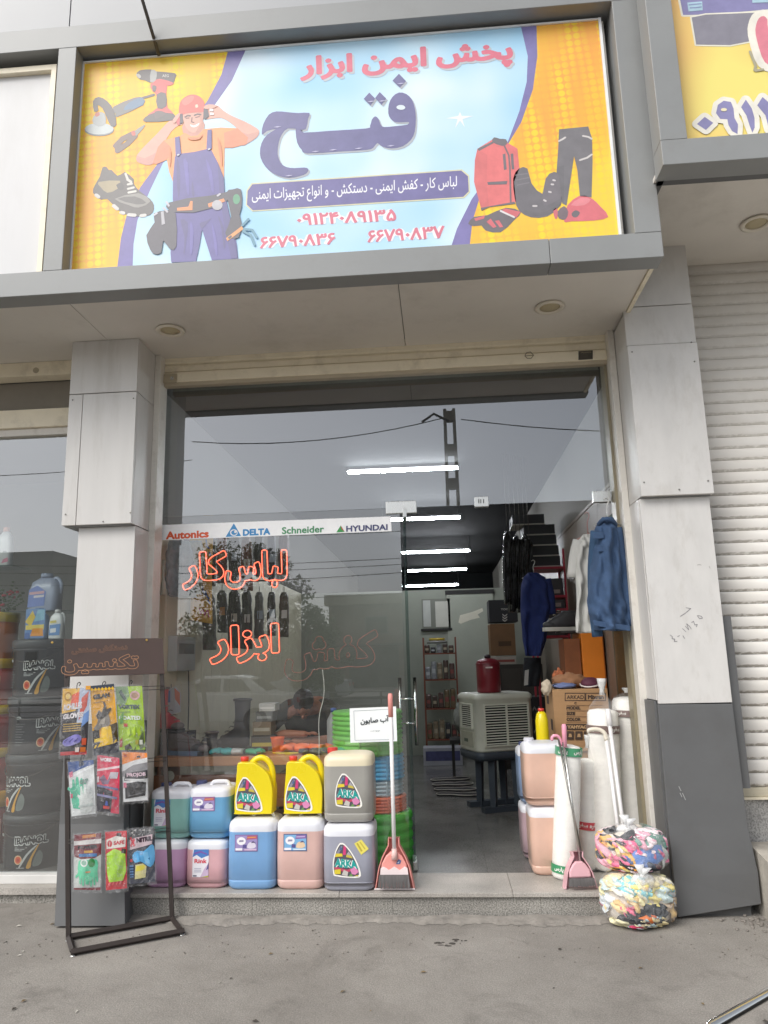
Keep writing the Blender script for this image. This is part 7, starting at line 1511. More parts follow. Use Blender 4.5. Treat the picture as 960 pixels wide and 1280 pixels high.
MB().lathe([(.105, 0), (.112, .012), (.112, .255), (.106, .285), (.08, .305), (.04, .315), (0, .316)], 28).ob('body', CR, rc, world=False); MB().tube([(.115*math.cos(a*.3), .115*math.sin(a*.3), .265) for a in range(21)], .004, 6, closed=True).ob('rim', CR, rc, world=False); MB().lathe([(.03, .316), (.03, .34), (.02, .352), (0, .352)], 14).ob('valve', M('valve_dark', '#33262a', .5), rc, world=False); MB().box(-.03, .035, -.1135, -.1125, .225, .238).ob('label', M('label_pale', '#d9c9c4', .5), rc, world=False)
# insoles on the floor
for k in range(4):
    p_ = at(570-3*k, 993-6*k, Z=.15+.02*k); o = MB(); lp_ = smoothloop([(-.2, 0), (-.15, .07), (0, .06), (.14, .085), (.23, .03), (.21, -.05), (.1, -.085), (-.05, -.05), (-.16, -.06)], 2)
    t = thing('insole_sheet', ['black insole sheet with white edge at the bottom of the floor pile', 'black insole sheet second in the floor pile', 'black insole sheet third in the floor pile', 'black insole sheet on top of the floor pile'][k], 'insoles', (p_.x, p_.y, .14+.022*k), R(8*k-10), 'insoles piled on the floor'); MB().loft([[(x, y, z) for x, y in lp_] for z in (.0, .019)], sm=False).ob('pad', M('insole_black', '#1c1b1d', .8), t, world=False); MB().tube([(x, y, .017) for x, y in lp_], .005, 5, closed=True).ob('white_edge', M('insole_edge', '#b9b4ac', .6), t, world=False)
# translucent cans, yellow bottle and carton on the right
PINKL = '#dcb8a6'
ca0, cb0 = at(664, 1050, Y=5.06).x, at(664, 1050, Y=5.06).x+.30; zc1 = at(680, 1008, Y=5.06).z; zc2 = at(680, 929, Y=5.06).z
cap2 = M('white_cap', '#d4d4da', .4)
jerry_can('amber pink can at the bottom of the front stack inside the doorway', ca0, cb0, 5.06, .141, zc1, PINKL, .84, .30, handle=False, group='cans stacked inside the doorway', capm=cap2)
jerry_can('amber pink can on top of the front stack inside the doorway', ca0-.015, cb0-.015, 5.06, zc1+.001, zc2, PINKL, .84, .30, handle=False, group='cans stacked inside the doorway', capm=cap2)
jerry_can('mauve can at the bottom of the back stack inside the doorway', ca0-.015, cb0-.015, 5.44, .141, .50, '#b9a0a8', .84, .30, handle=False, group='cans stacked inside the doorway', capm=cap2)
jerry_can('blue tinted can on top of the back stack inside the doorway', ca0-.015, cb0-.015, 5.44, .501, .875, '#8fa4c4', .84, .30, handle=False, group='cans stacked inside the doorway')
yt_ = thing('yellow_bottle', 'slim yellow bottle with red cap standing beside the carton', 'bottle', (at(679, 930, Y=5.58).x, 5.58, .876)); yh = at(679, 889, Y=5.58).z-.876
MB().lathe([(.042, 0), (.046, .015), (.046, yh*.72), (.036, yh*.92), (.02, yh)], 18).ob('body', YJ, yt_, world=False); MB().lathe([(.022, yh+.0005), (.022, yh+.02), (0, yh+.022)], 14).ob('cap', REDC, yt_, world=False)
CBX = M('cardboard', '#b08a62', .75, var=.06, scale=4, stretch=(1, 1, 8)); CBI = K('#4a3a30', .7)
xa, xb = at(693, 900, Y=5.68).x, 1.20; zt_ = at(730, 861, Y=5.68).z
cs = thing('support_crate', 'plain carton hidden under the lettered carton', 'carton', ((xa+xb)/2, 5.9, .14)); bx(xa+.02, xb, 5.70, 6.15, .141, zt_-.44).ob('box', CBX, cs)
cx_ = thing('cardboard_box', 'big brown carton printed MODEL SIZE COLOR behind the white rolls', 'carton', ((xa+xb)/2, 5.9, zt_-.44))
bx(xa, xb, 5.68, 6.12, zt_-.439, zt_).ob('box', CBX, cx_, bevel=.003)
q = Print(Fr((0, 5.679, 0), (1, 0, 0), (0, 0, 1)), .0003); g5 = lambda *a: [(640+x/4.4125, 840+y/4.4125) for x, y in a]
for a in (((293, 117), (402, 117), (402, 158), (293, 158), (293, 117)), ((407, 117), (515, 117), (515, 158), (407, 158), (407, 117))): q.stroke([g5(*a)], CBI, .003, px=True)
q.ptext('ARKAD', CBI, g5((302, 149), (396, 149), (396, 128), (302, 128)), d=.02, h=.05); q.ptext('Mixran', CBI, g5((418, 150), (506, 150), (506, 126), (418, 126)), d=.05, h=.05)
for i, (tx, y) in enumerate((('C', 178), ('MODEL', 207), ('SIZE', 238), ('COLOR', 270))):
    x0_, x1_ = ((343, 356), (300, 378), (300, 348), (300, 378))[i]; q.ptext(tx, CBI, g5((x0_, y), (x1_, y), (x1_, y-18 if i else y-13), (x0_, y-18 if i else y-13)), d=.05, h=.05)
for y in (184, 214, 246, 276): q.stroke([g5((300, y), (500, y))], CBI, .0012, px=True)
q.pxp(g5((296, 286), (470, 286), (470, 318), (296, 318)), CBI); q.ptext('YAHYAGI', '#b8966e', g5((304, 312), (420, 312), (420, 293), (304, 293)), d=.06, h=.05)
for x in (300, 348, 396): q.pxp(g5((x, 326), (x+40, 326), (x+40, 372), (x, 372)), CBI); q.pxp(g5((x+14, 340), (x+26, 340), (x+30, 358), (x+10, 358)), '#b8966e')
q.ob('printed_side', cx_)
q = Print(Fr((xa-.0006, 0, 0), (0, -1, 0), (0, 0, 1)), .0003)
q.rect(-6.02, zt_-.12, -5.9, zt_-.05, CBI); q.rect(-5.86, zt_-.30, -5.76, zt_-.22, CBI); q.ob('printed_end', cx_)
def clump(name, label, cat, px, py, Y, r, mat, z, f=.2, s=3):
    p_ = at(px, py, Y=Y); rr2 = random.Random(label); ph = rr2.uniform(0, 6); t = thing(name, label, cat, (p_.x, Y, z)); MB().ell((0, 0, r[2]*.95), r, 22, 16, f=lambda d: 1+f*.5*math.sin(s*3*d.x+ph)*math.sin(s*2.2*d.z+ph)+f*.4*math.sin(s*4*d.y+2*d.x*s)).ob('folds', mat, t, world=False); return t
clump('brown_bag', 'crumpled brown paper bag lying on the carton', 'bag', 712, 852, 5.85, (.13, .09, .055), M('brown_paper', '#9a6f4f', .8, var=.15), zt_+.001, .3)
clump('blue_cloth', 'folded dusty blue cloth on the carton', 'cloth', 705, 858, 5.75, (.09, .06, .022), M('dusty_blue', '#6f7ca6', .8, var=.1), zt_+.001, .2)
cpo = at(739, 857, Y=5.76); t = thing('maroon_cap', 'maroon cap with white rim lying on the carton', 'cap', (cpo.x, 5.78, zt_+.001)); MB().ell((0, 0, .03), (.075, .06, .05), 18, 10).ob('crown', M('maroon_cloth', '#5a2a3c', .7), t, world=False); MB().tube([(.078*math.cos(a*.3), -.01+.062*math.sin(a*.3), .035+.025*math.cos(a*.3-1.2)) for a in range(21)], .006, 6, closed=True).ob('rim', M('rim_white', '#d9d3cf', .5), t, world=False)
t = thing('sunglasses', 'pair of black safety glasses on the carton', 'glasses', (at(700, 861, Y=5.72).x, 5.72, zt_+.002))
for s in (-1, 1): MB().tube([(s*.028+.022*math.cos(a*.5), 0, .018+.016*math.sin(a*.5)) for a in range(13)], .003, 5, closed=True).ob('lens_frame', SOLE, t, world=False)
MB().tube([(-.006, 0, .02), (.006, 0, .02)], .003, 5).ob('bridge', SOLE, t, world=False)
for s in (-1, 1): MB().tube([(s*.05, 0, .022), (s*.05, .10, .004)], .003, 5).ob('temple', SOLE, t, world=False)
clump('pale_glove', 'pale cloth glove hanging over the left corner of the carton', 'glove', 684, 868, 5.72, (.04, .04, .055), M('pale_cloth', '#c9bba6', .8, var=.1), zt_-.04, .25)
clump('colour_tangle', 'tangle of yellow, red and white straps on the carton', 'straps', 699, 848, 5.9, (.05, .05, .07), M('mixed_straps', '#a8623f', .8, var=.6, scale=40), zt_+.001, .4)
# orange cabinet, clothes
oa, ob_ = at(726, 795, Y=6.3), at(770, 860, Y=6.3); t = thing('orange_cabinet', 'bright orange upright cabinet behind the hanging denim jacket', 'cabinet', ((oa.x+ob_.x)/2, 6.5, .14))
bx(oa.x, 1.33, 6.3, 6.7, .141, oa.z+.03).ob('carcass', M('orange_paint', '#e8862a', .45, var=.06), t, bevel=.004); bx(oa.x+.17, oa.x+.176, 6.294, 6.2995, .2, oa.z).ob('door_gap', M('orange_shadow_gap', '#a85a1c', .6), t); bx(oa.x-.14, oa.x-.01, 6.32, 6.6, .141, oa.z-.02).ob('side_box', M('orange_brown', '#8a5230', .6, var=.2), t)
DEN = M('denim', '#3a5273', .85, var=.14, scale=26, bump=.35, bscale=180, dirt='#2f4868', dscale=6, damt=.5)
jk = hang('denim_jacket', 'blue denim jacket hanging from the door corner, nearest the right frame', 'jacket', [(647, 752, 767), (655, 746, 771), (664, 742.5, 773), (690, 741, 775), (720, 738, 778.5), (750, 735.5, 781), (766, 737, 783), (780, 742, 785.5), (788, 744, 787)], 5.05, .07, DEN, .62, 4)
def sleeve(t, pts, rs, mat, Y): MB().tube(spline([at(x, y, Y=Y+d_) for x, y, d_ in pts], 4), [rs[0]+(rs[1]-rs[0])*i/(4*(len(pts)-1)) for i in range(4*(len(pts)-1)+1)], 14).ob('sleeve', mat, t)
sleeve(jk, [(769, 660, 0), (777, 700, .02), (784, 745, .03), (787, 783, .03)], (.045, .036), DEN, 5.06); sleeve(jk, [(746, 664, 0), (742, 710, .07), (743, 760, .08), (747, 796, .08)], (.042, .036), M('denim_shade', '#34506f', .85, var=.14, scale=26, bump=.3, bscale=180), 5.05)
MB().tube(spline([at(x, y, Y=4.985+d_) for x, y, d_ in ((748, 656, .04), (753, 650, 0), (760, 649, -.01), (767, 652, .01), (769, 657, .05))], 3), .014, 8, flat=1).ob('collar', DEN, jk)
for (x, y) in ((748, 668), (753, 684)):
    a_ = at(x, y, Y=4.975); MB().box(a_.x-.035, a_.x+.035, 4.970, 4.980, a_.z-.03, a_.z+.012).ob('pocket_flap', DEN, jk, bevel=.004)
hb_ = [at(x, y, Y=4.978) for x, y in ((742, 782), (788, 789))]; MB().obox(hb_[0], hb_[1]-hb_[0], (0, .012, 0), (0, 0, .035)).ob('hem_band', DEN, jk, bevel=.003)
hanger(jk, 759, 648, 5.05, .18, (0, .14))
TS = M('white_tshirt_cloth', '#c6c6c2', .85, var=.05, scale=10)
tsh = hang('tshirt', 'pale grey polo shirt hanging left of the denim jacket', 'shirt', [(668, 729, 742), (675, 723, 744), (688, 719, 746), (715, 718.5, 746), (740, 720, 746), (770, 719, 746), (791, 718, 747)], 5.45, .055, TS, .6, 3)
sleeve(tsh, [(724, 676, 0), (719, 695, .01), (716, 722, .02)], (.045, .042), TS, 5.45); MB().tube(spline([at(x, y, Y=5.41) for x, y in ((729, 672), (732, 680), (737, 681), (741, 673))], 3), .010, 8).ob('collar', M('collar_grey', '#a9a9a4', .85), tsh); MB().tube([at(737, 681, Y=5.40), at(738, 700, Y=5.395)], .006, 6).ob('placket', M('collar_grey', '#a9a9a4', .85), tsh); hanger(tsh, 735, 667, 5.45, .2, (0, .16), M('pink_hanger', '#b98a84', .5))
CV = M('navy_workwear', '#26356e', .85, var=.12, scale=14)
cvr = hang('blue_overall', 'royal blue work overall hanging in the middle of the shop', 'overall', [(716, 660, 673), (722, 654, 681), (735, 651, 686), (760, 650.5, 688), (776, 651, 686), (800, 653, 683), (820, 656, 677)], 7.0, .07, CV, .5, 4); sleeve(cvr, [(682, 724, 0), (687, 745, .01), (689, 768, .02)], (.05, .045), CV, 7.0); hanger(cvr, 667, 716, 7.0, .22, (0, .12))
tr_ = hang('dark_trousers', 'dark work trousers hanging below the blue overall', 'trousers', [(822, 655, 676), (835, 654, 677), (858, 656, 674)], 7.2, .05, M('dark_workwear', '#22252b', .85, var=.2), .2, 3); hanger(tr_, 665, 822, 7.2, .16)
q = Print(Fr((0, 7.13, 0), (1, 0, 0), (0, 0, 1))); q.pxp([(656, 838), (661, 837), (660, 856), (655, 857)], '#b4b3ae'); q.ob('swing_tag', tr_)
# stacked dark boxes and red shoe shelf on the right wall
DBX = M('dark_shoe_carton', '#35373a', .6, var=.1, scale=6); LID = M('pale_lid_edge', '#b9b6ae', .6)
bxs = [(641, 681, 659.6, 653.4, 648), (655, 694, 669, 663, 656), (657, 696, 682, 677, 666), (661, 699, 695, 690.5, 679), (664, 701, 708, 706, 692)]
zprev = None
for k in range(4, -1, -1):
    l, r_, yl, yr, yt = bxs[k]; a_, b_ = at(l, yl, Y=8.0), at(r_, yl, Y=8.0); H_ = .115; z_ = (2.43 if zprev is None else zprev+.001); zprev = z_+H_
    t = thing('shoe_box', 'dark shoe box with pale lower edge, ' + ['topmost of the leaning stack', 'second from the top of the leaning stack', 'middle of the leaning stack', 'second from below in the leaning stack', 'lowest of the leaning stack'][k], 'shoe box', ((a_.x+b_.x)/2, 8.2, z_), 0, 'dark shoe boxes stacked high on the right')
    bx(a_.x, b_.x, 8.0, 8.35, z_+.014, z_+H_).ob('box', DBX, t); bx(a_.x-.004, b_.x+.004, 7.994, 8.354, z_, z_+.0135).ob('lid_edge', LID, t)
sx0, sx1 = at(664, 712, Y=8.0).x, at(703, 712, Y=8.0).x
shf = thing('shoe_shelf', 'red steel shelf unit with shoe cartons on the right wall', 'shelf', ((sx0+sx1)/2, 8.2, .14)); RDS = M('red_steel', '#b8384a', .45, var=.08)
for x, y in ((sx0, 7.98), (sx1+.01, 7.98), (sx0, 8.36), (sx1+.01, 8.36)): bx(x, x+.02, y, y+.02, .141, 2.43 if x < sx1 else 2.62).ob('post', RDS, shf)
for z_ in (2.405, 2.10, 1.96, 1.82, 1.68): bx(sx0-.005, sx1+.035, 7.972, 8.39, z_, z_+.024).ob('shelf_board', RDS, shf)
for i, z_ in enumerate((2.125, 1.985, 1.845, 1.705)):
    t = thing('shoe_box', 'grey shoe box on the red shelf, ' + ['top board', 'second board', 'third board', 'lowest board'][i], 'shoe box', ((sx0+sx1)/2, 8.2, z_), 0, 'shoe boxes on the red shelf'); bx(sx0+.03, sx1-.005, 8.0, 8.34, z_, z_+(.18 if i == 0 else .09)).ob('box', M('grey_shoe_box', '#4c4a4d', .6, var=.15), t); bx(sx1-.12, sx1-.04, 7.995, 7.9995, z_+.02, z_+.06).ob('box_label', M('shoe_label', '#a89c98', .6), t)
# pair of shoes displayed on a bracket and black cartons below
for k in range(2):
    s_ = boot(['black shoe with white sole, nearer one of the pair below the polo shirt', 'black shoe with white sole, farther one of the pair below the polo shirt'][k], 708+7*k, 795-1*k, 6.45+.1*k, R(190), 1.15, LB_, M('white_sole', '#c9c6be', .6), 0, LB_, 'pair of shoes on the wall bracket', z=1.70, low=True)
bk_ = MB().box(1.0, 1.35, 6.36, 6.64, 1.682, 1.699).ob('wall_bracket', M('bracket_dark', '#3c3836', .6)); tag(bk_, 'small dark bracket shelf under the pair of shoes', 'shelf')
rr = random.Random(8)
for i in range(4):
    for j in range(3):
        x_ = at(640+20*j, 850, Y=8.3).x; z_ = .141+.23*i+.001*i
        t = thing('goods_carton', 'black carton, column %s, %s of the pile right of the cooler' % (['nearest the cooler', 'in the middle', 'nearest the wall'][j], ['bottom', 'second from below', 'third from below', 'top'][i]), 'carton', (x_+.09, 8.5, z_), 0, 'black cartons piled right of the cooler'); bx(x_, x_+.17, 8.3+rr.uniform(0, .03), 8.7, z_, z_+.229).ob('box', M('black_carton', '#212123', .55, var=.2, scale=9), t)
        if rr.random() < .8:
            pr = Print(Fr((0, 8.298, 0), (1, 0, 0), (0, 0, 1))); u, v = x_+.03, z_+.08
            for c_ in range(2): pr.poly([(u+.05*c_, v), (u+.02+.05*c_, v+.03), (u+.04+.05*c_, v), (u+.04+.05*c_, v+.025), (u+.02+.05*c_, v+.055), (u+.05*c_, v+.025)], '#8f8c88')
            pr.ob('printed_mark', t)
for i in range(6):
    pxx, y0 = 634+5.5*i, 668+rr.uniform(-6, 12); t = hang('glove_bundle', 'dark glossy packet, %s in the bunch hanging beside the shoe boxes' % ['first', 'second', 'third', 'fourth', 'fifth', 'sixth'][i], 'packet', [(y0, pxx-2, pxx+2), (y0+8, pxx-5, pxx+5), (y0+50, pxx-6, pxx+6), (y0+92, pxx-4, pxx+5)], 7.6+.05*i, .05, M('glossy_dark_packet', '#2e2e2e', .18, var=.5, scale=14, bump=.8, bscale=25), .6, 5, 'dark packets hanging beside the shoe boxes')
    p_ = at(pxx, y0, Y=7.6+.05*i); MB().tube([p_, (p_.x, p_.y, 3.62)], .003, 5).ob('cord', WIRE, t)
# far end: notice board, rack of packets, stacked goods
a_, b_ = at(528, 786, Y=11.03), at(562, 748, Y=11.03); t = thing('notice_board', 'framed board with two pale papers on the back partition', 'notice board', ((a_.x+b_.x)/2, 11.04, a_.z)); bx(a_.x, b_.x, 11.03, 11.058, a_.z, b_.z).ob('board', M('board_grey', '#75786f', .5), t); bx(a_.x+.02, a_.x+.13, 11.024, 11.0295, a_.z+.03, b_.z-.02).ob('paper_sheet', M('paper_a', '#b4b7b2', .6), t); bx(a_.x+.2, b_.x-.03, 11.024, 11.0295, a_.z+.02, b_.z-.04).ob('paper_sheet', M('paper_b', '#c4c4ba', .6), t); bx(a_.x-.02, b_.x+.02, 11.018, 11.06, a_.z-.03, a_.z-.001).ob('frame_edge', DARK, t)
RKB = M('rust_steel', '#7a4432', .5, var=.1); r0, r1 = at(530, 860, Y=10.3).x, at(571, 860, Y=10.3).x
t = thing('goods_rack', 'rust brown wire rack of packaged goods against the back partition', 'rack', ((r0+r1)/2, 10.4, .14))
for x, y in ((r0, 10.3), (r1, 10.3), (r0, 10.55), (r1, 10.55)): bx(x, x+.018, y, y+.018, .141, 1.78).ob('post', RKB, t)
for z_ in (.42, .82, 1.2, 1.55): bx(r0, r1+.018, 10.295, 10.57, z_, z_+.018).ob('wire_shelf', RKB, t)
rr = random.Random(21); pc = ['#4a3a33', '#6a5a40', '#39393d', '#7d6f5a', '#55403a', '#8b8f94', '#2b2d33']
for i, z_ in enumerate((.438, .838, 1.218, 1.568)):
    for j in range(5):
        x_ = r0+.025+j*.082; k = rr.randrange(7); h_ = rr.uniform(.16, .26) if i < 3 else rr.uniform(.08, .13)
        g_ = thing('goods_packet', '%s packet, %s on the %s shelf of the rust brown rack' % (['dark brown', 'tan', 'charcoal', 'beige', 'russet', 'silver', 'black'][k], ['leftmost', 'second', 'middle', 'fourth', 'rightmost'][j], ['lowest', 'second', 'third', 'top'][i]), 'packet', (x_+.035, 10.4, z_), 0, 'packets on the rust brown rack'); bx(x_, x_+.07, 10.31, 10.5, z_, z_+h_).ob('packet', M('packet_%d' % k, pc[k], .3, var=.4, scale=20, bump=.5, bscale=30), g_, bevel=.012)
        bx(x_+.012, x_+.055, 10.306, 10.3095, z_+h_*.35, z_+h_*.6).ob('packet_label', M('packet_label_%d' % (k % 3), ['#a59a84', '#8b4a44', '#b0b4b8'][k % 3], .5), g_)
t = thing('tape_roll', 'yellow and black disc pack lying on top of the rust brown rack', 'disc pack', (r0+.2, 10.42, 1.701)); MB().lathe([(.14, 0), (.14, .03), (.05, .035), (.05, .0)], 22).ob('lower_disc', M('disc_grey', '#8c8c88', .4), t, world=False); MB().lathe([(.11, .036), (.11, .07), (0, .075)], 22).ob('upper_disc', M('disc_yellow', '#b49a34', .4), t, world=False)
t = thing('floor_box', 'white and blue flat box on the floor under the rust brown rack', 'box', (r0+.2, 10.3, .14)); bx(r0-.03, r1+.03, 10.0, 10.28, .141, .36).ob('box', M('pale_box', '#a9abb4', .6, var=.1), t); bx(r0, r1, 9.996, 9.9995, .2, .32).ob('printed_panel', M('blue_print', '#4c4f78', .6, var=.3, scale=15), t)
for (x0_, x1_, yt, yb, c_, lab, nm) in ((612, 646, 749, 778, '#26272a', 'black carton with white chevrons on the back cartons', 'chevron_carton'), (614, 643, 779, 820, '#75573a', 'brown carton under the black chevron carton', 'brown_carton'), (613, 645, 820, 831, '#a8a096', 'low pale carton under the brown carton', 'pale_carton')):
    Y = 9.6; a_, b_ = at(x0_, yb, Y=Y), at(x1_, yt, Y=Y); t = thing(nm, lab, 'carton', ((a_.x+b_.x)/2, Y+.2, a_.z), 0, 'cartons stacked at the back'); bx(a_.x, b_.x, Y, Y+.4, a_.z+.001, b_.z-.001).ob('box', M('backcarton_' + c_[1:], c_, .7, var=.12), t, bevel=.003)
    if nm == 'chevron_carton':
        pr = Print(Fr((0, Y-.001, 0), (1, 0, 0), (0, 0, 1)))
        for k in range(3): pr.pxp([(628, 768+3.2*k-1), (631, 770.5+3.2*k-1), (634, 768+3.2*k-1), (634, 769.6+3.2*k-1), (631, 772+3.2*k-1), (628, 769.6+3.2*k-1)], '#b5b2ac')
        pr.ptext('TOOLS', '#9c9a94', ((626, 763), (640, 762.5), (640, 760), (626, 760.5)), d=.05, h=.06); pr.ob('printed_mark', t)
    elif nm == 'brown_carton': MB().box(a_.x+.1, a_.x+.26, Y-.004, Y-.0005, a_.z+.12, a_.z+.18).ob('box_label', M('carton_print', '#4f3a26', .7), t)
    else: MB().box(a_.x+.02, b_.x-.02, Y-.004, Y-.0005, a_.z+.03, a_.z+.06).ob('box_label', M('carton_red_print', '#8a4a42', .7), t)
zf = at(630, 831, Y=9.6).z; t = thing('storage_cabinet', 'dark low cabinet under the cartons at the back', 'cabinet', (.9, 9.8, .14)); bx(.72, 1.25, 9.6, 10.0, .141, zf-.001).ob('carcass', M('dark_cabinet', '#38342f', .6, var=.1), t); bx(.74, .98, 9.588, 9.5995, .2, zf-.05).ob('door', M('dark_cabinet_door', '#413c36', .5), t); bx(.985, 1.23, 9.588, 9.5995, .2, zf-.05).ob('door', M('dark_cabinet_door', '#413c36', .5), t)
clump('plastic_bag', 'crumpled clear bag of goods behind the red canister', 'bag', 585, 845, 8.8, (.18, .14, .22), M('milky_plastic', '#8b8f8a', .25, var=.3, scale=10, bump=.7, bscale=20), .60, .3)
t = thing('side_table', 'dark low table carrying the crumpled bag behind the cooler', 'table', (.28, 8.8, .14)); bx(.05, .55, 8.6, 9.0, .56, .599).ob('table_top', DARK, t)
for x, y in ((.07, 8.62), (.5, 8.62), (.07, 8.95), (.5, 8.95)): bx(x, x+.03, y, y+.03, .141, .559).ob('leg', DARK, t)
# ------------------------------------------------------------------ left neighbour's window: pails and bottles
PAIL = M('black_pail', '#3b3d40', .42, var=.06, scale=4, coat=.1); LIDM = M('pail_lid', '#424547', .45, var=.05)
def pail(label, px0, px1, yb, yt, Y, art, z0, rzl=0.0):
    a, b = at(px0, yb, Y=Y+.2), at(px1, yb, Y=Y+.2); r = (b.x-a.x)/2; cx = (a.x+b.x)/2; H = at(px0, yt, Y=Y).z-at(px0, yb, Y=Y).z; cy = Y+r
    t = thing('oil_pail', label, 'pail', (cx, cy, z0), 0, 'black oil pails stacked in the window')
    MB().lathe([(r*.90, 0), (r*.915, .006), (r*.97, H*.80), (r*.995, H*.805), (r*.995, H*.835), (r*.975, H*.84)], 36).ob('body', PAIL, t, world=False)
    MB().lathe([(r*1.0, H*.845), (r*1.03, H*.85), (r*1.03, H*.975), (r*.985, H*.995), (r*.9, H*.99), (0, H*.985)], 36).ob('lid', LIDM, t, world=False)
    tilt = rzl; hp = [(r*1.0*math.cos(x_), r*1.0*math.sin(x_)-.004, H*(.80-.20*math.sin((x_-(-2.75+tilt))/2.3*math.pi))) for x_ in [-2.75+tilt+2.3*k/12 for k in range(13)]]
    MB().tube(hp, .0032, 6).ob('wire_handle', WIRE, t, world=False)
    def wrapped(items, name):
        mb = MB(); mats = []
        for k, (lp, c_) in enumerate(items):
            m = K(c_)
            if m not in mats: mats.append(m)
            for grp in nest(lp):
                L = [[Vector((float(u), float(v), 0)) for u, v in l] for l in grp]; tr = tessellate_polygon(L); fl_ = [p for l in L for p in l]; vs = []
                for p in fl_:
                    zz = p.y*H; rr_ = r*(.915+.055*zz/(H*.8))+.0012+.0005*k; an = -math.pi/2+p.x; vs.append((rr_*math.cos(an), rr_*math.sin(an), zz))
                fs = []
                for t_ in tr:
                    A, B_, C_ = [fl_[i] for i in t_]; fs.append(t_ if (B_-A).cross(C_-A).z > 0 else (t_[0], t_[2], t_[1]))
                mb.add(vs, fs, mats.index(m))
        mb.ob(name, mats, t, world=False)
    def dense(pts, n=5):
        out = []
        for p, q_ in zip(pts, pts[1:]+pts[:1]): out += [(p[0]+(q_[0]-p[0])*k/n, p[1]+(q_[1]-p[1])*k/n) for k in range(n)]
        return out
    o = art; it = []
    lp, sz = textout('IRANOL', False, .012, .04); w_, h_ = 1.05, .135; x0, z0_ = -.18+o, .47
    def tx(lp, sz, x0, z0_, w_, h_, sl=0.06): return [np.array([(x0+u/sz[0]*w_, z0_+v/sz[1]*h_+sl*u/sz[0]*.3) for u, v in l]) for l in lp]
    lpb, _ = textout('IRANOL', False, .11, .04)
    it.append((tx(lpb, sz, x0, z0_, w_, h_), '#d9dbda')); it.append((tx(lp, sz, x0, z0_, w_, h_), '#26282b'))
    for k in range(3): it.append(([np.array(dense([(x0+.0, .41-.025*k), (x0+.42-.08*k, .41-.025*k), (x0+.42-.08*k, .423-.025*k), (x0, .423-.025*k)]))], '#b9bbbb'))
    it.append(([np.array([(x0+.14+.135*math.cos(k*.42), .20+.085*math.sin(k*.42)) for k in range(15)])], '#e8c9a0')); it.append(([np.array([(x0+.14+.105*math.cos(k*.42), .20+.066*math.sin(k*.42)) for k in range(15)])], '#e0602c')); it.append(([np.array([(x0+.14+.05*math.cos(k*.42), .20+.03*math.sin(k*.42)) for k in range(15)])], '#c22f22'))
    it.append(([np.array(smoothloop([(x0+.42, .06), (x0+.56, .06), (x0+.60, .22), (x0+.78, .45), (x0+.74, .45), (x0+.54, .24)], 3))], '#dba33a')); it.append(([np.array(smoothloop([(x0+.18, .08), (x0+.24, .08), (x0+.46, .28), (x0+.72, .44), (x0+.66, .44), (x0+.4, .30)], 3))], '#c9cbca')); it.append(([np.array(smoothloop([(x0+.62, .08), (x0+.86, .10), (x0+.92, .26), (x0+.8, .36), (x0+.68, .25)], 3))], '#77807c'))
    it.append(([np.array(dense([(x0+.1, .05), (x0+.36, .05), (x0+.36, .065), (x0+.1, .065)]))], '#a9abaa'))
    for k in range(9): it.append(([np.array(dense([(x0-.72, .52-.045*k), (x0-.38-.05*(k % 3), .52-.045*k), (x0-.38-.05*(k % 3), .53-.045*k), (x0-.72, .53-.045*k)], 2))], '#7d8081'))
    it.append(([np.array([(x0-.6+.10*math.cos(k*.42), .63+.03*math.sin(k*.42)) for k in range(15)])], '#a9acac'))
    wrapped(it, 'printed_label'); return t
zp = .101; ps4 = [(3, 77, 1094, 1024, 5.36, .0, 'bottom'), (6, 78.5, 1024, 948, 5.37, -.62, 'second from below'), (9, 80.5, 948, 876, 5.38, .60, 'third from below'), (15, 84, 876, 804, 5.39, .02, 'top')]
for px0, px1, yb, yt, Y, o_, nm in ps4:
    pail('black oil pail with IRANOL print, %s of the stack in the left window' % nm, px0, px1, yb, yt, Y, o_, zp, .3*o_); zp += at(px0, yt, Y=Y).z-at(px0, yb, Y=Y).z
def bottle(name, label, px, yb, yt, Y, wpx, z, bodyc, lab, capc, squat=False, group=None):
    a = at(px-wpx/2, yb, Y=Y); b = at(px+wpx/2, yt, Y=Y); w_ = b.x-a.x; H = b.z-a.z; t = thing(name, label, 'bottle', ((a.x+b.x)/2, Y+w_*.35, z), 0, group)
    m = M('bottle_' + bodyc[1:], bodyc, .3, var=.05, coat=.2); sh = [(0, .92), (.01, 1), (H*.55, 1.0), (H*.75, .86), (H*.86, .5), (H*.88, .36)]
    MB().loft([[(x, y, z_) for x, y in rrect(w_*f, w_*.6*f, w_*.2, 4)] for z_, f in sh]).ob('body', m, t, world=False); MB().lathe([(w_*.2, H*.881), (w_*.2, H*.98), (0, H)], 16).ob('cap', M('cap_' + capc[1:], capc, .4), t, world=False)
    pr = Print(Fr((0, -w_*.3-.002, 0), (1, 0, 0), (0, 0, 1)), .0003)
    for pts, c_ in lab: pr.poly([((u-.5)*w_, v*H) for u, v in pts], c_, 1)
    pr.ob('label', t, world=False)
    if squat: MB().tube(spline([(w_*.15, 0, H*.80), (w_*.36, 0, H*.86), (w_*.5, 0, H*.7), (w_*.48, 0, H*.45)], 4), w_*.06, 10).ob('handle', m, t, world=False)
    return t
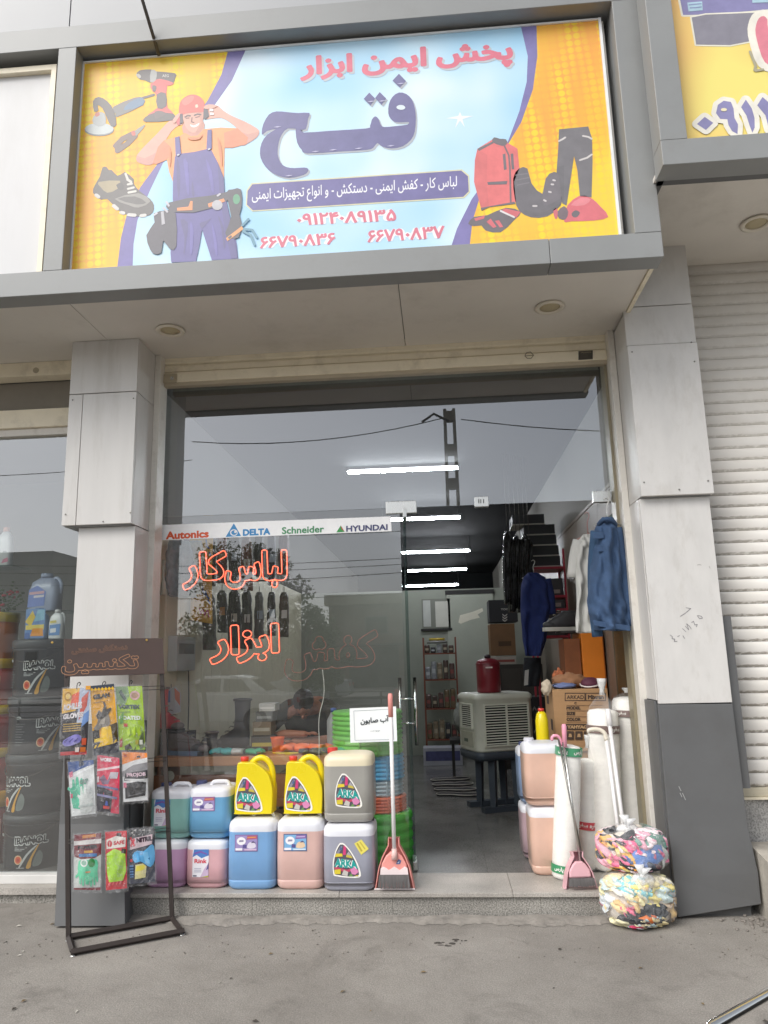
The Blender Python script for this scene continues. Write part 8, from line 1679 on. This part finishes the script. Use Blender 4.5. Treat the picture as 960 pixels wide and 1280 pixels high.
bb_ = bottle('detergent_box', 'blue and yellow detergent pack on the top pail', 43, 803, 762, 5.45, 28, zp+.001, '#7f9fc4', [([(.02, .05), (.98, .05), (.98, .95), (.02, .95)], '#6f94c8'), ([(.0, .55), (.35, .9), (.5, .7), (.3, .4)], '#e6c95a'), ([(.45, .55), (.95, .6), (.95, .92), (.6, .92)], '#8fc0d8'), ([(.05, .30), (.95, .30), (.95, .46), (.05, .44)], '#e8d36a'), ([(.3, .1), (.95, .1), (.9, .34), (.4, .34)], '#e8982e'), ([(.02, .02), (.3, .02), (.25, .2), (.05, .2)], '#3f66a8')], '#5f86b8')
bottle('detergent_bottle', 'white detergent bottle with blue label on the top pail, by the pillar', 68, 803, 765, 5.45, 20, zp+.001, '#d9dee0', [([(.1, .12), (.85, .12), (.9, .5), (.15, .46)], '#5f8fc8'), ([(.2, .2), (.6, .22), (.6, .36), (.2, .34)], '#e4e8ec'), ([(.15, .52), (.6, .54), (.6, .62), (.15, .6)], '#e0d070')], '#e4e6e6', True)
shz = at(50, 764, Y=5.62).z; a_, b_ = at(-160, 764, Y=5.55).x, at(84, 764, Y=5.55).x
t = thing('glass_shelf', 'glass display shelf above the pails in the left window', 'shelf', ((a_+b_)/2, 5.7, shz)); bx(a_, b_, 5.58, 5.9, shz-.008, shz).ob('shelf_plate', GLASSD, t); bx(a_, a_+.02, 5.88, 5.9, .1, 3.6).ob('upright', STEEL, t); bx(b_-.02, b_, 5.88, 5.9, .1, 3.6).ob('upright', STEEL, t)
bottle('cleaner_bottle', 'big translucent blue cleaner bottle on the glass shelf', 51, 762, 712, 5.62, 40, shz+.001, '#b4c0d8', [([(.05, .1), (.62, .14), (.66, .5), (.35, .66), (.08, .55)], '#7f96d8'), ([(.1, .42), (.6, .45), (.6, .52), (.1, .49)], '#e4b8c0'), ([(.25, .34), (.6, .36), (.6, .42), (.25, .40)], '#e8e4ea')], '#a4b2cc', True)
s2 = at(5, 707, Y=5.62).z; t = thing('glass_shelf', 'upper glass display shelf in the left window', 'shelf', (a_, 5.7, s2)); bx(a_, at(16, 707, Y=5.6).x, 5.58, 5.86, s2-.008, s2).ob('shelf_plate', GLASSD, t); bx(a_, a_+.3, 5.861, 5.879, s2-.03, s2-.009).ob('bracket', STEEL, t)
bottle('shampoo_bottle', 'white bottle with coral pump on the upper glass shelf', 3, 706, 656, 5.62, 22, s2+.001, '#dfe3e4', [([(.5, .06), (.95, .1), (.9, .2), (.6, .16)], '#d88aa0'), ([(.55, .34), (.8, .34), (.8, .37), (.55, .37)], '#9aa0a4')], '#e29a84')
# red and yellow paint cans at the left edge
yz = .101
for k, (yb, yt, c_, l_, nm) in enumerate(((1094, 1000, '#7d2f28', '#d8a02c', 'bottom'), (1000, 945, '#b0362c', '#e0b52e', 'second'), (945, 890, '#c03a30', '#e8c22e', 'third'), (890, 830, '#c2402f', '#e3b930', 'fourth'), (830, 770, '#d0763a', '#e8c84a', 'top'))):
    Y = 5.45; a, b = at(-62, yb, Y=Y+.2), at(12, yb, Y=Y+.2); r = (b.x-a.x)/2; H = at(0, yt, Y=Y).z-at(0, yb, Y=Y).z
    t = thing('paint_can', 'red and yellow can, %s of the stack at the left edge of the photo' % nm, 'can', ((a.x+b.x)/2, Y+r, yz), 0, 'red and yellow cans at the left edge'); MB().lathe([(r*.94, 0), (r*.97, H*.78)], 30).ob('body', M('can_' + c_[1:], c_, .35, var=.1, coat=.2), t, world=False); MB().lathe([(r*.98, H*.781), (r*1.0, H*.79), (r*1.0, H*.97), (r*.9, H*.995), (0, H*.99)], 30).ob('lid', M('lid_' + l_[1:], l_, .35), t, world=False)
    pr = MB().loft([[(r*.975*math.cos(-1.57+q_), r*.975*math.sin(-1.57+q_), z_) for q_ in [(.1+.9*i/8) for i in range(9)]] for z_ in (H*.2, H*.62)], closed=False, cap0=False, cap1=False); pr.ob('label', M('can_label_%d' % (k % 2), ['#e0a08a', '#d8b070'][k % 2], .5, var=.3, scale=14), t, world=False); yz += H
bx(at(79, 1000, Y=5.9).x-.02, at(88, 1000, Y=5.9).x+.05, 5.9, 5.93, .101, 1.5).ob('red_board', M('red_board', '#b02a3c', .5)); tag(bpy.data.objects['red_board'], 'narrow red board standing behind the pails next to the pillar', 'board')
t = thing('potted_flowers', 'red flowers with green leaves on a yellow tub in the left window', 'plant', (at(4, 770, Y=5.7).x, 5.70, at(4, 775, Y=5.7).z)); rr = random.Random(6); fm_, lm_ = MB(), MB()
for i in range(60):
    x, y, z_ = rr.gauss(0, .07), rr.gauss(0, .04), rr.uniform(0, .24); (fm_ if i % 3 == 0 else lm_).ell((x, y, z_), (.016, .012, .012), 6, 4)
for i in range(4):
    for j in range(9): f = j/8; lm_.ell((.03+.11*f*(.4+.3*i), -.02, .06+.24*f*(1-.22*i)), (.012, .010, .008), 6, 4)
lm_.ob('leaves', M('plant_green', '#4a5a38', .7, var=.3, scale=20), t, world=False)['kind'] = 'stuff'; fm_.ob('flowers', M('flower_red', '#a8323c', .6, var=.2), t, world=False)['kind'] = 'stuff'

# ------------------------------------------------------------------ the street behind the camera, seen mirrored in the glass
def my(Yv): return 10.38-Yv          # mirror a virtual distance back to the street side
def mk_tree(label, px, Yv, top, crown_w, crown_h, n, seed, cc, hang_=0.0, group='street trees across the road'):
    rr = random.Random(seed); p_ = at(px, 800, Y=Yv); x, y = p_.x, my(Yv); H = top; t = thing('street_tree', label, 'tree', (x, y, -.15), 0, group); tk = MB(); cz = H-crown_h/2
    tk.tube([(0, 0, 0), (.03, .02, H*.35), (-.02, .0, H*.6), (.05, 0, H*.85)], [.11, .09, .07, .03], 8)
    lf = MB(); cl = []
    for i in range(11):
        a = rr.uniform(0, 6.28); e = rr.uniform(-.45, .5)*crown_h; rad = crown_w/2*rr.uniform(.45, 1.0)*(1-abs(e)/crown_h*.7); c = Vector((rad*math.cos(a), rad*math.sin(a), cz+e+.15)); cl.append((c, rr.uniform(.22, .42)*crown_w*.75)); tk.tube(spline([(0, 0, max(.5, c.z-.8-.3*rad)), c*.5+Vector((0, 0, (c.z-.4)*.5)), c], 3), [.045]*3+[.03]*3+[.012], 6)
    tk.ob('trunk', M('bark', '#5a4c3f', .9, var=.2, scale=12), t, world=False)
    for c, rad in cl:
        for k in range(n//len(cl)):
            d = Vector((rr.gauss(0, 1), rr.gauss(0, 1), rr.gauss(0, 1))).normalized()*rad*rr.random()**.5; p = c+d; s_ = rr.uniform(.04, .075); u = Vector((rr.gauss(0, 1), rr.gauss(0, 1), rr.gauss(0, .6))).normalized(); v = u.cross(Vector((rr.gauss(0, 1), rr.gauss(0, 1), rr.gauss(0, 1)))).normalized()
            lf.add([p-u*s_, p+v*s_*.55, p+u*s_, p-v*s_*.55], [(0, 1, 2, 3)], rr.randrange(2))
    o = lf.ob('crown', [M('leaf_a', '#4f5f38', .7, var=.2), M('leaf_b', '#6b7a4a', .7, var=.2)], t, world=False); o['kind'] = 'stuff'; return t
mk_tree('tall leafy street tree mirrored at the upper left of the window', 322, 21, 4.55, 2.5, 2.7, 6500, 1, 0)
mk_tree('broad street tree mirrored behind the upper neon words', 280, 22, 4.6, 2.4, 2.8, 6000, 5, 0)
mk_tree('bushy street tree mirrored in the middle of the window', 378, 27, 3.3, 2.3, 2.6, 6000, 2, 0)
mk_tree('slim street tree mirrored beside the flat roofed building', 414, 28, 2.7, 1.5, 2.1, 3500, 3, 0)
mk_tree('small street tree mirrored at the far left', 150, 26, 4.2, 2.4, 2.6, 1200, 4, 0)
# flat roofed building across the road
xb_ = at(411, 752, Y=45).x; yb_2 = my(45); zt2 = at(411, 757, Y=45).z
fb = thing('flat_roof_building', 'long low brown building with a pale parapet mirrored in the window', 'building', (xb_+14, yb_2, -.12)); FBW = M('brown_render', '#7d6a5c', .85, var=.1, scale=.5)
bx(xb_, xb_+34, yb_2-8, yb_2, -.12, zt2).ob('wall', FBW, fb); bx(xb_-.25, xb_+34.2, yb_2-8, yb_2+.25, zt2+.001, zt2+.62).ob('parapet', M('pale_parapet', '#a89a86', .8, var=.1), fb); bx(xb_, xb_+34, yb_2+.01, yb_2+1.2, 2.3, 2.42).ob('awning', M('dark_awning', '#4a4548', .8), fb)
for k in range(9):
    w_ = bx(xb_+2.2+3.6*k, xb_+3.6+3.6*k, yb_2+.005, yb_2+.05, 3.0, 4.1).ob('window', M('window_frame_grey', '#6c6a66', .6), fb); bx(xb_+2.28+3.6*k, xb_+3.52+3.6*k, yb_2+.051, yb_2+.06, 3.08, 4.02).ob('pane', M('dark_glass', '#2b2f33', .1), w_)
    d_ = bx(xb_+1.2+3.6*k, xb_+4.2+3.6*k, yb_2+.005, yb_2+.04, -.1, 2.25).ob('shop_door', M('dark_shopfront', '#34363b', .3), fb)
lb = thing('brick_building', 'dull red building mirrored low behind the trees', 'building', (at(300, 800, Y=48).x, my(48), -.12)); bx(at(120, 800, Y=48).x, xb_-.6, my(48)-6, my(48), -.12, 3.1).ob('wall', M('dull_red_wall', '#6b4640', .85, var=.12, scale=1), lb); bx(at(120, 800, Y=48).x, xb_-.6, my(48)-6, my(48)+.2, 3.101, 3.4).ob('parapet', M('pale_parapet', '#a89a86', .8), lb)
for k in range(7): bx(at(120, 800, Y=48).x+1+2.9*k, at(120, 800, Y=48).x+3.2+2.9*k, my(48)+.005, my(48)+.05, -.1, 2.4).ob('shutter', M('dark_shutter', '#40383a', .6), lb)
tb = thing('apartment_block', 'pale apartment block mirrored in the left window', 'building', (at(30, 800, Y=60).x, my(60), -.12)); X0, X1 = at(-60, 800, Y=60).x, at(60, 800, Y=60).x; zT = at(30, 690, Y=60).z
bx(X0, X1, my(60)-8, my(60), -.12, zT).ob('wall', M('pale_block_wall', '#a9aaa8', .8, var=.06, scale=.5), tb)
for i in range(4):
    for j in range(2): w_ = bx(X0+.8+1.9*i, X0+2.0+1.9*i, my(60)+.005, my(60)+.05, 1.2+3.1*j, 2.9+3.1*j).ob('window', M('block_window', '#74787c', .4), tb); bx(X0+.9+1.9*i, X0+1.9+1.9*i, my(60)+.051, my(60)+.06, 1.3+3.1*j, 2.8+3.1*j).ob('pane', M('dark_glass', '#2b2f33', .1), w_)
# concrete pole with openings, wires
pp = at(566, 620, Y=16); t = thing('utility_pole', 'tall concrete utility pole with square openings mirrored above the door', 'utility pole', (pp.x, my(16), -.25)); CP = M('pole_concrete', '#7d776d', .85, var=.12, scale=4)
pz = at(566, 512, Y=16).z
for s in (-1, 1): MB().loft([[(s*(.15-.05*f)+dx, dy, z_) for dx, dy in ((-.035, -.09), (.035, -.09), (.035, .09), (-.035, .09))] for z_, f in ((0, 0), (pz+.25, 1))], 0, False).ob('pole_rail', CP, t, world=False)
z_ = .0; k = 0
while z_ < pz+.2: w_ = .15-.05*z_/pz; MB().box(-w_, w_, -.07, .07, z_, z_+(1.2 if k == 0 else .24)).ob('web', CP, t, world=False); z_ += 1.5 if k == 0 else .78; k += 1
MB().tube([(-.02, .1, pz-.05), (-.35, .15, pz+.12), (-.62, .15, pz-.06)], .03, 6).ob('bracket', M('bracket_black', '#2b2a2a', .6), t, world=False)
WR = M('wire_black', '#2a2a2a', .6); wires = [((205, 596, 20), (1000, 470, 16)), ((-80, 690, 20), (600, 640, 20)), ((-80, 655, 24), (620, 668, 24)), ((-60, 700, 22), (620, 690, 26)), ((-60, 722, 26), (620, 702, 26)), ((-60, 708, 24), (620, 712, 28)), ((-60, 738, 26), (620, 735, 28)), ((-80, 560, 18), (1000, 545, 18)), ((-80, 728, 24), (620, 722, 24))]
for k, (a, b) in enumerate([((240, 552, 16), (556, 522, 16)), ((576, 524, 16), (1000, 528, 16)), ((100, 668, 24), (700, 650, 24)), ((-40, 706, 26), (620, 690, 26)), ((-40, 716, 26), (620, 697, 26)), ((-40, 732, 26), (620, 706, 26)), ((100, 745, 26), (620, 733, 26)), ((-200, 596, 22), (240, 575, 22))]):
    A, B_ = at(a[0], a[1], Y=a[2]), at(b[0], b[1], Y=b[2]); A.y, B_.y = my(a[2]), my(b[2]); pts = [A.lerp(B_, i/10)-Vector((0, 0, .25*(1-(2*i/10-1)**2))) for i in range(11)]
    o = MB().tube(pts, .012, 5).ob('overhead_wire', WR); tag(o, ['overhead wire running left from the utility pole, mirrored in the transom', 'overhead wire running right from the utility pole, mirrored in the transom', 'overhead wire mirrored just above the white brand strip', 'highest of the four wires mirrored right of the upper neon words', 'second of the four wires mirrored right of the upper neon words', 'third of the four wires mirrored right of the upper neon words', 'lowest wire mirrored right of the neon words, nearest the roofs', 'overhead wire mirrored high in the left neighbour window'][k], 'wire', 'overhead wires across the street')
# guard rail along the middle of the road
gr = thing('guard_rail', 'grey steel railing along the road mirrored low in the window', 'railing', (-3, my(24.3), -.25)); GST = M('rail_grey', '#8a8884', .5, .3)
for z_ in (.50, .33, .08, -.08): MB().box(-16, 12, my(24.3)-.025, my(24.3)+.025, z_-.02, z_+.02).ob('rail', GST, gr)
for k in range(15): MB().box(-16+2*k-.03, -16+2*k+.03, my(24.3)-.08, my(24.3)-.027, -.25, .54).ob('post', GST, gr)
# cars
def car(label, x_rear, y, z, dirx, paint, L=4.4):
    t = thing('parked_car', label, 'car', (x_rear, y, z), 0 if dirx > 0 else math.pi, 'cars on the road'); pm = M('paint_' + paint[1:], paint, .25, var=.02, coat=.6); gl = M('car_glass', '#1d2226', .05)
    low = [(0, .42), (.02, .72), (.10, .92), (.75, .98), (2.9, .98), (3.7, .88), (4.28, .76), (4.4, .55), (4.38, .30), (.05, .28)]
    MB().loft([[(x_, yy, zz) for x_, zz in low] for yy in (-.80, .80)], 0, False).ob('body', pm, t, world=False, bevel=.05, seg=3)
    cab = [(.55, .97), (1.05, 1.36), (1.5, 1.43), (2.3, 1.43), (3.05, .97)]
    MB().loft([[(x_ if not sh else x_, yy*(1-.16*(zz-.97)/.46), zz) for x_, zz in cab] for yy, sh in ((-.74, 0), (.74, 0))], 0, False).ob('cabin', pm, t, world=False, bevel=.04, seg=3)
    for s in (-1, 1):
        yy = lambda z_: s*(.74*(1-.16*(z_-.97)/.46)+.004)
        for pts in ([(.98, 1.03), (1.25, 1.33), (1.72, 1.36), (1.72, 1.03)], [(1.80, 1.03), (1.80, 1.36), (2.25, 1.36), (2.78, 1.03)]): MB().add([(x_, yy(z_), z_) for x_, z_ in pts], [(0, 1, 2, 3) if s > 0 else (3, 2, 1, 0)]).ob('side_window', gl, t, world=False)
        for x_ in (.85, 3.55):
            w_ = MB().tube([(x_, s*.62, .31), (x_, s*.82, .31)], .31, 24).ob('wheel', M('tyre', '#1c1c1c', .8), t, world=False); MB().tube([(x_, s*.815, .31), (x_, s*.828, .31)], .19, 20).ob('hub', M('hub_silver', '#a9aaad', .3, .7), w_, world=False)
        MB().box(-.012, .03, s*.62-.14, s*.62+.14, .66, .80).ob('tail_lamp', M('tail_red', '#c0392b', .3), t, world=False); MB().box(4.33, 4.405, s*.58-.15, s*.58+.15, .58, .70).ob('headlamp', M('lamp_clear', '#d5d8da', .15), t, world=False); MB().box(2.0, 2.14, s*.81, s*.825, .82, .86).ob('door_handle', pm, t, world=False)
    for nm, pts in (('rear_window', [(.62, 1.03), (1.00, 1.325)]), ('windscreen', [(2.95, 1.03), (2.42, 1.36)])): (xa_, za_), (xb2, zb2) = pts; k = -.012 if nm == 'rear_window' else .02; MB().add([(xa_+k, -.64, za_), (xa_+k, .64, za_), (xb2+k, .58, zb2), (xb2+k, -.58, zb2)], [(0, 1, 2, 3), (3, 2, 1, 0)]).ob(nm, gl, t, world=False)
    MB().box(-.05, .02, -.78, .78, .36, .52).ob('bumper', pm, t, world=False, bevel=.02); MB().box(4.36, 4.46, -.76, .76, .32, .50).ob('bumper', pm, t, world=False, bevel=.02); return t
c0 = car('white saloon car on the road mirrored in the shop window', at(368, 880, Y=20).x, my(20), -.249, -1, '#f0eeea')
c1 = car('pale hatchback beyond the railing mirrored at the right of the window', at(440, 866, Y=33).x, my(33), -.249, -1, '#c9c9c8')
# the corner of a dark car standing beside the photographer, bottom right of the frame
A, B_ = at(888, 1284, Z=.88), at(985, 1228, Z=.88); dv = (B_-A).normalized(); nv = Vector((dv.y, -dv.x, 0))
t = thing('motor_scooter', 'dark seat edge with chrome grab rail at the bottom right corner', 'scooter', (A.x, A.y, 0)); 
MB().tube([A-dv*.10-Vector((0, 0, .05)), A, B_, B_+dv*.5], .009, 12).ob('grab_rail', CHROME, t)
so_ = A+nv*.10; MB().loft([[p + dv*(.95*f) for p in ring] for f in (0, .1, .5, 1.0) for ring in [[so_+nv*(.20*math.cos(2*math.pi*i/16)+.12)*(.8 if f == 0 else 1)+Vector((0, 0, -.04+.07*math.sin(2*math.pi*i/16))) for i in range(16)]]]).ob('seat', M('black_vinyl', '#1d1d20', .4, var=.1), t)
MB().loft([[so_+nv*(.14*math.cos(2*math.pi*i/16)+.12)+dv*(f*.95)+Vector((0, 0, -.20+.12*math.sin(2*math.pi*i/16))) for i in range(16)] for f in (0, .5, 1.0)]).ob('body', M('scooter_paint', '#2a2a30', .3, coat=.5), t)
for f in (.10, 1.25):
    c = so_+nv*.12+dv*f; MB().tube([(c.x+(.20*math.cos(a*.3142))*dv.x, c.y+(.20*math.cos(a*.3142))*dv.y, .26+.20*math.sin(a*.3142)) for a in range(20)], .055, 10, closed=True).ob('tyre', SOLE, t); MB().tube([c-nv*.03+Vector((0, 0, .26-c.z)), c+nv*.03+Vector((0, 0, .26-c.z))], .14, 18).ob('rim', STEEL, t)
MB().tube([so_+nv*.12+dv*1.0+Vector((0, 0, -.05)), so_+nv*.12+dv*1.25+Vector((0, 0, .26-so_.z))], .03, 8).ob('fork', CHROME, t); MB().tube([so_+nv*.12+dv*.2+Vector((0, 0, -.2)), so_+nv*.12+dv*.10+Vector((0, 0, .26-so_.z))], .03, 8).ob('swing_arm', SOLE, t)
MB().tube([so_+nv*(-.15)+dv*1.02+Vector((0, 0, .12)), so_+nv*(.12)+dv*1.0+Vector((0, 0, .06)), so_+nv*.40+dv*1.02+Vector((0, 0, .12))], .014, 8).ob('handlebar', CHROME, t)
